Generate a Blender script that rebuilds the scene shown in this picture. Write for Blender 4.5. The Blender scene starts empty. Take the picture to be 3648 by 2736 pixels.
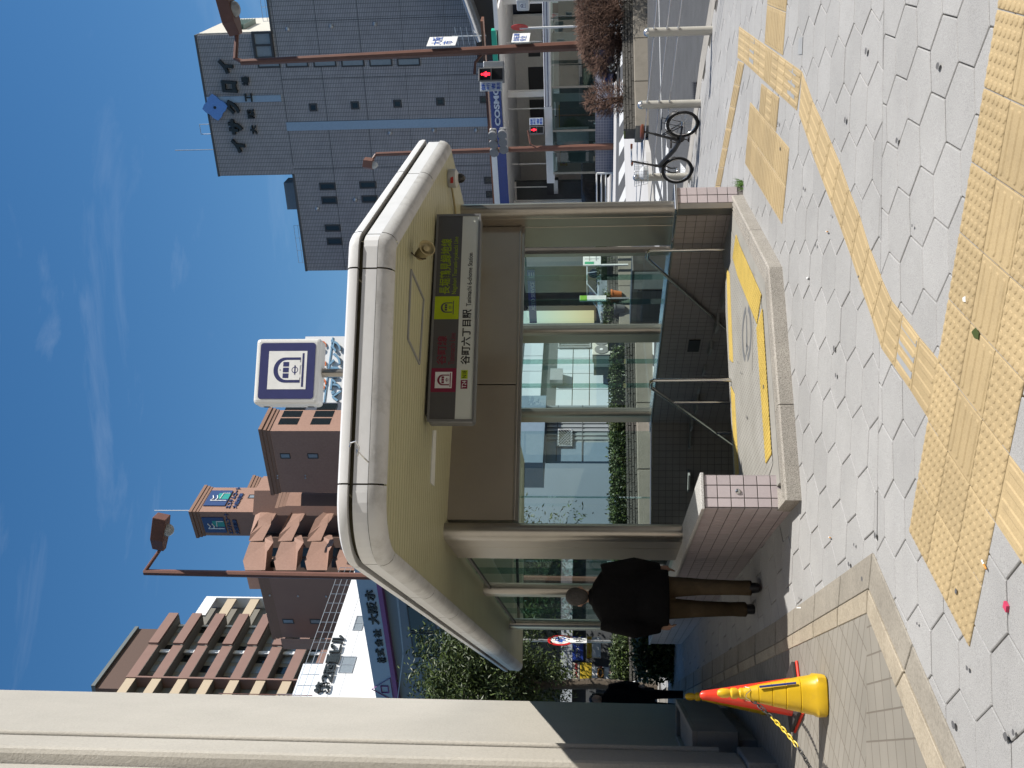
import bpy, bmesh, math, random
from mathutils import Vector, Matrix, noise
random.seed(7)
R = math.radians
scene = bpy.context.scene
C = scene.collection
V = Vector

# ---------------------------------------------------------------- camera (the photograph is stored turned on its side)
FPX, TILT, ROLL, CAMH = 1040.0, 0.080, -0.003, 1.645      # focal length in pixels of a 1024 px long side
GX, GY = -0.0155, 0.0185                                   # the pavement falls to the road and rises ahead
def gz(x, y, d=0.0):
    return GX*max(-14, min(14, x)) + GY*min(y, 20.0) + .009*max(0.0, min(y-20, 60.0)) + d
_c, _s = math.cos(ROLL), math.sin(ROLL)
_fw = V((0, math.cos(TILT), math.sin(TILT))); _up = V((0, -math.sin(TILT), math.cos(TILT))); _rt = V((1, 0, 0))
_right = _c*_rt + _s*_up
_down = _s*_rt - _c*_up
cam = bpy.data.cameras.new('camera')
cam.sensor_fit = 'HORIZONTAL'; cam.sensor_width = 36.0
cam.lens = FPX/1024*36.0; cam.clip_start = 0.05; cam.clip_end = 3000
camo = bpy.data.objects.new('camera', cam); C.objects.link(camo)
camo.matrix_world = Matrix(((_down.x, _right.x, -_fw.x, 0), (_down.y, _right.y, -_fw.y, 0), (_down.z, _right.z, -_fw.z, CAMH), (0, 0, 0, 1)))
scene.camera = camo

# ---------------------------------------------------------------- sky, sun, exposure
SUN_A, SUN_E = R(10), R(46)                                # shadows fall to the left and a little away
sun_dir = V((math.cos(SUN_A)*math.cos(SUN_E), -math.sin(SUN_A)*math.cos(SUN_E), math.sin(SUN_E)))
w = bpy.data.worlds.new('World'); scene.world = w; w.use_nodes = True
nt = w.node_tree; nt.nodes.clear()
out = nt.nodes.new('ShaderNodeOutputWorld'); bg = nt.nodes.new('ShaderNodeBackground'); sky = nt.nodes.new('ShaderNodeTexSky')
sky.sky_type = 'NISHITA'; sky.sun_disc = False; sky.sun_elevation = SUN_E
sky.sun_rotation = math.atan2(sun_dir.x, sun_dir.y)
sky.altitude = 60; sky.air_density = 1.1; sky.dust_density = 0.35; sky.ozone_density = 2.2
bg.inputs['Strength'].default_value = 0.085
# thin cirrus streaks mixed over the sky
tc = nt.nodes.new('ShaderNodeTexCoord'); mp = nt.nodes.new('ShaderNodeMapping'); mp.vector_type = 'POINT'
mp.inputs['Rotation'].default_value = (0.0, R(-38), 0.0); mp.inputs['Scale'].default_value = (1.6, 1.0, 7.5)
n1 = nt.nodes.new('ShaderNodeTexNoise'); n1.inputs['Scale'].default_value = 2.1; n1.inputs['Detail'].default_value = 7; n1.inputs['Roughness'].default_value = 0.62; n1.inputs['Distortion'].default_value = 0.6
cr = nt.nodes.new('ShaderNodeValToRGB'); cr.color_ramp.elements[0].position = 0.54; cr.color_ramp.elements[1].position = 0.86
n2 = nt.nodes.new('ShaderNodeTexNoise'); n2.inputs['Scale'].default_value = 1.7; n2.inputs['Detail'].default_value = 2
cr2 = nt.nodes.new('ShaderNodeValToRGB'); cr2.color_ramp.elements[0].position = 0.42; cr2.color_ramp.elements[1].position = 0.72
mul = nt.nodes.new('ShaderNodeMath'); mul.operation = 'MULTIPLY'
mul2 = nt.nodes.new('ShaderNodeMath'); mul2.operation = 'MULTIPLY'; mul2.inputs[1].default_value = 0.16
hs = nt.nodes.new('ShaderNodeHueSaturation'); hs.inputs['Saturation'].default_value = 1.32; hs.inputs['Value'].default_value = 1.0
mixc = nt.nodes.new('ShaderNodeMixRGB'); mixc.inputs[2].default_value = (9.0, 9.6, 10.4, 1)
L = nt.links.new
L(tc.outputs['Generated'], mp.inputs['Vector']); L(mp.outputs['Vector'], n1.inputs['Vector']); L(n1.outputs['Fac'], cr.inputs['Fac'])
L(tc.outputs['Generated'], n2.inputs['Vector']); L(n2.outputs['Fac'], cr2.inputs['Fac'])
L(cr.outputs['Color'], mul.inputs[0]); L(cr2.outputs['Color'], mul.inputs[1]); L(mul.outputs[0], mul2.inputs[0])
L(sky.outputs[0], hs.inputs['Color']); L(hs.outputs[0], mixc.inputs[1]); L(mul2.outputs[0], mixc.inputs[0])
L(mixc.outputs[0], bg.inputs['Color']); L(bg.outputs[0], out.inputs[0])
sl = bpy.data.lights.new('sun', 'SUN'); sl.energy = 4.9; sl.angle = R(0.53); sl.color = (1.0, 0.955, 0.88)
so = bpy.data.objects.new('sun', sl); C.objects.link(so)
so.rotation_euler = (-sun_dir).to_track_quat('-Z', 'Y').to_euler()
scene.view_settings.view_transform = 'Standard'; scene.view_settings.look = 'None'
scene.view_settings.exposure = 0.42; scene.view_settings.gamma = 1.0
scene.render.engine = 'CYCLES'
scene.cycles.max_bounces = 8; scene.cycles.diffuse_bounces = 1; scene.cycles.transparent_max_bounces = 24

# ---------------------------------------------------------------- survey helpers: photo pixel (3648 x 2736) -> place
_k = 1024/3648
def ray(x, y):
    u, v = (2736-y)*_k - 384, x*_k - 512
    a = _c*u + _s*v; b = -_s*u + _c*v
    d = a*_rt - b*_up + FPX*_fw
    return d/d.y
def at(x, y, Y):                       # the point at that pixel which lies Y metres ahead
    d = ray(x, y); return V((d.x*Y, Y, CAMH + d.z*Y))
def lvl(x, y, z):
    d = ray(x, y); k = (z-CAMH)/d.z; return V((d.x*k, k, z))
class Plane:                           # a vertical wall plane found from two pixels of one level edge
    def __init__(s, p0, p1, Y0=None, Y1=None):
        if Y1 is None:
            a = at(*p0, Y0); b = lvl(*p1, a.z)
        else:
            a = at(*p0, Y0); b = at(*p1, Y1)
        s.setup(a, b)
    def setup(s, a, b):
        if b.x < a.x: a, b = b, a
        s.o = V((a.x, a.y, 0)); s.e = V((b.x-a.x, b.y-a.y, 0)).normalized(); s.n = V((s.e.y, -s.e.x, 0))   # n faces the camera side
        s.ang = math.atan2(s.e.y, s.e.x)
    def hit(s, x, y, off=0.0):
        d = ray(x, y); o = s.o + s.n*off
        k = s.n.dot(o)/s.n.dot(V((d.x, d.y, 0)))
        return V((d.x*k, d.y*k, CAMH + d.z*k))
    def uz(s, x, y):                   # (distance along the wall, height)
        p = s.hit(x, y); return s.e.dot(p-s.o), p.z
    def p(s, u, z, off=0.0):
        q = s.o + s.e*u + s.n*off; return V((q.x, q.y, z))
def D(x, y): return (x*1.64919, y*1.64919)
def DD(*pts): return [D(*p) for p in pts]

# ---------------------------------------------------------------- materials
MATS = {}
def mat(name, col, rough=0.6, metal=0.0, var=0.10, vs=6.0, bump=0.0, bs=60.0, spec=0.5, dirt=None, emit=None, coat=0.0):
    if name in MATS: return MATS[name]
    m = bpy.data.materials.new(name); m.use_nodes = True; t = m.node_tree; N = t.nodes; b = N['Principled BSDF']
    b.inputs['Roughness'].default_value = rough; b.inputs['Metallic'].default_value = metal
    b.inputs['Specular IOR Level'].default_value = spec; b.inputs['Coat Weight'].default_value = coat
    g = N.new('ShaderNodeNewGeometry')
    no = N.new('ShaderNodeTexNoise'); no.inputs['Scale'].default_value = vs; no.inputs['Detail'].default_value = 6; no.inputs['Roughness'].default_value = 0.6
    t.links.new(g.outputs['Position'], no.inputs['Vector'])
    mr = N.new('ShaderNodeMapRange'); mr.inputs['From Min'].default_value = 0.25; mr.inputs['From Max'].default_value = 0.75
    mr.inputs['To Min'].default_value = 1-var; mr.inputs['To Max'].default_value = 1+var
    t.links.new(no.outputs['Fac'], mr.inputs['Value'])
    vm = N.new('ShaderNodeVectorMath'); vm.operation = 'SCALE'; vm.inputs[0].default_value = col
    t.links.new(mr.outputs[0], vm.inputs['Scale'])
    last = vm.outputs[0]
    if dirt:                                   # (colour, amount, scale): patchy stains of their own
        n3 = N.new('ShaderNodeTexNoise'); n3.inputs['Scale'].default_value = dirt[2]; n3.inputs['Detail'].default_value = 8; n3.inputs['Roughness'].default_value = 0.7
        t.links.new(g.outputs['Position'], n3.inputs['Vector'])
        r3 = N.new('ShaderNodeValToRGB'); r3.color_ramp.elements[0].position = 0.48; r3.color_ramp.elements[1].position = 0.75
        t.links.new(n3.outputs['Fac'], r3.inputs['Fac'])
        mm = N.new('ShaderNodeMath'); mm.operation = 'MULTIPLY'; mm.inputs[1].default_value = dirt[1]; t.links.new(r3.outputs[0], mm.inputs[0])
        mx = N.new('ShaderNodeMixRGB'); mx.inputs[2].default_value = (*dirt[0], 1)
        t.links.new(mm.outputs[0], mx.inputs[0]); t.links.new(last, mx.inputs[1]); last = mx.outputs[0]
    t.links.new(last, b.inputs['Base Color'])
    if bump:
        n2 = N.new('ShaderNodeTexNoise'); n2.inputs['Scale'].default_value = bs; n2.inputs['Detail'].default_value = 4
        t.links.new(g.outputs['Position'], n2.inputs['Vector'])
        bp = N.new('ShaderNodeBump'); bp.inputs['Strength'].default_value = bump; bp.inputs['Distance'].default_value = 0.02
        t.links.new(n2.outputs['Fac'], bp.inputs['Height']); t.links.new(bp.outputs[0], b.inputs['Normal'])
    if emit:
        b.inputs['Emission Color'].default_value = (*emit[0], 1); b.inputs['Emission Strength'].default_value = emit[1]
    MATS[name] = m; return m
def speckle(name, col, dark, light, rough=0.8, sc=260, amt=0.5, bump=0.25, var=0.08, vs=1.3, rand=0.10, dirt=0.0):
    """granular stone: fine dark and light grains, a slow tone drift, and a tone of its own for each piece"""
    m = bpy.data.materials.new(name); m.use_nodes = True; t = m.node_tree; N = t.nodes; b = N['Principled BSDF']; b.inputs['Roughness'].default_value = rough
    g = N.new('ShaderNodeNewGeometry')
    a = N.new('ShaderNodeTexNoise'); a.inputs['Scale'].default_value = sc; a.inputs['Detail'].default_value = 3; a.inputs['Roughness'].default_value = 0.8
    t.links.new(g.outputs['Position'], a.inputs['Vector'])
    r = N.new('ShaderNodeValToRGB'); e = r.color_ramp.elements; e[0].position = 0.36; e[0].color = (*dark, 1); e[1].position = 0.5; e[1].color = (*col, 1)
    x = e.new(0.68); x.color = (*light, 1)
    t.links.new(a.outputs['Fac'], r.inputs['Fac'])
    mx = N.new('ShaderNodeMixRGB'); mx.inputs[0].default_value = amt; mx.inputs[1].default_value = (*col, 1); t.links.new(r.outputs[0], mx.inputs[2])
    n = N.new('ShaderNodeTexNoise'); n.inputs['Scale'].default_value = vs; n.inputs['Detail'].default_value = 7; n.inputs['Roughness'].default_value = 0.65; t.links.new(g.outputs['Position'], n.inputs['Vector'])
    mr = N.new('ShaderNodeMapRange'); mr.inputs['From Min'].default_value = .3; mr.inputs['From Max'].default_value = .7; mr.inputs['To Min'].default_value = 1-var; mr.inputs['To Max'].default_value = 1+var
    t.links.new(n.outputs['Fac'], mr.inputs['Value'])
    oi = N.new('ShaderNodeObjectInfo'); m2 = N.new('ShaderNodeMapRange'); m2.inputs['To Min'].default_value = 1-rand; m2.inputs['To Max'].default_value = 1+rand*.6
    t.links.new(oi.outputs['Random'], m2.inputs['Value'])
    k = N.new('ShaderNodeMath'); k.operation = 'MULTIPLY'; t.links.new(mr.outputs[0], k.inputs[0]); t.links.new(m2.outputs[0], k.inputs[1])
    vm = N.new('ShaderNodeVectorMath'); vm.operation = 'SCALE'; t.links.new(mx.outputs[0], vm.inputs[0]); t.links.new(k.outputs[0], vm.inputs['Scale'])
    last = vm.outputs[0]
    if dirt:
        n3 = N.new('ShaderNodeTexNoise'); n3.inputs['Scale'].default_value = 9; n3.inputs['Detail'].default_value = 8; n3.inputs['Roughness'].default_value = .75; t.links.new(g.outputs['Position'], n3.inputs['Vector'])
        r3 = N.new('ShaderNodeValToRGB'); r3.color_ramp.elements[0].position = .52; r3.color_ramp.elements[1].position = .8; t.links.new(n3.outputs['Fac'], r3.inputs['Fac'])
        mm = N.new('ShaderNodeMath'); mm.operation = 'MULTIPLY'; mm.inputs[1].default_value = dirt; t.links.new(r3.outputs[0], mm.inputs[0])
        m3 = N.new('ShaderNodeMixRGB'); m3.inputs[2].default_value = (col[0]*.35, col[1]*.35, col[2]*.35, 1); t.links.new(mm.outputs[0], m3.inputs[0]); t.links.new(last, m3.inputs[1]); last = m3.outputs[0]
    t.links.new(last, b.inputs['Base Color'])
    bp = N.new('ShaderNodeBump'); bp.inputs['Strength'].default_value = bump; bp.inputs['Distance'].default_value = .006; t.links.new(a.outputs['Fac'], bp.inputs['Height']); t.links.new(bp.outputs[0], b.inputs['Normal'])
    MATS[name] = m; return m
def gridmat(name, ang, c1, c2, mortar, bw, bh, ms=0.01, offset=0.0, rough=0.5, bump=0.4, axes='xz', origin=(0, 0, 0), spec=.5, ndark=0.12):
    """tiling on a wall (or floor): the tile grid laid along the wall direction, in metres"""
    m = bpy.data.materials.new(name); m.use_nodes = True; t = m.node_tree; N = t.nodes; b = N['Principled BSDF']; b.inputs['Roughness'].default_value = rough; b.inputs['Specular IOR Level'].default_value = spec
    g = N.new('ShaderNodeNewGeometry'); mp = N.new('ShaderNodeMapping'); mp.vector_type = 'TEXTURE'
    mp.inputs['Rotation'].default_value = (0, 0, ang); mp.inputs['Location'].default_value = origin
    t.links.new(g.outputs['Position'], mp.inputs['Vector'])
    sp = N.new('ShaderNodeSeparateXYZ'); t.links.new(mp.outputs[0], sp.inputs[0])
    cb = N.new('ShaderNodeCombineXYZ')
    if axes == 'xz': t.links.new(sp.outputs[0], cb.inputs[0]); t.links.new(sp.outputs[2], cb.inputs[1])
    elif axes == 'yz': t.links.new(sp.outputs[1], cb.inputs[0]); t.links.new(sp.outputs[2], cb.inputs[1])
    else: t.links.new(sp.outputs[0], cb.inputs[0]); t.links.new(sp.outputs[1], cb.inputs[1])
    br = N.new('ShaderNodeTexBrick'); br.offset = offset; br.squash = 1.0
    br.inputs['Color1'].default_value = (*c1, 1); br.inputs['Color2'].default_value = (*c2, 1); br.inputs['Mortar'].default_value = (*mortar, 1)
    br.inputs['Scale'].default_value = 1.0; br.inputs['Mortar Size'].default_value = ms; br.inputs['Mortar Smooth'].default_value = 0.1; br.inputs['Bias'].default_value = 0
    br.inputs['Brick Width'].default_value = bw; br.inputs['Row Height'].default_value = bh
    t.links.new(cb.outputs[0], br.inputs['Vector'])
    n = N.new('ShaderNodeTexNoise'); n.inputs['Scale'].default_value = .9; n.inputs['Detail'].default_value = 6; t.links.new(g.outputs['Position'], n.inputs['Vector'])
    mr = N.new('ShaderNodeMapRange'); mr.inputs['From Min'].default_value = .3; mr.inputs['From Max'].default_value = .7; mr.inputs['To Min'].default_value = 1-ndark; mr.inputs['To Max'].default_value = 1+ndark*.6; t.links.new(n.outputs['Fac'], mr.inputs['Value'])
    vm = N.new('ShaderNodeVectorMath'); vm.operation = 'SCALE'; t.links.new(br.outputs['Color'], vm.inputs[0]); t.links.new(mr.outputs[0], vm.inputs['Scale'])
    t.links.new(vm.outputs[0], b.inputs['Base Color'])
    iv = N.new('ShaderNodeMath'); iv.operation = 'SUBTRACT'; iv.inputs[0].default_value = 1; t.links.new(br.outputs['Fac'], iv.inputs[1])
    bp = N.new('ShaderNodeBump'); bp.inputs['Strength'].default_value = bump; bp.inputs['Distance'].default_value = .01; t.links.new(iv.outputs[0], bp.inputs['Height']); t.links.new(bp.outputs[0], b.inputs['Normal'])
    MATS[name] = m; return m
def glassmat(name, tint=(.80, .90, .87), refl=1.0, rough=0.0, f0=.06):
    m = bpy.data.materials.new(name); m.use_nodes = True; t = m.node_tree; N = t.nodes; N.remove(N['Principled BSDF'])
    o = N['Material Output']; tr = N.new('ShaderNodeBsdfTransparent'); tr.inputs[0].default_value = (*tint, 1)
    gl = N.new('ShaderNodeBsdfGlossy'); gl.inputs['Roughness'].default_value = rough; gl.inputs['Color'].default_value = (refl, refl, refl, 1)
    lw = N.new('ShaderNodeLayerWeight'); lw.inputs['Blend'].default_value = .25
    mr = N.new('ShaderNodeMapRange'); mr.inputs['To Min'].default_value = f0; mr.inputs['To Max'].default_value = .85; t.links.new(lw.outputs['Facing'], mr.inputs['Value'])
    pw = N.new('ShaderNodeMath'); pw.operation = 'POWER'; pw.inputs[1].default_value = 3.0; t.links.new(lw.outputs['Facing'], pw.inputs[0]); t.links.new(pw.outputs[0], mr.inputs['Value'])
    mx = N.new('ShaderNodeMixShader'); t.links.new(mr.outputs[0], mx.inputs[0]); t.links.new(tr.outputs[0], mx.inputs[1]); t.links.new(gl.outputs[0], mx.inputs[2])
    t.links.new(mx.outputs[0], o.inputs['Surface']); MATS[name] = m; return m

# ---------------------------------------------------------------- mesh helpers
class MB:
    def __init__(s): s.v = []; s.f = []
    def add(s, vs, fs):
        k = len(s.v); s.v += [V(a) for a in vs]; s.f += [tuple(i+k for i in f) for f in fs]; return s
    def obox(s, o, a, b, c):                       # box from a corner and three edge vectors
        o, a, b, c = V(o), V(a), V(b), V(c)
        vs = [o, o+a, o+a+b, o+b, o+c, o+a+c, o+a+b+c, o+b+c]
        fs = [(0, 3, 2, 1), (4, 5, 6, 7), (0, 1, 5, 4), (1, 2, 6, 5), (2, 3, 7, 6), (3, 0, 4, 7)]
        if a.cross(b).dot(c) < 0: fs = [tuple(reversed(f)) for f in fs]
        return s.add(vs, fs)
    def box(s, c, sx, sy, sz, rz=0.0, base=False):  # centred box turned by rz; base: c is the middle of the bottom
        e = V((math.cos(rz), math.sin(rz), 0)); n = V((-math.sin(rz), math.cos(rz), 0)); z = V((0, 0, 1))
        o = V(c) - e*sx/2 - n*sy/2 - (z*0 if base else z*sz/2)
        return s.obox(o, e*sx, n*sy, z*sz)
    def prism(s, poly, vec):                       # polygon swept along vec
        poly = [V(p) for p in poly]; vec = V(vec); n = len(poly)
        nn = V((0, 0, 0))
        for i in range(n): nn += poly[i].cross(poly[(i+1) % n])
        if nn.dot(vec) > 0: poly = poly[::-1]
        vs = poly + [p+vec for p in poly]
        fs = [tuple(range(n)), tuple(range(2*n-1, n-1, -1))] + [(i, i+n, (i+1) % n+n, (i+1) % n)for i in range(n)]
        return s.add(vs, fs)
    def quad(s, *p): return s.add(p, [tuple(range(len(p)))])
    def tube(s, path, r, n=8, cap=True):
        path = [V(p) for p in path]; m = len(path)
        rs = r if isinstance(r, (list, tuple)) else [r]*m
        vs = []; fs = []; t0 = (path[1]-path[0]).normalized()
        x = t0.orthogonal().normalized()
        for i, p in enumerate(path):
            t = (path[min(i+1, m-1)] - path[max(i-1, 0)]).normalized()
            x = (x - t*x.dot(t)); x = x.normalized() if x.length > 1e-6 else t.orthogonal().normalized()
            y = t.cross(x)
            for j in range(n):
                a = 2*math.pi*j/n; vs.append(p + (x*math.cos(a) + y*math.sin(a))*rs[i])
        for i in range(m-1):
            for j in range(n): fs.append((i*n+j, i*n+(j+1) % n, (i+1)*n+(j+1) % n, (i+1)*n+j))
        if cap: fs += [tuple(range(n-1, -1, -1)), tuple((m-1)*n+j for j in range(n))]
        return s.add(vs, fs)
    def lathe(s, prof, c, n=16, ax=None):           # profile [(r, h)] turned about an axis through c
        c = V(c); z = V(ax).normalized() if ax is not None else V((0, 0, 1))
        x = V((1, 0, 0)) if abs(z.x) < .9 else V((0, 1, 0)); x = (x - z*x.dot(z)).normalized(); y = z.cross(x)
        vs = []; fs = []; m = len(prof)
        for (r, h) in prof:
            for j in range(n):
                a = 2*math.pi*j/n; vs.append(c + z*h + (x*math.cos(a) + y*math.sin(a))*r)
        for i in range(m-1):
            for j in range(n): fs.append((i*n+j, i*n+(j+1) % n, (i+1)*n+(j+1) % n, (i+1)*n+j))
        fs += [tuple(range(n-1, -1, -1)), tuple((m-1)*n+j for j in range(n))]
        return s.add(vs, fs)
    def loft(s, rings, n=14):                      # rings (centre, half width x, half depth y, turn about z)
        vs = []; fs = []; m = len(rings)
        for (c, rx, ry, *k) in rings:
            a0 = k[0] if k else 0
            for j in range(n):
                a = 2*math.pi*j/n; px, py = rx*math.cos(a), ry*math.sin(a)
                vs.append(V(c) + V((px*math.cos(a0)-py*math.sin(a0), px*math.sin(a0)+py*math.cos(a0), 0)))
        for i in range(m-1):
            for j in range(n): fs.append((i*n+j, i*n+(j+1) % n, (i+1)*n+(j+1) % n, (i+1)*n+j))
        fs += [tuple(range(n-1, -1, -1)), tuple((m-1)*n+j for j in range(n))]
        return s.add(vs, fs)
    def ball(s, c, rx, ry, rz, n=12, m=8):
        prof = []
        vs = []; fs = []
        for i in range(m+1):
            th = math.pi*i/m
            for j in range(n):
                a = 2*math.pi*j/n; vs.append(V(c) + V((rx*math.sin(th)*math.cos(a), ry*math.sin(th)*math.sin(a), -rz*math.cos(th))))
        for i in range(m):
            for j in range(n): fs.append((i*n+j, i*n+(j+1) % n, (i+1)*n+(j+1) % n, (i+1)*n+j))
        return s.add(vs, fs)
    def mesh(s, name):
        me = bpy.data.meshes.new(name); me.from_pydata([tuple(p) for p in s.v], [], s.f); me.update(); return me
    def build(s, name, m, parent=None, smooth=False, bevel=0.0, seg=2, kind=None, label=None):
        me = s.mesh(name)
        return finish(me, name, m, parent, smooth, bevel, seg, kind, label)
def finish(me, name, m, parent=None, smooth=False, bevel=0.0, seg=2, kind=None, label=None):
    if bevel or smooth:
        bm = bmesh.new(); bm.from_mesh(me)
        bmesh.ops.remove_doubles(bm, verts=bm.verts, dist=1e-5)
        if bevel:
            ed = [e for e in bm.edges if len(e.link_faces) == 2 and e.calc_face_angle(0) > 0.5]
            if ed: bmesh.ops.bevel(bm, geom=ed, offset=bevel, segments=seg, affect='EDGES', profile=0.5, clamp_overlap=True)
        bm.to_mesh(me); bm.free()
    if smooth:
        for p in me.polygons: p.use_smooth = True
        try: me.set_sharp_from_angle(angle=R(40))
        except Exception: pass
    me.materials.append(m if not isinstance(m, str) else MATS[m])
    o = bpy.data.objects.new(name, me); C.objects.link(o); adopt(o, parent)
    if kind: o['kind'] = kind
    if label: o['label'] = label
    return o
def adopt(o, parent):
    if parent is not None:
        o.parent = parent; o.matrix_parent_inverse = world_of(parent).inverted()
def world_of(o):
    m = o.matrix_basis.copy()
    if o.parent is not None: m = world_of(o.parent) @ o.matrix_parent_inverse @ m
    return m
def inst(me, name, m, mw, parent=None, kind=None):      # object sharing mesh data, placed by a world matrix
    if not me.materials: me.materials.append(MATS[m] if isinstance(m, str) else m)
    o = bpy.data.objects.new(name, me); C.objects.link(o); adopt(o, parent); o.matrix_basis = mw
    if kind: o['kind'] = kind
    return o
def tag(o, label, cat, group=None):
    o['label'] = label; o['category'] = cat
    if group: o['group'] = group
    return o
def thing(name, label, cat, loc=(0, 0, 0), group=None):
    o = bpy.data.objects.new(name, None); C.objects.link(o); o.location = loc; o.empty_display_size = .2
    return tag(o, label, cat, group)
def struct(o): o['kind'] = 'structure'; return o
def copy_tree(o, mw, parent=None):
    c = o.copy(); C.objects.link(c)
    if parent is None: c.matrix_basis = mw
    else: c.parent = parent
    for ch in list(o.children): copy_tree(ch, None, c)
    return c
def frame(o, e, u):                                    # matrix with x along e and y along u
    e = V(e).normalized(); u = V(u); u = (u - e*u.dot(e)).normalized(); n = e.cross(u)
    return Matrix(((e.x, u.x, n.x, o[0]), (e.y, u.y, n.y, o[1]), (e.z, u.z, n.z, o[2]), (0, 0, 0, 1)))
def text(body, m, o, e, u, height, parent, width=None, bold=0.0, extrude=0.002, name='lettering', align='LEFT', label=None, shear=0.0):
    cu = bpy.data.curves.new(name, 'FONT'); cu.body = body; cu.size = 1.0; cu.offset = bold; cu.extrude = 0.01; cu.fill_mode = 'BOTH'; cu.resolution_u = 3; cu.shear = shear
    tmp = bpy.data.objects.new('tmp', cu); C.objects.link(tmp)
    dg = bpy.context.evaluated_depsgraph_get(); dg.update()
    me = bpy.data.meshes.new_from_object(tmp.evaluated_get(dg)); bpy.data.objects.remove(tmp); bpy.data.curves.remove(cu)
    xs = [v.co.x for v in me.vertices]; ys = [v.co.y for v in me.vertices]
    if not xs: return None
    x0, x1, y0, y1 = min(xs), max(xs), min(ys), max(ys)
    sy = height/(y1-y0); sx = (width/(x1-x0)) if width else sy
    if align == 'CENTER': ox = -(x1-x0)*sx/2
    else: ox = 0
    F = frame(o, e, u)
    for v in me.vertices:
        v.co = F @ V(((v.co.x-x0)*sx+ox, (v.co.y-y0)*sy, extrude if v.co.z > 0 else 0.0))
    me.materials.clear()
    return finish(me, name, m, parent, label=label)
def clip(poly, a, b, c):                               # keep the part of a 2-D polygon where a x + b y <= c
    o = []
    for i in range(len(poly)):
        p, q = poly[i], poly[(i+1) % len(poly)]; dp = a*p[0]+b*p[1]-c; dq = a*q[0]+b*q[1]-c
        if dp <= 0: o.append(p)
        if (dp < 0 < dq) or (dq < 0 < dp):
            t = dp/(dp-dq); o.append((p[0]+(q[0]-p[0])*t, p[1]+(q[1]-p[1])*t))
    return o
def clip_to(poly, region):                             # convex region, counter-clockwise
    for i in range(len(region)):
        p, q = region[i], region[(i+1) % len(region)]
        a, b = q[1]-p[1], -(q[0]-p[0])
        poly = clip(poly, a, b, a*p[0]+b*p[1])
        if len(poly) < 3: return []
    return poly
def inside(pt, poly):
    c = False; n = len(poly); j = n-1
    for i in range(n):
        xi, yi = poly[i][:2]; xj, yj = poly[j][:2]
        if (yi > pt[1]) != (yj > pt[1]) and pt[0] < (xj-xi)*(pt[1]-yi)/(yj-yi)+xi: c = not c
        j = i
    return c
def G3(p, d=0.0): return V((p[0], p[1], gz(p[0], p[1], d)))
def offset_line(a, b, d):                              # shift a 2-D segment to its left by d
    e = (V((b[0], b[1], 0))-V((a[0], a[1], 0))).normalized(); n = V((-e.y, e.x, 0))*d
    return (a[0]+n.x, a[1]+n.y), (b[0]+n.x, b[1]+n.y)
def sheet(loops, zf, name, m, kind='structure', parent=None):   # flat sheet with holes, height from zf(x, y)
    bm = bmesh.new(); es = []
    for lp in loops:
        vs = [bm.verts.new((p[0], p[1], 0)) for p in lp]
        es += [bm.edges.new((vs[i], vs[(i+1) % len(vs)])) for i in range(len(vs))]
    bmesh.ops.triangle_fill(bm, use_beauty=True, use_dissolve=False, edges=es, normal=(0, 0, 1))
    for v in bm.verts: v.co.z = zf(v.co.x, v.co.y)
    for f in bm.faces:
        if f.normal.z < 0: f.normal_flip()
    me = bpy.data.meshes.new(name); bm.to_mesh(me); bm.free()
    o = finish(me, name, m, parent)
    if kind: o['kind'] = kind
    return o
# ================================================================ materials of the place
mat('asphalt', (.075, .077, .081), .9, var=.18, vs=2.2, bump=.5, bs=300)
mat('joint', (.085, .08, .073), .95, var=.2, vs=12)
speckle('paver', (.345, .342, .339), (.145, .142, .139), (.47, .466, .462), .85, sc=210, amt=.55, bump=.3, var=.10, vs=1.1, rand=.06, dirt=.16)
speckle('granite', (.33, .305, .27), (.09, .083, .075), (.50, .47, .42), .8, sc=150, amt=.85, bump=.4, var=.10, vs=3, rand=.05)
speckle('kerb_stone', (.33, .31, .28), (.2, .185, .165), (.42, .40, .37), .85, sc=90, amt=.5, bump=.3, var=.16, vs=2.5, rand=.10, dirt=.5)
speckle('tactile', (.405, .305, .165), (.30, .22, .11), (.47, .365, .205), .8, sc=120, amt=.4, bump=.25, var=.10, vs=1.6, rand=.10, dirt=.35)
speckle('tactile_yellow', (.52, .375, .085), (.38, .27, .06), (.58, .44, .15), .6, sc=90, amt=.35, bump=.1, var=.14, vs=3.5, rand=.05, dirt=.35)
mat('grey_patch', (.30, .31, .32), .7)
mat('landing_grey', (.31, .30, .275), .7, var=.14, vs=3, bump=.15, bs=150, dirt=((.2, .19, .17), .35, 5))
mat('white_line', (.66, .66, .65), .7, var=.10, vs=5, dirt=((.3, .3, .3), .4, 9))
speckle('border_grey', (.275, .25, .21), (.18, .16, .13), (.34, .31, .26), .85, sc=60, amt=.5, bump=.3, var=.16, vs=2.2, rand=.06, dirt=.4)
speckle('border_beige', (.36, .31, .235), (.24, .2, .15), (.43, .38, .30), .85, sc=60, amt=.5, bump=.3, var=.2, vs=2.2, rand=.06, dirt=.55)
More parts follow.
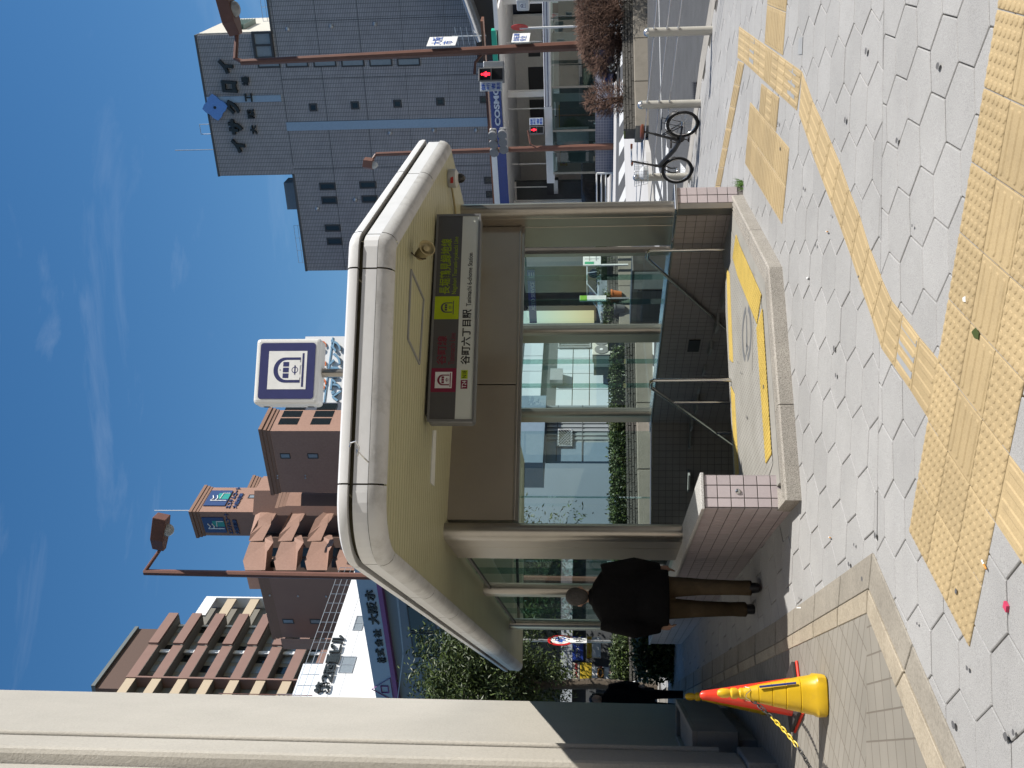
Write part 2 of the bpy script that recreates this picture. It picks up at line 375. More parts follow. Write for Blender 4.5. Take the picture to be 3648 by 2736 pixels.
def landing_dots():
    m = bpy.data.materials.new('landing_dots'); m.use_nodes = True; t = m.node_tree; N = t.nodes; b = N['Principled BSDF']; b.inputs['Roughness'].default_value = .7
    g = N.new('ShaderNodeNewGeometry'); mp = N.new('ShaderNodeMapping'); mp.vector_type = 'TEXTURE'; mp.inputs['Rotation'].default_value = (0, 0, R(23.5)); t.links.new(g.outputs['Position'], mp.inputs['Vector'])
    sc = N.new('ShaderNodeVectorMath'); sc.operation = 'MULTIPLY'; sc.inputs[1].default_value = (1/.05, 1/.05, 0); t.links.new(mp.outputs[0], sc.inputs[0])
    fr = N.new('ShaderNodeVectorMath'); fr.operation = 'FRACTION'; t.links.new(sc.outputs[0], fr.inputs[0])
    sb = N.new('ShaderNodeVectorMath'); sb.operation = 'SUBTRACT'; sb.inputs[1].default_value = (.5, .5, 0); t.links.new(fr.outputs[0], sb.inputs[0])
    ln = N.new('ShaderNodeVectorMath'); ln.operation = 'LENGTH'; t.links.new(sb.outputs[0], ln.inputs[0])
    mr = N.new('ShaderNodeMapRange'); mr.inputs['From Min'].default_value = .13; mr.inputs['From Max'].default_value = .21; t.links.new(ln.outputs['Value'], mr.inputs['Value'])
    n = N.new('ShaderNodeTexNoise'); n.inputs['Scale'].default_value = 3; n.inputs['Detail'].default_value = 7; t.links.new(g.outputs['Position'], n.inputs['Vector'])
    r = N.new('ShaderNodeValToRGB'); r.color_ramp.elements[0].position = .3; r.color_ramp.elements[0].color = (.28, .27, .245, 1); r.color_ramp.elements[1].position = .7; r.color_ramp.elements[1].color = (.36, .35, .325, 1); t.links.new(n.outputs['Fac'], r.inputs['Fac'])
    mx = N.new('ShaderNodeMixRGB'); mx.inputs[1].default_value = (.13, .125, .115, 1); t.links.new(mr.outputs[0], mx.inputs[0]); t.links.new(r.outputs[0], mx.inputs[2]); t.links.new(mx.outputs[0], b.inputs['Base Color'])
    bp = N.new('ShaderNodeBump'); bp.inputs['Strength'].default_value = .5; bp.inputs['Distance'].default_value = .004; t.links.new(mr.outputs[0], bp.inputs['Height']); t.links.new(bp.outputs[0], b.inputs['Normal'])
    MATS['landing_dots'] = m
landing_dots()

# ================================================================ the ground
dLx, dLy = -.354, .935                               # run of the entrance's left wall
dRx, dRy = -.437, .899                               # run of its right wall
wl = lambda s, off=0.0: (-.942+dLx*s+dLy*off, 7.993+dLy*s-dLx*off)     # left wall: s along, off to the right
wr = lambda s, off=0.0: (1.75+dRx*s+dRy*off, 10.5+dRy*s-dRx*off)      # right wall inner face: off outward (right)
BR = wr(5.30); BL = wl(8.28, .25)
E = [(-1.42, 9.96), (-.598, 10.316), (.747, 10.90), (1.12, 10.93), (1.40, 11.22)]
PIT = E + [BR, BL]
KERB = [(16, -14), (12, -4), (8, 5.4), (6.2, 9.4), (4.68, 12.86), (4.07, 14.23), (3.2, 15.44), (2.55, 16.7), (1.6, 18.3), (.2, 19.3), (-3, 19.7), (-7, 19.8), (-14, 19.8)]
PAVE = KERB + [(-14, -14)]
def build_ground():
    bm = bmesh.new()
    def loops(lps):
        es = []
        for lp in lps:
            vs = [bm.verts.new((p[0], p[1], gz(p[0], p[1], -.13))) for p in lp]
            es += [bm.edges.new((vs[i], vs[(i+1) % len(vs)])) for i in range(len(vs))]
        bmesh.ops.triangle_fill(bm, use_beauty=True, edges=es, normal=(0, 0, 1))
    loops([[(-14, -30), (14, -30), (14, 20), (-14, 20)], PIT])
    xs, ys = [-500, -14, 14, 500], [-30, 20, 80, 900]
    for i in range(3):
        for j in range(3):
            if (i, j) != (1, 0): loops([[(xs[i], ys[j]), (xs[i+1], ys[j]), (xs[i+1], ys[j+1]), (xs[i], ys[j+1])]])
    for f in bm.faces:
        if f.normal.z < 0: f.normal_flip()
    me = bpy.data.meshes.new('ground'); bm.to_mesh(me); bm.free()
    return struct(finish(me, 'ground', 'asphalt'))
build_ground()
pavement = sheet([PAVE, PIT], lambda x, y: gz(x, y, -.012), 'pavement', 'joint')
# kerb: a broad stone edging between pavement and road
kb = struct(bpy.data.objects.new('kerb', None)); C.objects.link(kb)
def kerb_run(line, width, name, parent, zt=.004, drop=-.13, step=1.0, gap=.006, m='kerb_stone'):
    pts = [V((p[0], p[1], 0)) for p in line]
    nrm = []
    for i in range(len(pts)):
        t = (pts[min(i+1, len(pts)-1)]-pts[max(i-1, 0)]).normalized(); nrm.append(V((t.y, -t.x, 0)))
    for i in range(len(pts)-1):
        n = max(1, round((pts[i+1]-pts[i]).length/step))
        for k in range(n):
            e = gap/(pts[i+1]-pts[i]).length
            q = []
            for (t, side) in ((k/n+e, 0), ((k+1)/n-e, 0), ((k+1)/n-e, 1), (k/n+e, 1)):
                p = pts[i].lerp(pts[i+1], t) + nrm[i].lerp(nrm[i+1], t)*width*side
                q.append(V((p.x, p.y, gz(p.x, p.y, zt))))
            MB().prism(q, (0, 0, drop-zt)).build(name, m, parent, bevel=.012)
kerb_run(KERB[2:8], .42, 'kerb_stone', kb)
kerb_run(KERB[9:12], .22, 'kerb_stone', kb, zt=.02)

# ---- hexagonal pavers: regular hexagons of 0.2 m side, two fields that meet at a seam
def paver_mesh(poly, name='paver', gap=.0035, ch=.004, th=.03):
    n = len(poly); cx = sum(p[0] for p in poly)/n; cy = sum(p[1] for p in poly)/n
    def inset(d):
        o = []
        for p in poly:
            dx, dy = p[0]-cx, p[1]-cy; l = math.hypot(dx, dy) or 1
            o.append((p[0]-dx/l*d*1.15, p[1]-dy/l*d*1.15))
        return o
    a, b = inset(gap), inset(gap+ch)
    vs = [(x, y, -th) for x, y in a]+[(x, y, -ch*.8) for x, y in a]+[(x, y, 0) for x, y in b]
    fs = [tuple(range(2*n, 3*n))]
    for r0 in (0, n):
        for i in range(n): fs.append((r0+i, r0+(i+1) % n, r0+n+(i+1) % n, r0+n+i))
    me = bpy.data.meshes.new(name); me.from_pydata(vs, [], fs); me.update(); return me
PAVED = PAVE
STEP = [(-.85, 7.684), (.934, 8.509), (1.932, 10.662)]
ENTRANCE = [STEP[0], STEP[1], STEP[2], wr(0, .25), wr(5.5, .25), wl(8.5, 0)]
FRONTAGE = [(-.933, 5.86), (-1.92, 8.542), (-4.884, 17.054), (-9, 28), (-14, 28), (-14, -6), (-5.6, -3.7), (-1.607, 4.473)]
def frontage_edge(p): return inside(p, FRONTAGE)
def screen(x, y):
    q = V((x, y, gz(x, y)))-V((0, 0, CAMH)); zc = q.dot(_fw)
    if zc < .5: return None
    return 384+q.dot(_right)/zc*FPX, 512+q.dot(_down)/zc*FPX
SEAM = 5.80
cand = []
for (o, al, S, near) in (((-.383, 5.36), R(6), .2, True), ((.388, 6.83), R(-7.3), .2*1.07, False)):
    ex, ey = V((math.cos(al), math.sin(al))), V((-math.sin(al), math.cos(al)))
    for a in range(-45, 40):
        for b in range(-30, 45):
            c = V(o) + ex*(1.5*S*a) + ey*(math.sqrt(3)*S*(b+.5*(a % 2)))
            if c.y < 1.5 or c.y > 19.5 or abs(c.x) > 9: continue
            if near and c.y > SEAM+.25 or (not near and c.y < SEAM-.25): continue
            if not inside((c.x, c.y), PAVED): continue
            sc = screen(c.x, c.y)
            if sc is None or not (-40 < sc[0] < 808 and sc[1] < 1080): continue
            if inside((c.x, c.y), ENTRANCE) and all(inside((c.x+dx, c.y+dy), ENTRANCE) for dx in (-.2, .2) for dy in (-.2, .2)): continue
            if frontage_edge((c.x, c.y)) and all(frontage_edge((c.x+dx, c.y+dy)) for dx in (-.2, .2) for dy in (-.2, .2)): continue
            poly = [(c.x+ex.x*S*math.cos(k*math.pi/3)+ey.x*S*math.sin(k*math.pi/3), c.y+ex.y*S*math.cos(k*math.pi/3)+ey.y*S*math.sin(k*math.pi/3)) for k in range(6)]
            whole = True
            if near and max(p[1] for p in poly) > SEAM-.003: poly = clip(poly, 0, 1, SEAM-.003); whole = False
            if not near and min(p[1] for p in poly) < SEAM+.003: poly = clip(poly, 0, -1, -SEAM-.003); whole = False
            if len(poly) < 3: continue
            cand.append((c.y, c, al, S, whole, poly))
cand.sort(key=lambda q: q[0])
hexmesh = {}
def tiltm(x, y, al=0.0, d=0.0):
    e = V((math.cos(al), math.sin(al), 0)); e.z = GX*e.x+GY*e.y; u = V((-math.sin(al), math.cos(al), 0)); u.z = GX*u.x+GY*u.y
    return frame((x, y, gz(x, y, d)), e, u)
rest = MB()
for i, (_, c, al, S, whole, poly) in enumerate(cand):
    jit = random.uniform(-.0015, .0015)
    if i < 300:
        if whole:
            if S not in hexmesh: hexmesh[S] = paver_mesh([(S*math.cos(k*math.pi/3), S*math.sin(k*math.pi/3)) for k in range(6)])
            inst(hexmesh[S], 'paver', 'paver', tiltm(c.x, c.y, al, jit), pavement)
        else:
            inst(paver_mesh([(p[0]-c.x, p[1]-c.y) for p in poly]), 'paver', 'paver', tiltm(c.x, c.y, 0, jit), pavement)
    else:
        me = paver_mesh(poly); rest.add([(v.co.x, v.co.y, gz(v.co.x, v.co.y, v.co.z+jit)) for v in me.vertices], [tuple(p.vertices) for p in me.polygons]); bpy.data.meshes.remove(me)
rest.build('paver_field', 'paver', pavement, kind='stuff')

# ---- tactile paving
tact = bpy.data.objects.new('tactile_paving', None); C.objects.link(tact); struct(tact)
def tactile_tile(c00, c10, c11, c01, pattern, parent, m='tactile', name='tactile_tile', lift=.006, nd=6, nb=4, thin=.012, gap=.003, rise=.0042, label=None):
    """one tile over four ground corners; pattern 'dots', 'bars_u', 'bars_v'"""
    P = [V((p[0], p[1], 0)) for p in (c00, c10, c11, c01)]
    def f(u, v, h):
        q = P[0]*(1-u)*(1-v)+P[1]*u*(1-v)+P[2]*u*v+P[3]*(1-u)*v
        return V((q.x, q.y, gz(q.x, q.y, lift+h)))
    lu = max((P[1]-P[0]).length, .01); lv = max((P[3]-P[0]).length, .01); gu, gv = gap/lu, gap/lv
    mb = MB(); a = [(gu, gv), (1-gu, gv), (1-gu, 1-gv), (gu, 1-gv)]; b = [(gu*2.2, gv*2.2), (1-gu*2.2, gv*2.2), (1-gu*2.2, 1-gv*2.2), (gu*2.2, 1-gv*2.2)]
    vs = [f(u, v, -thin) for u, v in a]+[f(u, v, -.0025) for u, v in a]+[f(u, v, 0) for u, v in b]
    fs = [(8, 9, 10, 11)]+[(r0+i, r0+(i+1) % 4, r0+4+(i+1) % 4, r0+4+i) for r0 in (0, 4) for i in range(4)]
    mb.add(vs, fs)
    if pattern == 'dots':
        for i in range(nd):
            for j in range(nd):
                cu, cv = (i+.5)/nd, (j+.5)/nd; k = 8; vs = []
                for (rr, h) in ((.0205, 0.0002), (.0155, rise*.75), (.008, rise)):
                    vs += [f(cu+rr/lu*math.cos(2*math.pi*q/k), cv+rr/lv*math.sin(2*math.pi*q/k), h) for q in range(k)]
                mb.add(vs, [(r0*k+q, r0*k+(q+1) % k, (r0+1)*k+(q+1) % k, (r0+1)*k+q) for r0 in (0, 1) for q in range(k)]+[tuple(range(2*k, 3*k))])
    elif pattern != 'flat':
        for i in range(nb):
            c = (i+.5)/nb; L_ = .44; hw = .0195; k = 5; vs = []
            la, lb = (lu, lv) if pattern == 'bars_u' else (lv, lu)
            for (ww, h) in ((hw, .0002), (hw*.62, rise)):
                ring = []
                for (s, sg) in ((1, 1), (-1, -1)):
                    for q in range(k):
                        t = -math.pi/2+math.pi*q/(k-1)
                        x = .5+sg*(L_-hw/la)+sg*ww/la*math.cos(t); y = c+sg*ww/lb*math.sin(t)
                        ring.append((x, y))
                vs += [f(x, y, h) if pattern == 'bars_u' else f(y, x, h) for x, y in ring]
            n = 2*k; fs = [(q, (q+1) % n, n+(q+1) % n, n+q) for q in range(n)]+[tuple(range(n, 2*n))]
            if pattern != 'bars_u': fs = [tuple(reversed(t)) for t in fs]
            mb.add(vs, fs)
    return mb.build(name, m, parent, label=label)
def quad_tiles(c00, c10, c11, c01, nu, nv, pat, parent=tact, **kw):
    c00, c10, c11, c01 = [V(p) for p in (c00, c10, c11, c01)]
    f = lambda u, v: c00*(1-u)*(1-v)+c10*u*(1-v)+c11*u*v+c01*(1-u)*v
    for i in range(nu):
        for j in range(nv):
            tactile_tile(f(i/nu, j/nv), f((i+1)/nu, j/nv), f((i+1)/nu, (j+1)/nv), f(i/nu, (j+1)/nv), pat(i, j) if callable(pat) else pat, parent, **kw)
bO, b1, b2 = V((.373, 4.746)), V((-.1231, -.2647)), V((-.2756, .1249))
bp_ = lambda i, j: bO+b1*i+b2*j
for j in range(-12, 4):
    for i in range(3):
        sc = screen(*bp_(i+.5, j+.5))
        if sc is None or sc[0] > 820 or sc[1] > 1090: continue
        tactile_tile(bp_(i, j), bp_(i+1, j), bp_(i+1, j+1), bp_(i, j+1), 'bars_v' if (i == 1 and j < 2) else 'dots', tact)
for i in (3, 4, 5): tactile_tile(bp_(i, 1), bp_(i+1, 1), bp_(i+1, 2), bp_(i, 2), 'bars_u', tact)
# guiding strip from the band to the entrance
sL = [(-.173, 4.985), (-.045, 5.244), (.076, 5.512), (.178, 5.74)]; sR = [(.098, 4.847), (.217, 5.126), (.344, 5.39), (.431, 5.579)]
grey = lambda a, b, t0, t1, s0, s1, c, d: None
for k in range(3):
    tactile_tile(sL[k], sL[k+1], sR[k+1], sR[k], 'bars_u', tact)
qL = [(.178, 5.74), (.351, 5.934), (.551, 6.166), (.747, 6.389), (.954, 6.638), (1.152, 6.888), (1.359, 7.155), (1.565, 7.415), (1.78, 7.66), (2.004, 7.932)]
qR = [(.431, 5.579), (.551, 5.747), (.76, 6.003), (.975, 6.216), (1.172, 6.463), (1.381, 6.692), (1.572, 6.937), (1.79, 7.212), (1.99, 7.487), (2.311, 7.854)]
for k in range(9): tactile_tile(qL[k], qL[k+1], qR[k+1], qR[k], 'bars_u', tact)
# grey metal inlays between the bars
def inlay(c00, c10, c11, c01, nb, skip=()):
    P = [V(p) for p in (c00, c10, c11, c01)]
    f = lambda u, v: P[0]*(1-u)*(1-v)+P[1]*u*(1-v)+P[2]*u*v+P[3]*(1-u)*v
    for i in range(nb):
        a, b = (i+.72)/(nb+.42), (i+1.12)/(nb+.42)
        q = [f(.06, a), f(.94, a), f(.94, b), f(.06, b)]
        MB().prism([G3(p, .0082) for p in q], (0, 0, -.004)).build('metal_inlay', 'grey_patch', tact)
inlay(sL[1], sL[2], sR[2], sR[1], 3)
# the crossing field further off
quad_tiles((2.058, 8.017), (3.204, 10.566), (3.525, 10.545), (2.311, 7.854), 9, 1, lambda i, j: 'bars_v' if i in (4,) else 'bars_u')
quad_tiles((3.204, 10.566), (3.40, 11.02), (3.70, 10.93), (3.525, 10.545), 1, 1, 'bars_u')
quad_tiles((2.656, 8.586), (3.027, 9.424), (5.2, 8.70), (4.85, 7.84), 3, 7, 'bars_v')
quad_tiles((2.099, 8.844), (2.472, 9.666), (2.715, 9.564), (2.357, 8.722), 3, 1, lambda i, j: 'bars_v' if i != 1 else 'bars_u')
quad_tiles((1.278, 8.532), (2.165, 10.428), (2.709, 10.167), (1.838, 8.278), 7, 2, 'bars_v', m='tactile')
quad_tiles((3.204, 10.566), (2.289, 12.193), (2.375, 12.645), (3.356, 10.966), 6, 1, 'bars_u')
quad_tiles((2.289, 12.193), (.6, 15.6), (.75, 15.9), (2.375, 12.645), 1, 1, 'flat')
inlay((2.1, 8.10), (2.24, 8.40), (2.53, 8.33), (2.38, 8.02), 3); inlay((2.95, 10.02), (3.07, 10.27), (3.38, 10.2), (3.25, 9.92), 3)
MB().prism([G3(p, .004) for p in ((2.44, 7.86), (2.56, 7.84), (2.6, 7.98), (2.48, 8.0))], (0, 0, -.008)).build('cover_plate', 'grey_patch', tact)

# ---- paving in front of the building on the left: small tiles inside two stone borders
gridmat('frontage_tile', R(-19.5), (.255, .237, .205), (.228, .212, .182), (.16, .14, .115), .2, .1, ms=.005, offset=0.0, rough=.8, axes='xy', bump=.3, ndark=.2)
gridmat('frontage_tile_b', R(20), (.265, .245, .21), (.24, .222, .19), (.16, .14, .115), .15, .15, ms=.005, offset=0.0, rough=.8, axes='xy', bump=.3, ndark=.2)
fr = struct(sheet([[(-.933, 5.86), (-1.92, 8.542), (-4.884, 17.054), (-5.8, 19.7), (-13.9, 19.7), (-13.9, -6), (-5.6, -3.7), (-1.607, 4.473)]], lambda x, y: gz(x, y, .004), 'frontage_paving', 'frontage_tile'))
sheet([[(-1.285, 5.947), (-4.4, 5.85), (-4.4, .2), (-1.80, 4.87)]], lambda x, y: gz(x, y, .008), 'tile_field', 'frontage_tile_b', None, fr)
def strip(pts_out, pts_in, m, z0, z1, name, n):
    for k in range(len(pts_out)-1):
        for j in range(n[k]):
            a, b = j/n[k]+.004, (j+1)/n[k]-.004
            o0, o1 = V(pts_out[k]).lerp(V(pts_out[k+1]), a), V(pts_out[k]).lerp(V(pts_out[k+1]), b)
            i0, i1 = V(pts_in[k]).lerp(V(pts_in[k+1]), a), V(pts_in[k]).lerp(V(pts_in[k+1]), b)
            MB().prism([G3(o0, z0), G3(o1, z0), G3(i1, z1), G3(i0, z1)], (0, 0, -.05)).build(name, m, fr, bevel=.004, seg=1)
strip([(-1.607, 4.473), (-.933, 5.86), (-1.92, 8.542), (-4.884, 17.054)], [(-1.70, 4.62), (-1.137, 5.90), (-2.10, 8.53), (-5.08, 17.0)], 'border_grey', .009, .014, 'border_stone', [2, 4, 9])
strip([(-1.71, 4.63), (-1.145, 5.905), (-2.108, 8.53), (-5.09, 17.0)], [(-1.80, 4.87), (-1.285, 5.947), (-2.19, 8.52), (-5.2, 16.97)], 'border_beige', .018, .010, 'border_stone', [2, 4, 9])

# ---- road markings and the far pavements
def mark(pts, name='road_marking', m='white_line', d=-.126):
    return struct(sheet([pts], lambda x, y: gz(x, y, d), name, m))
# ================================================================ the subway entrance
mat('steel', (.38, .355, .32), .32, metal=.9, var=.10, vs=3)
mat('steel_panel', (.40, .355, .30), .38, metal=.75, var=.08, vs=1.5)
mat('steel_bright', (.62, .61, .59), .22, metal=1.0, var=.06)
mat('steel_dark', (.07, .065, .06), .5, metal=.6)
mat('fascia_white', (.68, .68, .68), .42, var=.04, vs=2, bump=.05, bs=14, dirt=((.33, .31, .28), .18, 2.2))
mat('fascia_roll', (.57, .565, .555), .45, var=.07, vs=3, bump=.12, bs=22, dirt=((.16, .14, .11), .55, 3.2))
mat('gutter', (.10, .085, .05), .9, var=.3, vs=9)
mat('soffit_board', (.50, .475, .29), .45, var=.06, vs=1.2, dirt=((.30, .27, .15), .25, 1.5))
mat('soffit_gap', (.16, .15, .09), .9)
mat('grout', (.17, .155, .145), .9, var=.15, vs=20)
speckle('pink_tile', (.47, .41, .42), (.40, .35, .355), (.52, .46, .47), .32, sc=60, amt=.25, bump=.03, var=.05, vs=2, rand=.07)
speckle('pink_tile_shaded', (.34, .30, .29), (.30, .265, .255), (.38, .34, .33), .35, sc=60, amt=.25, bump=.03, var=.08, vs=2, rand=.07)  # the pink tile again, darkened: stairwell shade put into its colour
speckle('cap_stone', (.5, .49, .475), (.2, .19, .18), (.66, .65, .63), .5, sc=120, amt=.8, bump=.1, var=.06, vs=3, rand=.03)
glassmat('glass', (.74, .87, .84), f0=.08)
glassmat('glass_edge', (.66, .82, .79), f0=.12)
ent = thing('subway_entrance', 'white canopied subway entrance with pink tiled parapets, steel columns and glass sides', 'subway entrance', (.3, 11.5, .2))
TOPZ = .82
def tiled_wall(name, a, b, z0, z1, nrm, rows, cols, wt, ht, zbase, first, parent, start=0.0, single=True, m='pink_tile'):
    """a parapet face set with square tiles: the first columns as single tiles, the rest joined"""
    a = V((a[0], a[1], 0)); b = V((b[0], b[1], 0)); e = (b-a).normalized(); n = V(nrm).normalized(); g = .0035
    me = None; far = MB()
    for c in range(cols):
        for r_ in range(rows):
            u0 = start+c*wt; u1 = min(u0+wt, (b-a).length); u0 = max(u0, 0)
            if u1-u0 < .012: continue
            zz0 = zbase+r_*ht; zz1 = min(zz0+ht, z1)
            if zz1-zz0 < .012: continue
            o = a+e*(u0+g)+V((0, 0, zz0+g))+n*.0005
            d = .006+random.uniform(-.0006, .0006)
            if c < first:
                MB().obox(o, e*(u1-u0-2*g), V((0, 0, zz1-zz0-2*g)), n*d).build('tile', m, parent, bevel=.0015, seg=1)
            else: far.obox(o, e*(u1-u0-2*g), V((0, 0, zz1-zz0-2*g)), n*d)
    if far.v: far.build('tile_field', m, parent, kind='stuff')
# --- left parapet
c4 = [wl(0), wl(0, .25), wl(8.5, .25), wl(8.5)]
wall = MB().prism([V((*p, -2.4)) for p in c4], (0, 0, TOPZ+2.4)).build('parapet_wall', 'grout', ent, label='left tiled parapet wall with stone coping')
tiled_wall('l', wl(0), wl(8.5), 0, TOPZ, (-dLy, dLx, 0), 7, 85, .1005, .1005, TOPZ-7*.1005, 16, wall)
fa, fb = V((*wl(0), 0)), V((*wl(0, .25), 0)); fn = V((fb-fa).yxz)
fe = (fb-fa).normalized(); fnn = V((fe.y, -fe.x, 0))
tiled_wall('lf', wl(0), wl(0, .25), 0, TOPZ, fnn, 6, 4, .1, .1005, TOPZ-6*.1005, 4, wall, start=-.027)
tiled_wall('li', wl(0, .25), wl(8.5, .25), 0, TOPZ, (dLy, -dLx, 0), 8, 84, .1, .1005, TOPZ-8*.1005, 0, wall)
q = [wl(-.02, -.02), wl(-.02, .27), wl(8.52, .27), wl(8.52, -.02)]
MB().prism([V((*p, TOPZ)) for p in q], (0, 0, .028)).build('coping', 'cap_stone', ent, bevel=.006)
lamp_c = V((*wl(.0, .125), TOPZ-.255))+fnn*.008
MB().lathe([(.022, 0), (.02, .006), (.008, .012)], lamp_c, 12, fnn).build('stud', 'steel_bright', ent, smooth=True)
# --- right parapet
c4 = [wr(0), wr(0, .25), wr(5.6, .25), wr(5.6)]
wallr = MB().prism([V((*p, -2.4)) for p in c4], (0, 0, TOPZ+2.4)).build('parapet_wall', 'grout', ent, label='right tiled parapet wall')
fe = V((dRy, -dRx, 0)).normalized(); fnr = V((fe.y, -fe.x, 0))
tiled_wall('rf', wr(0, .06), wr(0, .25), 0, TOPZ, fnr, 6, 2, .096, .1005, TOPZ-6*.1005, 2, wallr)
tiled_wall('ri', wr(.12), wr(5.3), 0, TOPZ, (-dRy, dRx, 0), 22, 53, .1, .1005, TOPZ-22*.1005, 0, wallr, m='pink_tile_shaded')
tiled_wall('ro', wr(0, .25), wr(5.6, .25), 0, TOPZ, (dRy, -dRx, 0), 7, 57, .1, .1005, TOPZ-7*.1005, 0, wallr)
# channel of bent steel on its inner front corner
MB().prism([V((*p, .25)) for p in (wr(-.012, -.012), wr(-.012, .056), wr(.10, .056), wr(.10, -.012))], (0, 0, TOPZ-.25)).build('corner_channel', 'steel', ent, bevel=.004)
q = [wr(-.03, -.03), wr(-.03, .28), wr(5.6, .28), wr(5.6, -.03)]
MB().prism([V((*p, TOPZ)) for p in q], (0, 0, .03)).build('coping', 'steel_bright', ent, bevel=.008)
# --- back parapet
be = (V((*BR, 0))-V((*BL, 0))).normalized(); bn = V((be.y, -be.x, 0))
wallb = MB().prism([V((BL[0], BL[1], -2.4)), V((BR[0], BR[1], -2.4)), V((BR[0], BR[1], -2.4))-bn*.25, V((BL[0], BL[1], -2.4))-bn*.25], (0, 0, TOPZ-.012+2.4)).build('parapet_wall', 'grout', ent, label='rear tiled parapet wall')
tiled_wall('bk', BL, BR, 0, TOPZ-.012, bn, 22, 32, .1, .1005, TOPZ-22*.1005, 0, wallb, m='pink_tile_shaded')
MB().prism([V((BL[0], BL[1], TOPZ-.012))+bn*.02, V((BR[0], BR[1], TOPZ-.012))+bn*.02, V((BR[0], BR[1], TOPZ-.012))-bn*.27, V((BL[0], BL[1], TOPZ-.012))-bn*.27], (0, 0, .026)).build('coping', 'steel', ent, bevel=.006)
# --- landing: stone step edging, smooth margin, dimpled floor
LZ = .115
land = [wl(.05, .26), (wl(-.28, .26)), (-.80, 7.83), (.90, 8.60), (1.86, 10.67), wr(.06, -.01), wr(.72), E[4], E[3], E[2], E[1], E[0]]
MB().prism([G3(p, LZ-.004) for p in [(-.745, 7.93), (.835, 8.665), (1.745, 10.62), wr(.8, -.02), E[4], E[3], E[2], E[1], E[0], wl(2.0, .24)]], (0, 0, -.3)).build('landing_margin', 'landing_grey', ent)
inner = [(-.62, 8.20), (.70, 8.80), (1.52, 10.52), wr(.72, -.02), (E[4][0]-.02, E[4][1]-.03), (E[3][0], E[3][1]-.02), (E[2][0], E[2][1]-.03), (E[1][0], E[1][1]-.03), (E[0][0]+.03, E[0][1]-.03), wl(.45, .27)]
sheet([inner], lambda x, y: gz(x, y, LZ), 'landing_floor', 'landing_dots', None, ent)
def step_stone(a, b, m0, m1, zt, name='step_stone'):
    """a length of granite edging with three grooves; a-b front line, m0/m1 mitre vectors inward for 0.16 m"""
    prof = [(0, -.16), (0, zt-.012), (.012, zt)]
    for k in range(3):
        s = .04+k*.036; prof += [(s, zt), (s+.002, zt-.012), (s+.016, zt-.012), (s+.018, zt)]
    prof += [(.16, zt), (.16, -.16)]
    mb = MB(); n = len(prof); vs = []
    for (p, m) in ((V(a), V(m0)), (V(b), V(m1))):
        for (d, z) in prof:
            q_ = p+m*d; vs.append(V((q_.x, q_.y, gz(p.x, p.y, z))))
    mb.add(vs, [(i, i+1, n+i+1, n+i) for i in range(n-1)]+[tuple(range(n-1, -1, -1)), tuple(range(n, 2*n))])
    return mb.build(name, 'granite', ent)
n1 = V((-.42, .907)).normalized(); n2 = V((-.907, .42)).normalized(); mi = V((-.77, .76))*1.06; mi0 = V((.05, 1.0))
def along(a, b, t): return V(a).lerp(V(b), t)
for (t0, t1) in ((0, .385), (.389, 1)): step_stone(along(STEP[0], STEP[1], t0), along(STEP[0], STEP[1], t1), mi0 if t0 == 0 else n1, mi if t1 == 1 else n1, LZ)
for (t0, t1) in ((0, .44), (.443, 1)): step_stone(along(STEP[1], STEP[2], t0), along(STEP[1], STEP[2], t1), mi if t0 == 0 else n2, n2, LZ)
MB().prism([G3(p, LZ-.006) for p in ((-.853, 7.72), (-.80, 7.84), (-.80, 8.1), wl(.12, -.005), wl(-.02, -.01))], (0, 0, -.25)).build('step_return', 'granite', ent)
# adhesive yellow mats
mats = [((-.645, 8.464), (.469, 8.975), (.62, 8.72), (-.556, 8.233), 4, 1), ((.50, 8.96), (1.03, 10.07), (1.31, 9.98), (.735, 8.77), 4, 1)]
for (a, b, c, d, nu, nv) in mats: quad_tiles(a, b, c, d, nu, nv, 'dots', parent=ent, m='tactile_yellow', name='tactile_mat', lift=LZ+.006, thin=.006, nd=8)
quad_tiles((1.03, 10.07), (1.24, 10.40), (1.44, 10.20), (1.31, 9.98), 1, 1, 'dots', parent=ent, m='tactile_yellow', name='tactile_mat', lift=LZ+.006, thin=.006, nd=7)
for (a, b, c, d, nu) in (((-1.17, 9.84), (-.62, 10.09), (.0, 10.36), (.0, 10.10), 0), ((-1.10, 9.74), (-.10, 10.17), (-.02, 10.42), (-1.16, 9.93), 4), ((.20, 10.29), (1.10, 10.60), (1.19, 10.80), (.24, 10.53), 3)):
    if nu: quad_tiles(a, b, c, d, nu, 1, 'bars_v', parent=ent, m='tactile_yellow', name='tactile_mat', lift=LZ+.006, thin=.006, nb=9)
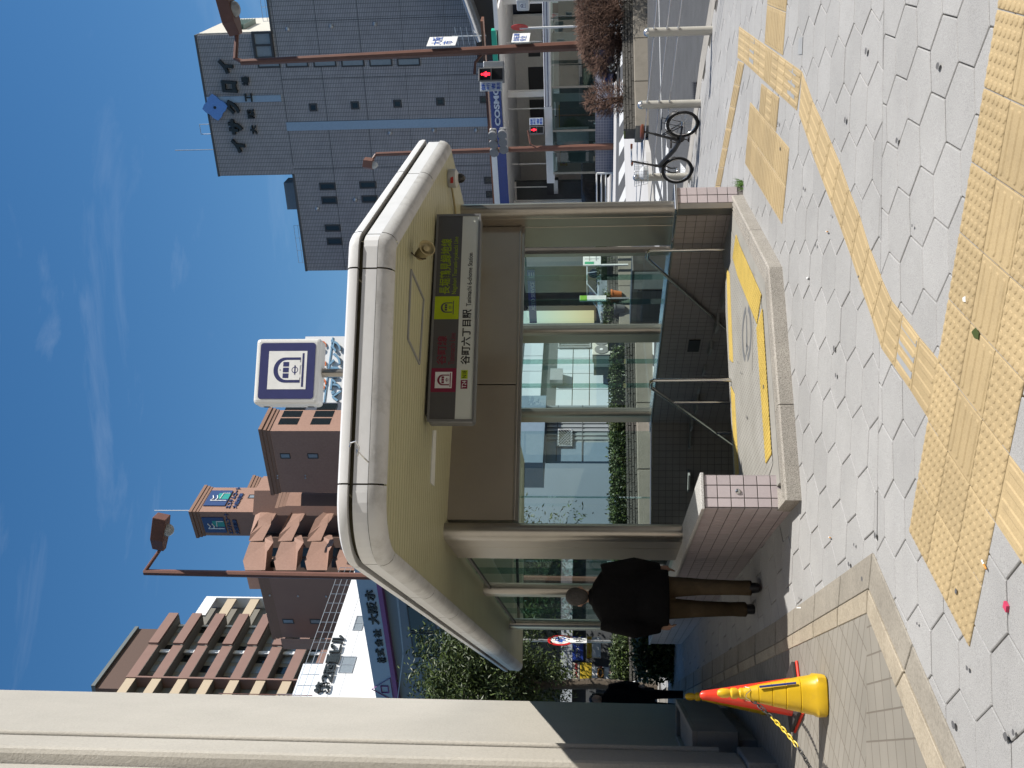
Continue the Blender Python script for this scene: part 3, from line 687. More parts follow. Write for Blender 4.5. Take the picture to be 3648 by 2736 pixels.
# round floor sticker with an arrow
def sticker():
    c = V((.445, 9.49)); k = 40; zz = lambda p: gz(p[0], p[1], LZ+.005)
    MB().prism([(c.x+a, c.y+b, gz(c.x+a, c.y+b, LZ+.003)) for a, b in ((-.36, -.30), (.24, -.32), (.38, .30), (-.22, .32))], (0, 0, -.002)).build('sticker_base', 'landing_grey', ent)
    mb = MB()
    for (a0, a1, r0, r1) in ((R(15), R(165), .200, .262), (R(195), R(345), .200, .262)):
        o = [c+V((math.cos(a0+(a1-a0)*i/k), math.sin(a0+(a1-a0)*i/k)))*r1 for i in range(k+1)]; i_ = [c+V((math.cos(a0+(a1-a0)*i/k), math.sin(a0+(a1-a0)*i/k)))*r0 for i in range(k+1)]
        for j in range(k): mb.quad(*[(p.x, p.y, zz(p)) for p in (i_[j], i_[j+1], o[j+1], o[j])][::-1])
    ax = V((-.97, -.10)).normalized(); up = V((-ax.y, ax.x))
    for loc in ([(-.17, -.015), (.12, -.034), (.12, .034), (-.17, .015)], [(.08, -.02), (.20, -.05), (.13, .10)], ):
        mb.add([((c+ax*p[0]+up*p[1]).x, (c+ax*p[0]+up*p[1]).y, zz(c+ax*p[0]+up*p[1])) for p in loc], [tuple(range(len(loc)))])
    mb.build('direction_sticker', mat('sticker_grey', (.16, .165, .175), .6), ent)
sticker()
# stairs going down
ds = V((-.40, .917)); de = V((.917, .40))
e0 = V(E[1])
for k in range(1, 13):
    a = e0+ds*(.30*(k-1)+.02); strip_ = [a-de*6, a+de*6, a+de*6+ds*.30, a-de*6+ds*.30]
    pp = clip_to([tuple(p) for p in strip_], [tuple(p) for p in PIT])
    if len(pp) > 2: MB().prism([V((p[0], p[1], .31-.17*k)) for p in pp], (0, 0, -.17)).build('stair_step', 'landing_grey', ent)
MB().prism([V((p[0], p[1], -2.1)) for p in PIT], (0, 0, -.1)).build('stair_floor', 'landing_grey', ent)
# --- columns
SOF = lambda x, y: 3.337-.0275*y
def blade(c, run, wid, nose, name='column', z0=None, z1=None):
    """steel column: rounded nose towards the street, flat sides with seams"""
    c = V(c); e = V(run).normalized(); n = V((e.y, -e.x)); r_ = wid/2; L_ = V(run).length
    nosep = [c+n*r_*math.cos(t)-e*r_*1.25*math.sin(t) for t in [math.pi*i/14 for i in range(15)]]
    z0 = TOPZ+.027; z1 = SOF(c.x, c.y)+.05
    MB().prism([V((p.x, p.y, z0)) for p in nosep], (0, 0, z1-z0)).build(name, 'steel', ent, smooth=True)
    m_ = MB(); s_ = .006; n_ = nose
    for (a, b) in n_:
        m_.prism([V((p.x, p.y, z0)) for p in (c+e*(a+s_)-n*r_, c+e*(a+s_)+n*r_, c+e*(b)+n*r_, c+e*(b)-n*r_)], (0, 0, z1-z0))
    m_.build('column_panel', 'steel_panel', ent, bevel=.004, seg=1)
    MB().prism([V((p.x, p.y, z0)) for p in (c+e*.002-n*(r_-.008), c+e*.002+n*(r_-.008), c+e*L_+n*(r_-.008), c+e*L_-n*(r_-.008))], (0, 0, z1-z0-.01)).build('column_core', 'steel_dark', ent)
blade((-1.425+.03, 9.72+.05), (dLx*.86, dLy*.86), .165, [(0, .30), (.30, .86)])
blade((1.80, 10.86), (dRx*.55, dRy*.55), .165, [(0, .16), (.16, .55)])
def post(p, e, r_=.062, depth=.17, z1=None):
    p = V(p); e = V(e).normalized(); z0 = TOPZ+.014; z1 = SOF(p.x, p.y)+.03; n = V((e.y, -e.x))
    ring = [p+n*r_*math.cos(t)-e*r_*math.sin(t) for t in [math.pi*i/10 for i in range(11)]]
    MB().prism([V((q_.x, q_.y, z0)) for q_ in ring], (0, 0, z1-z0)).build('column', 'steel', ent, smooth=True)
    MB().prism([V((q_.x, q_.y, z0)) for q_ in (p-n*r_+e*.004, p+n*r_+e*.004, p+n*r_+e*depth, p-n*r_+e*depth)], (0, 0, z1-z0)).build('column_panel', 'steel_panel', ent, bevel=.003, seg=1)
post(wr(2.72, .12), (dRx, dRy), .075, .20); post(wr(5.22, .12), (dRx, dRy), .075, .18)
post(wl(4.75, .17), (dLx, dLy), .07, .17); post(wl(7.75, .17), (dLx, dLy), .07, .17)
# --- lintel across the mouth
la, lb = V((-1.30, 9.88, 0)), V((1.66, 10.94, 0)); le = (lb-la).normalized(); ln_ = V((le.y, -le.x, 0))
zb = at(1835, 1880, 9.9).z; zt = 3.05
Lw = (lb-la).length
for (a, b) in ((0, Lw*.436), (Lw*.440, Lw)):
    MB().obox(la+le*a+V((0, 0, zb+.02)), le*(b-a), -ln_*.14, V((0, 0, zt+.06-zb))).build('lintel_panel', 'steel_panel', ent, bevel=.004)
MB().obox(la+ln_*.006+V((0, 0, zb)), le*Lw, -ln_*.155, V((0, 0, .022))).build('lintel_trim', 'steel', ent, bevel=.003)
MB().obox(la-ln_*.02+V((0, 0, zb-.03)), le*Lw, -ln_*.10, V((0, 0, .028))).build('lintel_trim', 'steel', ent)
# side frame beside the right column
MB().prism([V((*wr(.95, .10), .84)), V((*wr(.95, .18), .84)), V((*wr(1.01, .18), .84)), V((*wr(1.01, .10), .84))], (0, 0, zb-.84)).build('glazing_frame', 'steel', ent)
# --- glazing
def panes(pts, n, out, z0=TOPZ+.03, name='glass_pane'):
    a, b = V(pts[0]), V(pts[1]); e = (b-a).normalized(); nn = V((e.y, -e.x))
    for k in range(n):
        p = a.lerp(b, k/n)+e*.006; q_ = a.lerp(b, (k+1)/n)-e*.006
        zt0 = SOF(p.x, p.y)-.03; zt1 = SOF(q_.x, q_.y)-.03
        f_ = MB().quad(V((p.x, p.y, z0)), V((q_.x, q_.y, z0)), V((q_.x, q_.y, zt1)), V((p.x, p.y, zt0))).build(name, 'glass', ent)
        if k: MB().obox(V((p.x-e.x*.010, p.y-e.y*.010, z0)), V((e.x*.008, e.y*.008, 0)), V((nn.x*.07, nn.y*.07, 0)), V((0, 0, zt0-z0))).build('glass_fin', 'glass_edge', ent)
panes((wr(1.02, .14), wr(2.68, .14)), 3, 1); panes((wr(2.95, .14), wr(5.16, .14)), 3, 1)
panes((BL, (BR[0]-.12, BR[1])), 3, 1)
panes((wl(2.90, .17), wl(4.68, .17)), 2, 1); panes((wl(4.95, .17), wl(7.7, .17)), 3, 1)
for (a, b) in (((BL[0], BL[1]), (BR[0], BR[1])), (wr(1.0, .14), wr(5.3, .14)), (wl(2.8, .17), wl(8.1, .17))):
    a, b = V(a), V(b); z0, z1 = SOF(*a)-.08, SOF(*b)-.08
    MB().tube([V((a.x, a.y, z0)), V((b.x, b.y, z1))], .022, 6).build('head_rail', 'steel_dark', ent)
# --- handrails
def rail(p, z1, run, drop, posts, r_=.019):
    p = V(p); z0 = gz(p.x, p.y, LZ); d = V((ds.x, ds.y))
    a = V((p.x, p.y, z0)); b = V((p.x, p.y, z1-.02)); c = V((p.x+d.x*.03, p.y+d.y*.03, z1)); e = V((p.x+d.x*run, p.y+d.y*run, z1)); 
    f_ = e+V((d.x*2.6, d.y*2.6, -drop*2.6))
    MB().tube([a, b, c, e, e+V((d.x*.03, d.y*.03, -drop*.02)), f_], r_, 10).build('handrail', 'steel_bright', ent, smooth=True)
    for s_ in posts:
        t = e+V((d.x*s_, d.y*s_, -drop*s_)); MB().tube([t, V((t.x, t.y, t.z-.95))], .016, 8).build('rail_post', 'steel_bright', ent, smooth=True)
rail((.032, 10.403), 1.09, .16, .60, (.42, 1.3)); rail((1.40, 11.02), 1.09, .16, .60, ())
for s_ in (.95, 1.85):
    t = V((1.40, 11.02, 1.09))+V((ds.x*(.16+s_), ds.y*(.16+s_), -.6*s_)); MB().tube([t, t+V((.12, .05, -.04)), t+V((.2, .09, .0))], .008, 6).build('rail_bracket', 'steel', ent)
MB().box(V((*wr(2.9, -.012), .42)), .02, .30, .14, math.atan2(dRy, dRx)-math.pi/2).build('wall_plate', 'steel_dark', ent)
# --- canopy: swept edge profile with a rounded left corner
FLp, FMp, REp = V((-1.132, 7.25)), V((1.021, 7.652)), V((2.308, 10.19))
BLp = V((-4.67, 17.22)); BRp = V((REp.x-.437*8.3, REp.y+.899*8.3))
path = []
def arc(p0, p1, p2, r_, n):
    a = (p0-p1).normalized(); b = (p2-p1).normalized(); th = a.angle(b); t = r_/math.tan(th/2); c = p1+(a+b).normalized()*(r_/math.sin(th/2))
    s0, s1 = p1+a*t-c, p1+b*t-c; a0 = math.atan2(s0.y, s0.x); a1 = math.atan2(s1.y, s1.x)
    d = (a1-a0+math.pi) % (2*math.pi)-math.pi
    return [c+V((math.cos(a0+d*i/n), math.sin(a0+d*i/n)))*r_ for i in range(n+1)]
cornerFL = arc(BLp, FLp, FMp, .42, 10)
cornerFM = arc(FLp, FMp, REp, .05, 2)
def dense(a, b, step):
    n = max(1, round((b-a).length/step)); return [a.lerp(b, i/n) for i in range(n)]
segs = [('left', BLp, cornerFL[0]), ('front', cornerFL[-1], cornerFM[0]), ('right', cornerFM[-1], REp), ('rear', REp, BRp), ('end', BRp, BLp)]
poly = [BLp]+cornerFL+cornerFM+[REp, BRp]
def pnorm(poly):
    ns = []
    m_ = len(poly)
    for i in range(m_):
        a, b, c = poly[i-1], poly[i], poly[(i+1) % m_]
        t0 = (b-a).normalized(); t1 = (c-b).normalized(); k0 = V((t0.y, -t0.x)); k1 = V((t1.y, -t1.x)); mm = (k0+k1).normalized(); ns.append(mm/max(.35, mm.dot(k0)))
    return ns
pn = pnorm(poly)
ROLL_P = [(-.01, -.004), (.012, .0), (.045, .012), (.072, .038), (.088, .075), (.092, .110)]
BAND_P = [(.080, .116), (.080, .222)]
BACK_P = [(.0, .05), (.07, .112), (.03, .225), (.03, .262), (.0, .33)]
CAP_P = [(.05, .254), (.100, .256), (.102, .285), (.092, .318), (.062, .336), (-.25, .352)]
def sweep(pts, nrm, prof, name, m, smooth=True):
    mb = MB(); k = len(prof); vs = []
    for (p, n_) in zip(pts, nrm):
        for (d, z) in prof: q_ = p+n_*d; vs.append(V((q_.x, q_.y, SOF(p.x, p.y)+z)))
    mb.add(vs, [(i*k+j, (i+1)*k+j, (i+1)*k+j+1, i*k+j+1) for i in range(len(pts)-1) for j in range(k-1)])
    return mb.build(name, m, ent, smooth=smooth)
sweep(poly+[poly[0]], pn+[pn[0]], BACK_P, 'gutter', 'gutter', False)
def panel(pts, nrm, trim=.006):
    pts = list(pts); nrm = list(nrm)
    pts[0] = pts[0]+(pts[1]-pts[0]).normalized()*trim; pts[-1] = pts[-1]+(pts[-2]-pts[-1]).normalized()*trim
    sweep(pts, nrm, ROLL_P, 'fascia_roll', 'fascia_roll'); sweep(pts, nrm, BAND_P, 'fascia_band', 'fascia_white', False); sweep(pts, nrm, CAP_P, 'roof_edge', 'fascia_white')
i0 = 1; i1 = len(cornerFL); i2 = i1+1; i3 = i1+len(cornerFM)
def straight(a, b, na, nb, cuts):
    for (t0, t1) in zip(cuts[:-1], cuts[1:]): panel([a.lerp(b, t0), a.lerp(b, t1)], [na.lerp(nb, t0) if t0 else na, na.lerp(nb, t1)])
kL = V((-dLy, dLx)); kf = (FMp-FLp).normalized(); kF = V((kf.y, -kf.x)); kr = (REp-FMp).normalized(); kR = V((kr.y, -kr.x))
leftdir = (cornerFL[0]-BLp).normalized(); kL = V((leftdir.y, -leftdir.x))
cutsL = [0, .14, .28, .42, .555, .69, .83, 1.0]
A0, A1 = BLp, cornerFL[0]
for j, (t0, t1) in enumerate(zip(cutsL[:-1], cutsL[1:])): panel([A0.lerp(A1, t0), A0.lerp(A1, t1)], [pn[0] if t0 == 0 else kL, kL])
panel([A1]+cornerFL[1:]+[cornerFL[-1]+kf*.06], [kL]+pn[2:i1]+[kF, kF])
F0, F1 = cornerFL[-1]+kf*.06, cornerFM[0]-kf*.16
panel([F0, F1], [kF, kF])
panel([F1]+cornerFM+[cornerFM[-1]+kr*.05], [kF]+pn[i1+1:i3+1]+[kR])
G0 = cornerFM[-1]+kr*.05
panel([G0, G0.lerp(REp, .60)], [kR, kR]); panel([G0.lerp(REp, .60), REp], [kR, pn[i3+1]])
panel([REp, BRp], [pn[i3+1], pn[i3+2]]); panel([BRp, BLp], [pn[i3+2], pn[0]])
# roof deck
MB().add([V((p.x, p.y, SOF(p.x, p.y)+.33)) for p in poly], [tuple(range(len(poly)))]).build('roof_deck', mat('roof_grey', (.5, .5, .5), .8), ent)
# soffit boards, laid along the front edge
MB().add([V((p.x, p.y, SOF(p.x, p.y)+.022)) for p in poly], [tuple(range(len(poly)-1, -1, -1))]).build('soffit_backing', 'soffit_gap', ent)
mb = MB(); bw = .088; polyt = [tuple(p) for p in poly]
nb = V((-kf.y, kf.x))
for k in range(-4, 140):
    a = FLp+nb*(k*bw+.004); b = a+nb*(bw-.009)
    pp = clip_to([tuple(a-kf*8), tuple(a+kf*8), tuple(b+kf*8), tuple(b-kf*8)], polyt)
    if len(pp) > 2: mb.prism([V((p[0], p[1], SOF(p[0], p[1]))) for p in pp], (0, 0, .018))
mb.build('soffit_boards', 'soffit_board', ent, kind='stuff')
# hatch frame and light slot in the soffit
def on_soffit(x, y, d=0.0):
    dr = ray(x, y); k = (3.337+d-CAMH)/(dr.z+.0275); return V((dr.x*k, k, SOF(dr.x*k, k)+d))
hp = [on_soffit(1150+x/2.765, 700+y/2.765, -.004) for x, y in ((868, 725), (835, 1400), (950, 1650), (992, 1010))]
for i in range(4):
    a, b = hp[i], hp[(i+1) % 4]; MB().tube([a, b], .011, 6).build('hatch_frame', mat('hatch_grey', (.28, .28, .26), .5), ent)
lp = [on_soffit(1150+x/1.659, 900+y/1.659, -.01) for x, y in ((655, 1050), (640, 1360), (660, 1380), (672, 1050))]
MB().prism(lp, (0, 0, .02)).build('soffit_light', mat('lamp_white', (.8, .8, .74), .5), ent)

# ---------------------------------------------------------------- things fixed to the canopy
mat('sign_grey', (.085, .082, .082), .35); mat('sign_white', (.62, .64, .58), .4, var=.03); mat('sign_case', (.20, .20, .20), .4, metal=.4)
mat('maroon', (.20, .012, .045), .4); mat('maroon_ink', (.17, .02, .04), .4); mat('lime', (.42, .52, .01), .4); mat('lime_ink', (.27, .36, .01), .4); mat('black_ink', (.012, .012, .014), .5); mat('white_ink', (.78, .78, .76), .4)
mat('navy', (.035, .04, .13), .4)
# hanging station sign
sT0 = at(1500+95/1.659, 1270/1.659, 9.32)                # upper right corner
sTL = lvl(1150+615/1.659, 900+1000/1.659, sT0.z); se = (sT0-sTL); SW = se.length; se = se.normalized(); sn = V((se.y, -se.x, 0)); SH = .40
sgn = thing('station_sign', 'long grey and white illuminated station name sign hung under the canopy', 'sign', sTL)
SO = sTL+V((0, 0, -SH))
MB().obox(SO-sn*.16, se*SW, sn*.16, V((0, 0, SH))).build('case', 'sign_case', sgn, bevel=.03, seg=3)
for (a, b, c, d) in ((0, 0, SW, .018), (0, SH-.018, SW, .018), (0, .018, .02, SH-.036), (SW-.02, .018, .02, SH-.036)):
    MB().obox(SO+se*a+V((0, 0, b))+sn*.0005, se*c, sn*.012, V((0, 0, d))).build('frame', 'sign_case', sgn)
MB().obox(SO+se*.02+V((0, 0, .018))+sn*.0005, se*(SW-.04), sn*.004, V((0, 0, .145))).build('lower_panel', 'sign_white', sgn)
MB().obox(SO+se*.02+V((0, 0, .163))+sn*.0005, se*(SW-.04), sn*.004, V((0, 0, SH-.181))).build('upper_panel', 'sign_grey', sgn)
MB().obox(SO+se*.08+V((0, 0, SH))-sn*.14, se*(SW-.3), sn*.1, V((0, 0, .075))).build('hanger', 'steel_dark', sgn)
def SP(u, z, o=.0047): return SO+se*(u*SW)+V((0, 0, z))+sn*o
UPV = V((0, 0, 1))
def train_icon(o, e, u, n, s, ink, plate, parent, plate_col=True):
    """square pictogram of a train front: plate, dark tunnel arch with rails, pale car body, windows and crest; s = side"""
    o, e, u, n = V(o), V(e), V(u), V(n)
    P = lambda x, y, d: o+e*(x*s)+u*(y*s)+n*d
    def flat(pts, d, m, name='pictogram'): MB().prism([P(x, y, d) for x, y in pts], n*.0012).build(name, m, parent)
    flat([(.0, 0), (1, 0), (1, 1), (0, 1)], 0, plate)
    archp = [(.17, .16), (.83, .16), (.83, .56)]+[(.5+.33*math.cos(t), .56+.30*math.sin(t)) for t in [math.pi*i/14 for i in range(1, 14)]]+[(.17, .56)]
    flat(archp, .0016, ink)
    flat([(.06, 0.07), (.94, 0.07), (.94, .12), (.06, .12)], .0016, ink)
    body = [(.24, .17), (.76, .17), (.76, .52)]+[(.5+.26*math.cos(t), .52+.22*math.sin(t)) for t in [math.pi*i/12 for i in range(1, 12)]]+[(.24, .52)]
    flat(body, .0032, plate)
    for x in (.29, .44, .59): flat([(x, .46), (x+.12, .46), (x+.12, .61), (x, .61)], .0048, ink)
    ring = MB()
    for k in range(16):
        t0, t1 = 2*math.pi*k/16, 2*math.pi*(k+1)/16
        ring.quad(*[P(.5+r_*math.cos(t), .30+r_*math.sin(t), .0048) for r_, t in ((.085, t0), (.085, t1), (.065, t1), (.065, t0))][::-1])
    ring.build('crest', ink, parent)
    flat([(.38, .285), (.62, .285), (.62, .315), (.38, .315)], .0052, ink); flat([(.488, .67), (.512, .67), (.512, .694), (.488, .694)], .0048, ink)
    flat([(.30, .12), (.38, .12), (.38, .17), (.30, .17)], .0032, plate); flat([(.62, .12), (.70, .12), (.70, .17), (.62, .17)], .0032, plate)
sq = SH-.185
for (u0, c_, inkc, pl_) in ((.135, 'maroon', 'maroon', 'white_ink'), (.478, 'lime', 'sign_grey', 'lime')):
    o = SP(u0, .166); MB().obox(o, se*sq, sn*.0012, UPV*sq).build('icon_panel', c_, sgn)
    train_icon(o+se*sq*.16+UPV*sq*.16+sn*.0016, se, UPV, sn, sq*.68, inkc, pl_, sgn)
text('谷町線', 'maroon_ink', SP(.262, .258), se, UPV, .086, sgn, bold=.02); text('Tanimachi Line', 'maroon_ink', SP(.262, .185), se, UPV, .052, sgn, width=.30*SW*.50)
text('長堀鶴見緑地線', 'lime_ink', SP(.600, .252), se, UPV, .098, sgn, width=.275*SW, bold=.012); text('Nagahori Tsurumi-ryokuchi Line', 'lime_ink', SP(.600, .185), se, UPV, .050, sgn, width=.285*SW)
for (u0, wd, c_, tx, ic) in ((.150, .040, 'maroon', 'T24', 'white_ink'), (.196, .040, 'lime', 'N18', 'black_ink')):
    MB().obox(SP(u0, .066), se*(wd*SW), sn*.0012, UPV*.058).build('line_code', c_, sgn)
    text(tx, ic, SP(u0+.004, .077, .0064), se, UPV, .036, sgn, width=(wd-.008)*SW)
text('谷町六丁目駅', 'black_ink', SP(.262, .052), se, UPV, .082, sgn, width=.262*SW, bold=.02); text('Tanimachi 6-chome Station', 'black_ink', SP(.540, .060), se, UPV, .042, sgn, width=.262*SW, bold=.006)
# subway emblem box on the roof
fc = Plane((400+855/1.659, 1000+345/1.659), (400+830/1.659, 1000+725/1.659), 12.0)
p_tr = fc.hit(400+855/1.659, 1000+340/1.659); p_tl = fc.hit(400+828/1.659, 1000+728/1.659); p_bl = fc.hit(400+1215/1.659, 1000+728/1.659)
ew = (p_tr-p_tl).length; eh = p_tl.z-p_bl.z; ee = fc.e
emb = thing('subway_emblem', 'white lightbox with a navy train emblem on a roof pole', 'sign', (p_bl.x, p_bl.y, 3.4))
eo = V((p_bl.x, p_bl.y, p_bl.z))
MB().obox(eo-fc.n*.26, ee*ew, fc.n*.26, UPV*eh).build('case', mat('lightbox_white', (.62, .62, .60), .4, var=.03), emb, bevel=.045, seg=3)
# navy face with rounded corners
m_ = .075*ew
def rrect(o, e, u, w_, h_, r_, k=5):
    pts = []
    for (cx, cy, a0) in ((w_-r_, r_, -90), (w_-r_, h_-r_, 0), (r_, h_-r_, 90), (r_, r_, 180)):
        for i in range(k+1): t = R(a0+90*i/k); pts.append(V(o)+V(e)*(cx+r_*math.cos(t))+V(u)*(cy+r_*math.sin(t)))
    return pts
MB().prism(rrect(eo+ee*m_+UPV*m_+fc.n*.0006, ee, UPV, ew-2*m_, eh-2*m_, .035), fc.n*.004).build('emblem_field', 'navy', emb)
train_icon(eo+ee*ew*.22+UPV*eh*.20+fc.n*.0052, ee, UPV, fc.n, ew*.58, 'navy', 'white_ink', emb)
MB().tube([eo+ee*ew*.5-fc.n*.13+UPV*.02, V((eo.x+ee.x*ew*.5-fc.n.x*.13, eo.y+ee.y*ew*.5-fc.n.y*.13, 3.3))], .055, 12).build('pole', 'steel', emb, smooth=True)
for zz in (.12, .8): MB().obox(eo-ee*.002-fc.n*.20+UPV*(eh*zz), -ee*.004, fc.n*.04, UPV*.07).build('latch', 'steel_dark', emb)
# horn loudspeaker
hs_ = on_soffit(1150+870/2.765, 700+550/2.765)
sp = thing('horn_speaker', 'beige horn loudspeaker under the canopy right of the station sign', 'loudspeaker', hs_)
ax = V((.35, -.75, -.55)).normalized(); hc = hs_+V((.0, .02, -.09))
mat('speaker_beige', (.42, .34, .17), .5); mat('speaker_dark', (.10, .075, .04), .6)
MB().lathe([(.03, -.06), (.045, -.055), (.055, .06), (.068, .075), (.07, .085), (.062, .085), (.05, .06), (.02, .05)], hc, 20, ax).build('horn', 'speaker_beige', sp, smooth=True)
MB().lathe([(.03, .05), (.028, .074), (.008, .08)], hc, 14, ax).build('cone_plug', 'speaker_beige', sp, smooth=True)
MB().tube([hs_, hs_+V((-.03, 0, -.03)), hc+V((-.055, -.01, .0)), hc+V((-.05, -.01, -.03))], .006, 6).build('bracket', 'speaker_dark', sp)
# security dome camera
dc = on_soffit(1200+1200/3.016, 450+560/3.016)
sd = thing('dome_camera', 'white dome security camera under the right canopy edge', 'security camera', dc)
MB().lathe([(.085, 0), (.092, -.03), (.09, -.075), (.05, -.10)], dc+V((0, 0, -.0)), 22).build('housing', 'lightbox_white', sd, smooth=True)
MB().lathe([(.048, -.095), (.046, -.13), (.03, -.155), (.008, -.165)], dc, 18).build('dome', mat('smoke_dome', (.02, .02, .022), .08), sd, smooth=True)
MB().box(dc+V((-.03, -.091, -.045)), .07, .006, .028, R(8)).build('warning_label', mat('label_red', (.5, .05, .04), .5), sd)
MB().tube([dc+V((-.02, .0, -.02)), dc+V((-.25, .25, -.03)), dc+V((-.36, .38, -.02))], .011, 8).build('conduit', 'speaker_beige', sd)
# bent wire hook caught on the fascia
hk = [at(1150+x/1.659, 900+y/1.659, 7.12+dy) for x, y, dy in ((270, 1240, 0), (245, 1215, 0), (200, 1165, -.02), (205, 1200, -.03), (215, 1150, -.03), (195, 1115, -.03), (165, 1125, -.03), (158, 1150, -.03))]
tag(MB().tube(hk, .006, 6).build('wire_hook', 'steel_bright', None), 'bent metal hook hanging on the front edge of the white canopy', 'hook')
# ================================================================ near things
def K(r, x, y): return (r[0]+x/r[2], r[1]+y/r[2])
KS, KF, KC, KW, KB, KD = (2400, 1700, 1.601), (2000, 1900, 1.985), (2400, 2100, 2.608), (1900, 2300, 2.458), (2280, 0, 2.37), (2100, 300, 3.318)
def gp(x, y, d=0.0):
    r_ = ray(x, y); k = (d-CAMH)/(r_.z-GX*r_.x-GY); return V((r_.x*k, k, gz(r_.x*k, k, d)))
# ---- rendered building corner on the left
speckle('render_beige', (.445, .418, .365), (.35, .325, .28), (.50, .47, .415), .9, sc=38, amt=.45, bump=.9, var=.06, vs=.8, rand=0)
bld = thing('corner_building', 'tall beige rough rendered building corner at the left edge', 'building', (-3.3, 9, .2))
we = V((-.154, .988, 0)); wn = V((.988, .154, 0))
w0 = V((-3.154, 9.04, 0))
def wallbox(s0, s1, off, z0, z1, th, name, m='render_beige', bev=.015):
    MB().obox(w0+we*s0+wn*off+V((0, 0, z0)), we*(s1-s0), -wn*th, V((0, 0, z1-z0))).build(name, m, bld, bevel=bev)
zz0 = .0
wallbox(-40, -.62, -.13, zz0, 26, 12, 'wall_panel')  # length and height extended out of view to shut out sky light
wallbox(-.60, -.02, .0, zz0+.42, 26, 2.6, 'pilaster', bev=.05)
wallbox(-.62, .06, .03, zz0, zz0+.44, 2.6, 'base_stone', 'kerb_stone')
wallbox(-.04, .05, -.05, zz0, 26, 2.5, 'reveal_strip', bev=.03)
wallbox(.03, 4.9, -.32, zz0, 26, 12, 'wall_panel')
MB().lathe([(.03, 0), (.03, 10)], w0+we*.012+wn*.0+V((0, 0, .6)), 10).build('corner_bead', 'render_beige', bld, smooth=True)
mat('block_brick', (.22, .19, .16), .9, var=.1, vs=1); mat('block_glass', (.02, .025, .03), .15)
def sky_blocker(label, c, rz, L0, D0, H0):  # unseen blocks added around the camera to hold back sky light
    t = thing('sky_blocker', label, 'building', c, 'unseen blocks added to cut sky light'); e = V((math.cos(rz), math.sin(rz), 0)); n = V((-e.y, e.x, 0)); o = V(c)-e*L0/2
    MB().obox(o, e*L0, n*D0, UPV*H0).build('wall', 'block_brick', t); MB().obox(o-n*.3-e*.3+UPV*H0, e*(L0+.6), n*(D0+.6), UPV*.7).build('parapet', 'block_brick', t)
    for k in range(int(H0/3.4)): MB().obox(o+e*1.5-n*.05+UPV*(1.2+3.4*k), e*(L0-3), n*.1, UPV*1.7).build('window_band', 'block_glass', t)
sky_blocker('unseen block behind the camera, added to cut sky light', (6, -26, -.5), R(180), 70, 16, 34)
sky_blocker('unseen block far right of the camera, added to cut sky light', (52, 2, -.5), R(-90), 60, 16, 30)
# planter trough at its foot
pt = thing('wall_planter', 'grey concrete planter trough at the foot of the beige wall', 'planter', (-3.2, 10, .25))
mat('trough_grey', (.30, .28, .245), .85, var=.12, vs=4, bump=.3, bs=90)
po = w0+we*.25+wn*-.30; L_ = 1.95; W_ = .42; zb_ = gz(-3.2, 10); zt_ = at(*K(KF, 905, 1350), 9.6).z
MB().obox(po+V((0, 0, zb_+.16)), we*L_, wn*W_, UPV*(zt_-zb_-.20)).build('body', 'trough_grey', pt, bevel=.01)
MB().obox(po+we*.05+V((0, 0, zb_-.05)), we*(L_-.1), wn*(W_-.08), UPV*.21).build('plinth', 'trough_grey', pt)
for (a, b, c_, d) in ((0, 0, L_, .05), (0, W_-.05, L_, .05), (0, .05, .06, W_-.1), (L_-.06, .05, .06, W_-.1)):
    MB().obox(po+we*a+wn*b+V((0, 0, zt_-.04)), we*c_, wn*d, UPV*.045).build('rim', 'trough_grey', pt, bevel=.006)
MB().obox(po+we*.05+wn*.05+V((0, 0, zt_-.10)), we*(L_-.1), wn*(W_-.1), UPV*.05).build('soil', mat('soil', (.05, .04, .028), .95, var=.4, vs=30, bump=.8, bs=60), pt)

# ---- cones and chain
mat('cone_yellow', (.64, .40, .012), .38, var=.06, vs=9, dirt=((.30, .20, .05), .25, 14)); mat('cone_red', (.72, .045, .02), .35, var=.08); mat('rubber', (.035, .03, .03), .8); mat('chain_black', (.02, .02, .02), .5); mat('chain_yellow', (.75, .55, .04), .45); mat('tape_blue', (.02, .05, .25), .5)
def yellow_cone(name, label, loc, rz):
    """moulded yellow barrier stand: square flared foot, ribbed tapering body, knob with a ring"""
    t = thing(name, label, 'cone', loc, 'yellow barrier cones'); x0, y0, z0 = loc
    def ring(h, r_, k, n=24):
        pts = []
        for i in range(n):
            a = 2*math.pi*i/n; c_, s_ = math.cos(a), math.sin(a)
            rr = r_/(abs(c_)**k+abs(s_)**k)**(1/k); pts.append(V((x0+rr*math.cos(a+rz), y0+rr*math.sin(a+rz), z0+h)))
        return pts
    prof = [(0, .118, 5), (.012, .132, 5), (.065, .135, 5), (.082, .125, 4)]
    h = .085
    ribs = [(.17, .108), (.26, .090), (.345, .073), (.43, .056)]
    prev = .122
    for (hh, rr) in ribs:
        prof += [(hh-.004, rr+.003, 3.4), (hh, rr-.004, 3.4), (hh+.004, rr+.0, 3.4)]
    prof += [(.50, .042, 2.6), (.53, .034, 2.2)]
    n = 24; mb = MB(); vs = []
    for (hh, rr, k) in prof: vs += ring(hh, rr, k)
    mb.add(vs, [(i*n+j, i*n+(j+1) % n, (i+1)*n+(j+1) % n, (i+1)*n+j) for i in range(len(prof)-1) for j in range(n)]+[tuple(range(n-1, -1, -1)), tuple((len(prof)-1)*n+j for j in range(n))])
    mb.build('body', 'cone_yellow', t, smooth=True)
    MB().lathe([(.036, .525), (.036, .545), (.026, .556), (.036, .575), (.036, .60), (.024, .612), (.030, .63), (.031, .665), (.018, .69), (.004, .695)], loc, 16).build('knob', 'cone_yellow', t, smooth=True)
    return t
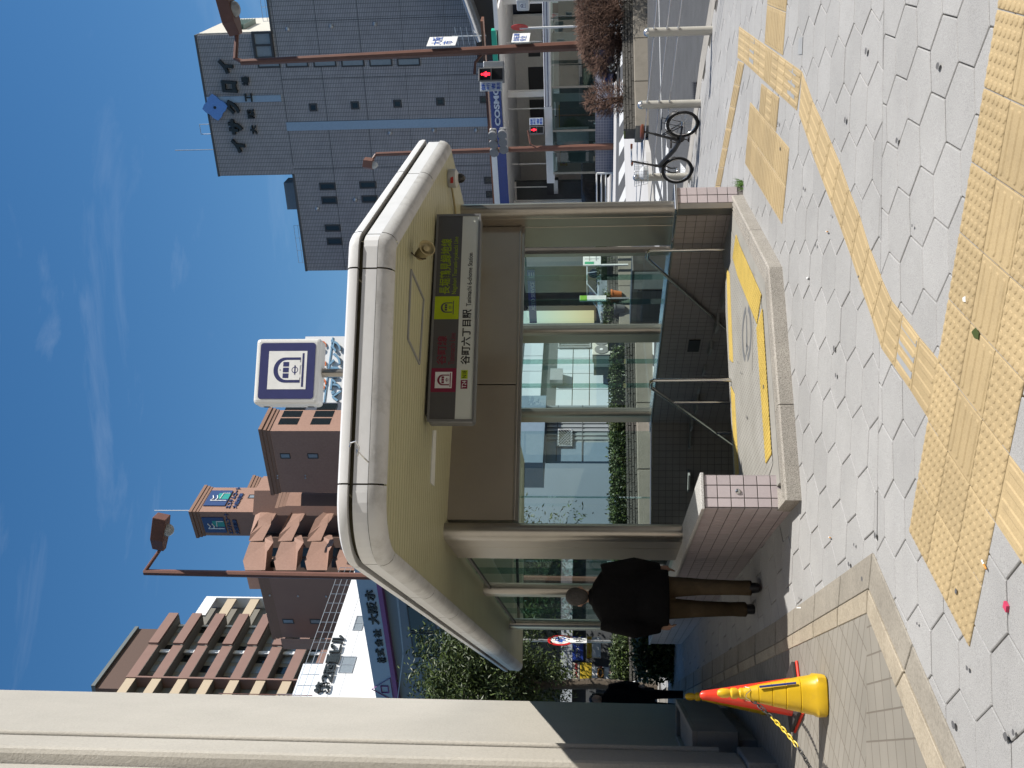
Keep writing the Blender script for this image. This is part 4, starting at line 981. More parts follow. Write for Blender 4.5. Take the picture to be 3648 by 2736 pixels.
c1 = gp(*K(KC, 1440, 1025)); c1 = V((c1.x, c1.y+.10, gz(c1.x, c1.y+.10)))
y1 = yellow_cone('barrier_cone', 'nearest yellow barrier cone standing in sunlight, chain tied to it', c1, R(12))
MB().tube([c1+V((.062, -.058, .43)), c1+V((.10, -.085, .20))], .008, 4).build('blue_tape', 'tape_blue', y1)
wr_ = [c1+V((.045*math.cos(a), .045*math.sin(a)-.01, .50+.02*math.sin(a*3))) for a in [i*.5 for i in range(16)]]
MB().tube(wr_, .0025, 5).build('tie_wire', 'steel_bright', y1)
c3 = gp(*K(KC, 880, 1010)); y3 = yellow_cone('barrier_cone', 'yellow barrier cone standing in shade behind the red cone', c3, R(14))
c2 = gp(*K(KC, 1150, 1000)); rc = thing('traffic_cone', 'red traffic cone with a black rubber base between two yellow cones', 'cone', c2)
MB().lathe([(.145, .03), (.135, .05), (.035, .66), (.031, .69), (.018, .705), (.004, .707)], c2, 24).build('cone', 'cone_red', rc, smooth=True)
MB().box(c2+V((0, 0, .0)), .40, .40, .022, R(38), base=True).build('base', 'cone_red', rc, bevel=.01)
MB().box(c2+V((0, 0, .022)), .385, .385, .03, R(38), base=True).build('weight_plate', 'rubber', rc, bevel=.008)
MB().box(c2+V((.055, -.085, .45)), .035, .003, .025, R(20)).build('sticker', 'white_ink', rc)
# the second yellow and red pair further back, half hidden
c4 = gp(*K(KF, 1120, 1040)); 
def link(mb, a, b, r_, roll):
    m = (a+b)/2; t = (b-a); L0 = t.length*.5+r_*2.1; t = t.normalized(); s_ = t.orthogonal().normalized(); s_ = Matrix.Rotation(roll, 3, t) @ s_
    pts = []
    wv = r_*2.6
    for i in range(10):
        a_ = 2*math.pi*i/10; pts.append(m+t*(L0*math.cos(a_))+s_*(wv*math.sin(a_)))
    pts.append(pts[0]); mb.tube(pts, r_, 5, cap=False)
def chain(pts, name, label, step=.030, r_=.0042, block=6):
    path = [V(p) for p in pts]; ds_ = [0]
    for i in range(1, len(path)): ds_.append(ds_[-1]+(path[i]-path[i-1]).length)
    def pos(d):
        for i in range(1, len(path)):
            if d <= ds_[i]: return path[i-1].lerp(path[i], (d-ds_[i-1])/(ds_[i]-ds_[i-1]))
        return path[-1]
    t = thing(name, label, 'chain', path[0]); k = 0; d = 0; col = 0
    while d < ds_[-1]-step:
        mb = MB()
        for j in range(block+col*2):
            if d >= ds_[-1]-step: break
            link(mb, pos(d), pos(d+step), r_, (k % 2)*math.pi/2+.4); d += step; k += 1
        mb.build('black_links' if col == 0 else 'yellow_links', 'chain_black' if col == 0 else 'chain_yellow', t); col = 1-col
    return t
cs = c1+V((-.03, -.03, .475)); ce = V((-2.62, 6.1, .36))
cp = []
for i in range(17):
    t_ = i/16; p = cs.lerp(ce, t_); p.z -= .52*t_*(1-t_)*1.15; cp.append(p)
chain(cp, 'barrier_chain', 'yellow and black plastic chain sagging from the nearest cone')
ch2 = []
for i in range(11):
    t_ = i/10; p = (c1+V((-.02, .03, .47))).lerp(c3+V((0, 0, .5)), t_); p.z -= 1.25*t_*(1-t_); ch2.append(p)
chain(ch2, 'barrier_chain', 'plastic chain looped between the sunlit and the shaded yellow cone')

# ---- bollards with rails along the kerb
mat('bollard_paint', (.46, .445, .40), .5, var=.06, vs=5, dirt=((.38, .33, .24), .25, 6)); mat('bollard_cap', (.62, .62, .62), .28, metal=.85)
bolls = [(6.15, 9.75), (5.35, 11.55), (4.42, 13.187), (3.815, 14.341), (3.021, 15.343), (2.35, 16.6)]
names = ['bollard nearest the camera at the right edge', 'silver capped bollard right of the bicycle near the photo edge', 'silver capped bollard two posts right of the parked bicycle', 'silver capped bollard just behind the rear wheel of the bicycle', 'silver capped bollard behind the front wheel of the bicycle', 'silver capped bollard seen through the glass side of the entrance']
zh = (.42, .56, .72)
prevb = None
for k, (bx, by) in enumerate(bolls):
    if k == 0: prevb = (bx, by); continue
    z0 = gz(bx, by); t = thing('bollard', names[k], 'bollard', (bx, by, z0), 'bollards along the kerb')
    MB().lathe([(.056, -.03), (.056, .79)], (bx, by, z0), 22).build('post', 'bollard_paint', t, smooth=True)
    MB().lathe([(.057, .788), (.056, .80), (.050, .822), (.036, .84), (.015, .85), (.002, .852)], (bx, by, z0), 22).build('cap', 'bollard_cap', t, smooth=True)
    px, py = prevb; zp = gz(px, py); d = V((px-bx, py-by, 0)).normalized()
    for h in zh:
        a = V((bx, by, z0+h))+d*.055; b = V((px, py, zp+h))-d*.055
        MB().tube([a, b], .0075, 6).build('rail', 'bollard_cap', t, smooth=True)
        for (p, sg) in ((a, 1), (b, -1)): MB().lathe([(.018, 0), (.018, .012), (.011, .02), (.009, .05)], p, 10, d*sg).build('rail_socket', 'bollard_cap', t, smooth=True)
    prevb = (bx, by)

# ---- small folding bicycle
mat('bike_black', (.018, .018, .02), .35, var=.05, coat=.3); mat('tyre', (.014, .014, .015), .8); mat('leather', (.16, .045, .018), .5, var=.15); mat('chrome', (.6, .6, .6), .2, metal=1.0); mat('bag_white', (.62, .64, .66), .4)
def bicycle():
    rw = gp(*K(KB, 498, 1062)); fw_ = gp(*K(KB, 452, 1425)); r_ = .228
    rw = V((3.56, 14.42, 0)); fw_ = V((3.07, 15.12, 0))
    e = (fw_-rw).normalized(); n = V((e.y, -e.x, 0)); z0 = gz(rw.x, rw.y); z1 = gz(fw_.x, fw_.y)
    t = thing('bicycle', 'small black folding bicycle with brown saddle and wire basket by the bollards', 'bicycle', (rw.x, rw.y, z0))
    A = rw+V((0, 0, z0+r_)); B = fw_+V((0, 0, z1+r_)); Wb = (B-A).length
    P = lambda x, z, o=0: A+e*x+V((0, 0, z))+n*o      # x forward from rear axle, z above it
    def wheel(c, ax, name):
        wo = bpy.data.objects.new(name, None); C.objects.link(wo); wo.location = c; adopt(wo, t); wo.matrix_basis = Matrix.Translation(c)
        s_ = ax.cross(UPV).normalized()
        def circ(rr, k=36): return [c+s_*(rr*math.cos(2*math.pi*i/k))+UPV*(rr*math.sin(2*math.pi*i/k)) for i in range(k+1)]
        MB().tube(circ(r_-.02), .021, 8, cap=False).build('tyre', 'tyre', wo, smooth=True)
        MB().tube(circ(r_-.045), .010, 6, cap=False).build('rim', 'chrome', wo, smooth=True)
        sp_ = MB()
        for i in range(28):
            a = 2*math.pi*i/28; d_ = s_*math.cos(a)+UPV*math.sin(a); sp_.tube([c+d_*.016+ax*(.025 if i % 2 else -.025), c+d_*(r_-.048)], .0011, 3, cap=False)
        sp_.build('spokes', 'chrome', wo, kind='stuff'); MB().lathe([(.012, -.04), (.02, -.03), (.02, .03), (.012, .04)], c, 10, ax).build('hub', 'chrome', wo, smooth=True)
    wheel(A, n, 'rear_wheel'); fax = Matrix.Rotation(R(8), 3, 'Z') @ n; wheel(B, fax, 'front_wheel')
    bb = P(.30, .02); head = P(Wb-.10, .34); headb = P(Wb-.085, .26); seat = P(.12, .52); stop = P(.165, .38)
    fm = MB(); fm.tube([headb+V((0, 0, .03)), P(.45, .08), bb], [.030, .034, .03], 10); fm.tube([bb, stop], .019, 10); fm.tube([stop, seat], .014, 8)
    fm.tube([headb-V((0, 0, .03)), head], .022, 10)
    for s_ in (.035, -.035): fm.tube([A+n*s_, bb+n*s_*.5], .010, 6); fm.tube([A+n*s_, P(.19, .27)+n*s_*.4], .009, 6)
    fm.build('frame', 'bike_black', t, smooth=True)
    fk = MB()
    for s_ in (.045, -.045): fk.tube([headb-V((0, 0, .01))+n*s_, B+n*s_+V((0, 0, .09)), B+n*s_], .011, 6)
    fk.build('fork', 'bike_black', t, smooth=True)
    MB().tube([head, P(Wb-.17, .60), P(Wb-.19, .68)], [.016, .014, .013], 8).build('stem', 'bike_black', t, smooth=True)
    hb = P(Wb-.19, .68); MB().tube([hb+n*.19+e*-.14, hb+n*.16+e*-.07, hb+n*.05, hb-n*.05, hb-n*.16+e*-.07, hb-n*.19+e*-.14], .011, 8).build('handlebar', 'chrome', t, smooth=True)
    for s_ in (1, -1): MB().tube([hb+n*s_*.195+e*-.15, hb+n*s_*.165+e*-.09], .016, 8).build('grip', 'leather', t, smooth=True)
    sd_ = MB(); sd_.loft([(seat+e*-.10+V((0, 0, .0)), .06, .075, 0), (seat+e*-.10+V((0, 0, .05)), .055, .07, 0)], 10)
    MB().loft([(seat+V((0, 0, -.005)), .05, .05), (seat+V((0, 0, .012)), .12, .085, math.atan2(e.y, e.x)), (seat+V((0, 0, .04)), .125, .07, math.atan2(e.y, e.x)), (seat+V((0, 0, .055)), .09, .045, math.atan2(e.y, e.x))], 14).build('saddle', 'leather', t, smooth=True)
    for (c_, a0, a1, nm) in ((A, 20, 165, 'mudguard'), (B, 10, 120, 'mudguard')):
        pts = [c_+e*((r_+.018)*math.cos(R(180-a)))+UPV*((r_+.018)*math.sin(R(a))) for a in [a0+(a1-a0)*i/14 for i in range(15)]]
        g_ = MB()
        for i in range(14): g_.quad(pts[i]+n*.028, pts[i+1]+n*.028, pts[i+1]-n*.028, pts[i]-n*.028)
        g_.build(nm, 'bike_black', t, smooth=True)
    ck = MB(); ck.lathe([(.07, -.004), (.07, .004)], bb+n*.04, 18, n); ck.tube([bb+n*.06, bb+n*.065+e*.05+V((0, 0, -.13))], .008, 6); ck.tube([bb-n*.06, bb-n*.065-e*.05+V((0, 0, .13))], .008, 6); ck.build('crankset', 'steel_dark', t)
    for (p, s_) in ((bb+n*.065+e*.05+V((0, 0, -.13)), 1), (bb-n*.065-e*.05+V((0, 0, .13)), -1)): MB().box(p+n*.05*s_, .08, .09, .022, math.atan2(e.y, e.x)).build('pedal', 'rubber', t, bevel=.004)
    chn = MB(); chn.tube([bb+n*.04+UPV*.068, A+n*.035+UPV*.03], .004, 4); chn.tube([bb+n*.04-UPV*.068, A+n*.035-UPV*.03], .004, 4); chn.build('chain', 'steel_dark', t)
    rk = MB(); z_ = .29
    for s_ in (.05, 0, -.05): rk.tube([P(-.17, z_, s_), P(.14, z_, s_)], .005, 5)
    for x_ in (-.17, -.02, .14): rk.tube([P(x_, z_, .05), P(x_, z_, -.05)], .005, 5)
    for s_ in (.05, -.05): rk.tube([P(-.08, z_, s_), P(0, .02, s_)], .005, 5)
    rk.build('rear_rack', 'bike_black', t)
    bk = MB(); o = P(Wb-.06, .44); w_, d_, h_ = .15, .22, .19
    for zz in (0, .06, .13, h_): 
        k = .85+.15*zz/h_; c4_ = [o+n*w_*k+V((0, 0, zz)), o+n*w_*k+e*d_*k+V((0, 0, zz)), o-n*w_*k+e*d_*k+V((0, 0, zz)), o-n*w_*k+V((0, 0, zz))]
        bk.tube(c4_+[c4_[0]], .0028, 4, cap=False)
    for i in range(5):
        s_ = -1+i*.5
        bk.tube([o+n*w_*.85*s_, o+n*w_*s_+V((0, 0, h_))], .0022, 4); bk.tube([o+n*w_*.85*s_+e*d_*.85, o+n*w_*s_+e*d_+V((0, 0, h_))], .0022, 4)
        bk.tube([o+n*w_*.85*s_, o+n*w_*.85*s_+e*d_*.85], .0022, 4)
        x_ = d_*i/4
        for sg in (1, -1): bk.tube([o+n*w_*.85*sg+e*x_*.85, o+n*w_*sg+e*x_+V((0, 0, h_))], .0022, 4)
    bk.build('basket', 'chrome', t)
    tag(MB().loft([(o+e*.10+V((0, 0, .01)), .09, .10), (o+e*.10+V((0, 0, .07)), .10, .11), (o+e*.11+V((0, 0, .11)), .07, .06), (o+e*.10+V((0, 0, .13)), .02, .03)], 10).build('plastic_bag', 'bag_white', None, smooth=True), 'crumpled white plastic bag lying in the bicycle basket', 'bag')
bicycle()

# ---- people
def remeshed(mb, name, m, parent, vox=.014, sm=4):
    o = mb.build(name+'_src', m); md = o.modifiers.new('r', 'REMESH'); md.mode = 'VOXEL'; md.voxel_size = vox
    s_ = o.modifiers.new('s', 'SMOOTH'); s_.iterations = sm; s_.factor = .5
    dg = bpy.context.evaluated_depsgraph_get(); dg.update()
    me = bpy.data.meshes.new_from_object(o.evaluated_get(dg)); old = o.data; bpy.data.objects.remove(o); bpy.data.meshes.remove(old)
    me.name = name
    for p in me.polygons: p.use_smooth = True
    me.materials.clear(); return finish(me, name, m, parent)
mat('skin', (.42, .25, .18), .55, var=.08, vs=20); mat('jacket_black', (.006, .006, .007), .9, spec=.12, var=.2, vs=12, bump=.25, bs=30); mat('trouser_tan', (.095, .07, .042), .9, spec=.15, var=.18, vs=10, bump=.5, bs=22); mat('shoe_dark', (.012, .013, .016), .6); mat('hair_grey', (.045, .042, .04), .8, var=.5, vs=90); mat('hair_black', (.01, .009, .009), .5); mat('coat_black', (.006, .006, .008), .9, spec=.12, var=.2, vs=9)
def person(label, base, face, h, jacket, trousers, hair, walk=.0, arm=.08, build_=1.0, long_coat=False, hands=True):
    """standing or walking figure; face = heading angle; built in local axes (x left of the body, y ahead)"""
    base = V(base); t = thing('person', label, 'person', base)
    s = h/1.72; fy = V((math.cos(face), math.sin(face), 0)); fx = V((-fy.y, fy.x, 0))
    L = lambda x, y, z: base+fx*(x*s)+fy*(y*s)+V((0, 0, z*s))
    def limb(mb, pts, rs, n=12): mb.tube([L(*p) for p in pts], [r_*s for r_ in rs], n)
    ra = math.atan2(fx.y, fx.x)
    hipL, hipR = (.095, 0, .90), (-.095, 0, .90)
    kL, kR = (.10, .10*walk+.02, .49), (-.10, .02-.02*walk, .49)
    aL, aR = (.10, .22*walk, .085), (-.10, -.20*walk, .085+.02*walk)
    w_ = build_
    body = MB()
    def tor(mb, gr, zs): mb.loft([(L(0, y, z), (rx+gr)*s*w_, (ry+gr)*s*w_, ra) for (z, rx, ry, y) in zs], 16)
    TORSO = [(.86, .15, .105, 0), (.95, .165, .115, 0), (1.08, .155, .11, .01), (1.22, .175, .12, .0), (1.34, .185, .115, -.01), (1.42, .16, .095, -.01), (1.47, .08, .07, 0)]
    tor(body, -.012, TORSO)
    limb(body, [(0, -.005, 1.44), (0, .005, 1.53)], [.055, .052])
    body.ball(L(0, .02, 1.615), .076*s, .076*s, .108*s, 14, 10); body.ball(L(0, .045, 1.575), .058*s, .055*s, .062*s)
    body.ball(L(0, .105, 1.605), .014*s, .016*s, .022*s, 8, 6)
    for sg in (1, -1): body.ball(L(.078*sg, .005, 1.605), .014*s, .018*s, .03*s, 8, 6)
    sh = [(.19*w_*sg, -.005, 1.38) for sg in (1, -1)]
    el = [((.225*w_+.012)*sg, -.03+arm*sg*-1, 1.10) for sg in (1, -1)]; wrp = [((.215*w_)*sg, .08+arm*2*sg*-1, .87) for sg in (1, -1)]
    for k in (0, 1):
        limb(body, [sh[k], el[k], wrp[k]], [.048, .040, .028]); limb(body, [(hipL, hipR)[k], ((kL, kR)[k][0], (kL, kR)[k][1], .62), (kL, kR)[k], ((aL, aR)[k][0], (aL, aR)[k][1]*.9, .22), (aL, aR)[k]], [.070, .055, .045, .040, .036]); limb(body, [(aL, aR)[k], ((aL, aR)[k][0], (aL, aR)[k][1]+.13, .03)], [.04, .028])
        # hand: palm, four fingers of different length and a thumb
        hx, hy, hz = wrp[k]; sg = 1 if k == 0 else -1
        limb(body, [(hx, hy, hz), (hx-.005*sg, hy+.02, hz-.045), (hx-.005*sg, hy+.03, hz-.085)], [.026, .036, .033])
        if hands:
            for (o_, ln) in ((-.027, .062), (-.009, .072), (.010, .068), (.027, .052)):
                limb(body, [(hx-.004*sg, hy+.03+o_, hz-.08), (hx-.010*sg, hy+.032+o_, hz-.08-ln*.55), (hx-.026*sg, hy+.03+o_, hz-.08-ln*.95)], [.0098, .009, .007], 8)
            limb(body, [(hx-.008*sg, hy+.045, hz-.03), (hx-.02*sg, hy+.075, hz-.06), (hx-.022*sg, hy+.08, hz-.088)], [.012, .0105, .008], 8)
    remeshed(body, 'body', 'skin', t, .0085*s, 3)
    jk = MB(); low = .62 if long_coat else .80
    tor(jk, .022, [(low, .185, .135, 0), (low+.06, .19, .138, 0), (.95, .185, .135, 0)]+TORSO[2:-1]+[(1.49, .072, .068, 0)])
    for k in (0, 1):
        limb(jk, [(sh[k][0]*.85, sh[k][1], sh[k][2]+.01), el[k], (wrp[k][0], wrp[k][1]-.005, wrp[k][2]+.012)], [.088*w_, .078, .058])
    limb(jk, [(0, -.005, 1.45), (0, .0, 1.525)], [.083, .070])
    remeshed(jk, 'jacket', jacket, t, .014*s, 4)
    tr = MB(); tor(tr, .012, [(.80, .16, .115, 0), (.88, .165, .118, 0), (1.0, .15, .11, 0)])
    for k in (0, 1): limb(tr, [(hipL, hipR)[k], ((kL, kR)[k][0], (kL, kR)[k][1], .62), (kL, kR)[k], ((aL, aR)[k][0], (aL, aR)[k][1]*.9, .22), ((aL, aR)[k][0], (aL, aR)[k][1]-.005, .075)], [.105, .085, .075, .066, .07])
    remeshed(tr, 'trousers', trousers, t, .012*s, 3)
    for k in (0, 1):
        p = (aL, aR)[k]; up_ = .02*walk if k else 0
        MB().loft([(L(p[0], p[1]+.045, .0+up_), .045*s, .13*s, ra), (L(p[0], p[1]+.045, .03+up_), .048*s, .135*s, ra), (L(p[0], p[1]+.02, .07+up_), .046*s, .095*s, ra), (L(p[0], p[1]-.01, .115+up_), .042*s, .05*s, ra)], 14).build('shoe', 'shoe_dark', t, smooth=True)
    hr = MB(); hr.ball(L(0, -.002, 1.645), .086*s, .088*s, .092*s, 16, 10); hr.ball(L(0, -.04, 1.60), .074*s, .058*s, .075*s)
    ho = remeshed(hr, 'hair', hair, t, .01*s, 2)
    if long_coat:
        for sg in (1, -1): MB().tube([L(.07*sg, .01, 1.68), L(.088*sg, .02, 1.58), L(.08*sg, .03, 1.47)], [.03*s, .028*s, .018*s], 8).build('hair_side', hair, t, smooth=True)
    return t
person('man in a black jacket and tan trousers walking away beside the tiled wall', (-1.93, 9.45, gz(-1.93, 9.45)), R(100), 1.70, 'jacket_black', 'trouser_tan', 'hair_grey', walk=.9, arm=.03, build_=1.22)
person('person in black coat walking towards the camera past the planter', (-4.72, 15.6, gz(-4.7, 15.6)-.12), R(-70), 1.50, 'coat_black', 'coat_black', 'hair_black', walk=.7, arm=-.02, build_=1.05, long_coat=True)

# ---- small litter
def flat_thing(pts, name, label, cat, m, h=.004):
    return tag(MB().prism([G3(p, .012) for p in pts], (0, 0, -h)).build(name, m, None), label, cat)
mat('filter_orange', (.55, .25, .05), .7); mat('paper_white', (.75, .75, .73), .7)
for (x, y, a, lb_) in ((.991, 6.956, 80, 'cigarette end between the entrance step and the guiding strip'), (-.987, 6.778, 95, 'cigarette end left of the entrance step near the frontage border'), (-.74, 4.262, 60, 'cigarette end beside the left end of the tactile band')):
    t = thing('cigarette_end', lb_, 'litter', (x, y, gz(x, y, .006)), 'cigarette ends'); d = V((math.cos(R(a)), math.sin(R(a)), 0))
    p = V((x, y, gz(x, y, .0115))); MB().tube([p, p+d*.03], .004, 8).build('filter', 'filter_orange', t); MB().tube([p+d*.03, p+d*.055], .0038, 8).build('paper', 'paper_white', t)
flat_thing([(.175, 4.375), (.20, 4.37), (.225, 4.41), (.21, 4.45), (.185, 4.42)], 'fallen_leaf', 'curled dark green leaf on the near tactile band', 'leaf', mat('leaf_fallen', (.05, .07, .015), .6))
flat_thing([(-.87, 4.07), (-.845, 4.065), (-.83, 4.09), (-.855, 4.10)], 'petal_scrap', 'crumpled pink scrap on the pavers at the lower left', 'litter', mat('pink_scrap', (.55, .05, .12), .5), .012)
flat_thing([(.34, 4.52), (.365, 4.525), (.36, 4.555), (.345, 4.55)], 'paper_scrap', 'small white paper scrap on the near tactile band', 'litter', 'paper_white')
flat_thing([(.744, 7.52), (.756, 7.52), (.756, 7.58), (.744, 7.58)], 'paper_scrap', 'thin white paper strip before the entrance step', 'litter', 'paper_white')
flat_thing([(-1.62, 7.62), (-1.61, 7.62), (-1.64, 7.76), (-1.65, 7.76)], 'paper_scrap', 'thin white paper strip beside the canopy shadow', 'litter', 'paper_white')
gm = MB(); random.seed(5)
spots = [(-1.112, 6.043), (-.832, 5.797), (-.945, 6.218), (-1.336, 4.059), (-1.296, 3.99), (-1.466, 4.598), (-1.184, 4.449), (-1.558, 7.677), (-.892, 4.588), (.22, 6.75), (.05, 6.7), (.62, 6.2), (.95, 7.3), (1.62, 6.55), (1.9, 6.1), (2.15, 5.55), (1.25, 5.5), (1.45, 4.9), (.2, 9.95), (-.3, 9.4), (.1, 9.75)]
spots += [(random.uniform(-1.2, 3), random.uniform(4, 9)) for _ in range(10)]
for (x, y) in spots:
    r_ = random.uniform(.008, .02); L0 = inside((x, y), ENTRANCE); gm.add([(x+r_*math.cos(k)*random.uniform(.7, 1.2), y+r_*1.3*math.sin(k)*random.uniform(.7, 1.2), gz(x, y, (LZ if L0 else 0)+.0125)) for k in [i*.7854 for i in range(8)]], [tuple(range(8))])
o = gm.build('gum_spots', mat('gum', (.10, .10, .105), .9), None, kind='stuff'); o['label'] = 'dark trodden gum spots scattered over the pavement'
# grass tuft at the right end of the step
def leaves(mb, pts, size, n=1, up=.0, jit=.3, asp=.45):
    for p in pts:
        d = V((random.gauss(0, 1), random.gauss(0, 1), random.gauss(0, 1)+up)).normalized(); s_ = d.orthogonal().normalized(); s_ = Matrix.Rotation(random.uniform(0, 6.28), 3, d) @ s_
        l_ = size*random.uniform(1-jit, 1+jit); w_ = l_*asp; b = d.cross(s_)*l_*.12
        mb.add([p, p+d*l_*.5+s_*w_*.5+b, p+d*l_, p+d*l_*.5-s_*w_*.5+b], [(0, 1, 2, 3)])
mat('grass', (.10, .22, .03), .7, var=.3, vs=30)
gr = MB()
for i in range(160):
    x, y = 1.99+random.gauss(0, .03), 10.66+random.gauss(0, .06); p = V((x, y, gz(x, y))); d = V((random.gauss(0, .5), random.gauss(0, .5), 1)).normalized(); l_ = random.uniform(.05, .12); s_ = V((random.gauss(0, 1), random.gauss(0, 1), 0)).normalized()*.004
    gr.add([p-s_, p+s_, p+d*l_], [(0, 1, 2)])
tag(gr.build('grass_tuft', 'grass', None), 'green grass tuft growing at the right end of the entrance step', 'grass')
# ================================================================ background
K1, K2, K7, K8, KG, K5, KR, KM, KP, KL, KX = (600, 0, 1.6589), (1500, 0, 1.6589), (400, 1000, 1.6589), (300, 1900, 1.8433), (1700, 250, 1.904), (1750, 800, 1.844), (1200, 450, 3.016), (750, 0, 2.37), (1800, 1300, 2.552), (1300, 1600, 1.46), (1900, 2150, 2.309)
def gpf(x, y, d=0.0):
    r_ = ray(x, y); lo, hi = 2.0, 300.0
    for _ in range(60):
        m_ = (lo+hi)/2
        if CAMH+r_.z*m_ > gz(r_.x*m_, m_, d): lo = m_
        else: hi = m_
    return V((r_.x*lo, lo, CAMH+r_.z*lo))
mat('win_dark', (.012, .016, .018), .12, var=.1); mat('win_frame', (.04, .04, .042), .5); mat('win_grey', (.22, .25, .27), .2); mat('alu', (.45, .46, .47), .4, metal=.7); mat('white_wall', (.70, .70, .69), .8, var=.04, vs=1); mat('concrete', (.27, .245, .205), .9, var=.16, vs=1.5, bump=.3, bs=40, dirt=((.12, .11, .09), .55, 3)); mat('post_brown', (.17, .075, .05), .5, var=.12, vs=4); mat('post_dark', (.05, .03, .025), .6)
def fbox(P, u0, u1, z0, z1, off, depth, name, m, parent, bevel=0.0):
    return MB().obox(P.p(min(u0, u1), z0, off), P.e*abs(u1-u0), -P.n*depth, UPV*(z1-z0)).build(name, m, parent, bevel=bevel)
def prect(P, a, b):
    ua, za = P.uz(*a); ub, zb2 = P.uz(*b); return min(ua, ub), max(ua, ub), min(za, zb2), max(za, zb2)
def window(P, r, parent, fr=.06, frame='win_frame', pane='win_dark', mull=0, off=.05):
    u0, u1, z0, z1 = r
    mb = MB()
    for (a, b, c_, d) in ((u0, u1, z0, z0+fr), (u0, u1, z1-fr, z1), (u0, u0+fr, z0+fr, z1-fr), (u1-fr, u1, z0+fr, z1-fr)): mb.obox(P.p(a, c_, off), P.e*(b-a), -P.n*(off+.02), UPV*(d-c_))
    for k in range(mull):
        um = u0+(u1-u0)*(k+1)/(mull+1); mb.obox(P.p(um-fr*.4, z0+fr, off-.004), P.e*fr*.8, -P.n*off, UPV*(z1-z0-2*fr))
    w_ = mb.build('window', frame, parent)
    MB().quad(P.p(u0, z0, off*.45), P.p(u1, z0, off*.45), P.p(u1, z1, off*.45), P.p(u0, z1, off*.45)).build('pane', pane, w_)
    return w_
def pxtext(P, body, a, b, m, parent, ext=.05, off=.02, bold=0.0, width=True, **kw):
    u0, u1, z0, z1 = prect(P, a, b); return text(body, m, P.p(u0, z0, off), P.e, UPV, z1-z0, parent, width=(u1-u0) if width else None, extrude=ext, bold=bold, **kw)

# ---- grey tiled office block on the right
gp1 = Plane(K(K1, 305, 1040), K(K1, 165, 210), 108.0)
gridmat('grey_tile', gp1.ang, (.36, .352, .356), (.33, .322, .33), (.14, .14, .15), .42, .17, ms=.03, rough=.55, bump=.2, ndark=.10)
gb = thing('office_block', 'large grey tiled office block with dark roof lettering, far right', 'building', (gp1.p(0, 0).x, gp1.p(0, 0).y, .6))
uT0, zT = gp1.uz(*K(K1, 305, 1040)); uT1, _ = gp1.uz(*K(K1, 165, 210)); uL, zL = gp1.uz(*K(K1, 828, 1600)); zR = gp1.uz(*K(K1, 600, 60))[1]; zL2 = gp1.uz(*K(K1, 735, 1022))[1]
zL = (zL+zL2)/2
fbox(gp1, uL, uT0, -2, zL, 0, 22, 'wall', 'grey_tile', gb); fbox(gp1, uT0, uT1, -2, zT, 0, 11, 'wall', 'grey_tile', gb); fbox(gp1, uT1, uT1+26, -2, zR, 0, 22, 'wall', 'grey_tile', gb)
mat('parapet_dark', (.07, .075, .08), .6)
for (a, b, z_) in ((uL, uT0, zL), (uT0, uT1, zT), (uT1, uT1+26, zR)): fbox(gp1, a-.05, b+.05, z_, z_+.22, .06, 1.0, 'parapet_trim', 'parapet_dark', gb)
# sunlit return wall of the stair tower
pr_ = gp1.p(uT1+.02, zR-.1, -.4); MB().obox(pr_, gp1.e*.12, -gp1.n*10.4, UPV*(zT-zR)).build('return_wall', mat('tower_cream', (.55, .52, .45), .8), gb)
for k in range(7): MB().obox(gp1.p(uT1+.16, zR+3.6+k*.28, -2.2), gp1.e*.5, -gp1.n*4.2, UPV*.07).build('louvre', mat('louvre_green', (.16, .23, .20), .5), gb)
for r_ in (((232, 572), (670, 598)), ((697, 722), (1493, 754))):
    u0, u1, z0, z1 = prect(gp1, K(K1, *r_[0]), K(K1, *r_[1])); fbox(gp1, u0, u1, (z0 if r_[0][0] < 500 else 9), (zT if r_[0][0] < 500 else z1), .12, .12, 'pale_band', mat('band_blue', (.26, .36, .47), .4), gb)
for (a, b) in (((830, 612), (882, 657)), ((1077, 600), (1130, 645)), ((1327, 590), (1380, 635)), ((890, 1080), (990, 1122)), ((902, 1163), (1000, 1204)), ((1128, 1072), (1230, 1113)), ((1140, 1155), (1238, 1196)), ((922, 1327), (1020, 1367)), ((934, 1405), (1030, 1447)), ((1170, 1320), (1270, 1360)), ((1580, 578), (1632, 622)), ((1840, 568), (1890, 610)), ((1865, 1045), (1915, 1085)), ((1875, 1128), (1925, 1168))):
    window(gp1, prect(gp1, K(K1, *a), K(K1, *b)), gb, fr=.16, off=.08)
window(gp1, prect(gp1, K(K1, 492, 185), K(K1, 632, 345)), gb, fr=.22, pane='win_grey', mull=1, off=.3)
for k in range(6): window(gp1, prect(gp1, K(K1, 525+k*165, 352-k*2), K(K1, 665+k*165, 398-k*2)), gb, fr=.14, pane='win_grey', off=.1)
for (x, y) in ((705, 172), (962, 155), (1220, 142), (1310, 787), (880, 1233), (1105, 1180), (1570, 770), (1820, 770)):
    u_, z_ = gp1.uz(*K(K1, x, y)); MB().lathe([(.22, 0), (.2, .15), (.08, .25)], gp1.p(u_, z_), 10, gp1.n).build('vent_cap', 'alu', gb, smooth=True)
for x in (660, 905, 1150, 1400, 1650): 
    z_ = gp1.uz(*K(K1, x, 400))[1]; fbox(gp1, uT0+1 if x < 700 else uL+.1, uT1+24, z_, z_+.05, .015, .02, 'panel_joint', 'parapet_dark', gb)
for x in (470, 1000, 130):
    u_ = gp1.uz(*K(K1, 700, x))[0]; fbox(gp1, u_, u_+.06, 4, zR if x < 200 else zL, .016, .02, 'panel_joint', 'parapet_dark', gb)
mat('letter_dark', (.012, .018, .02), .5)
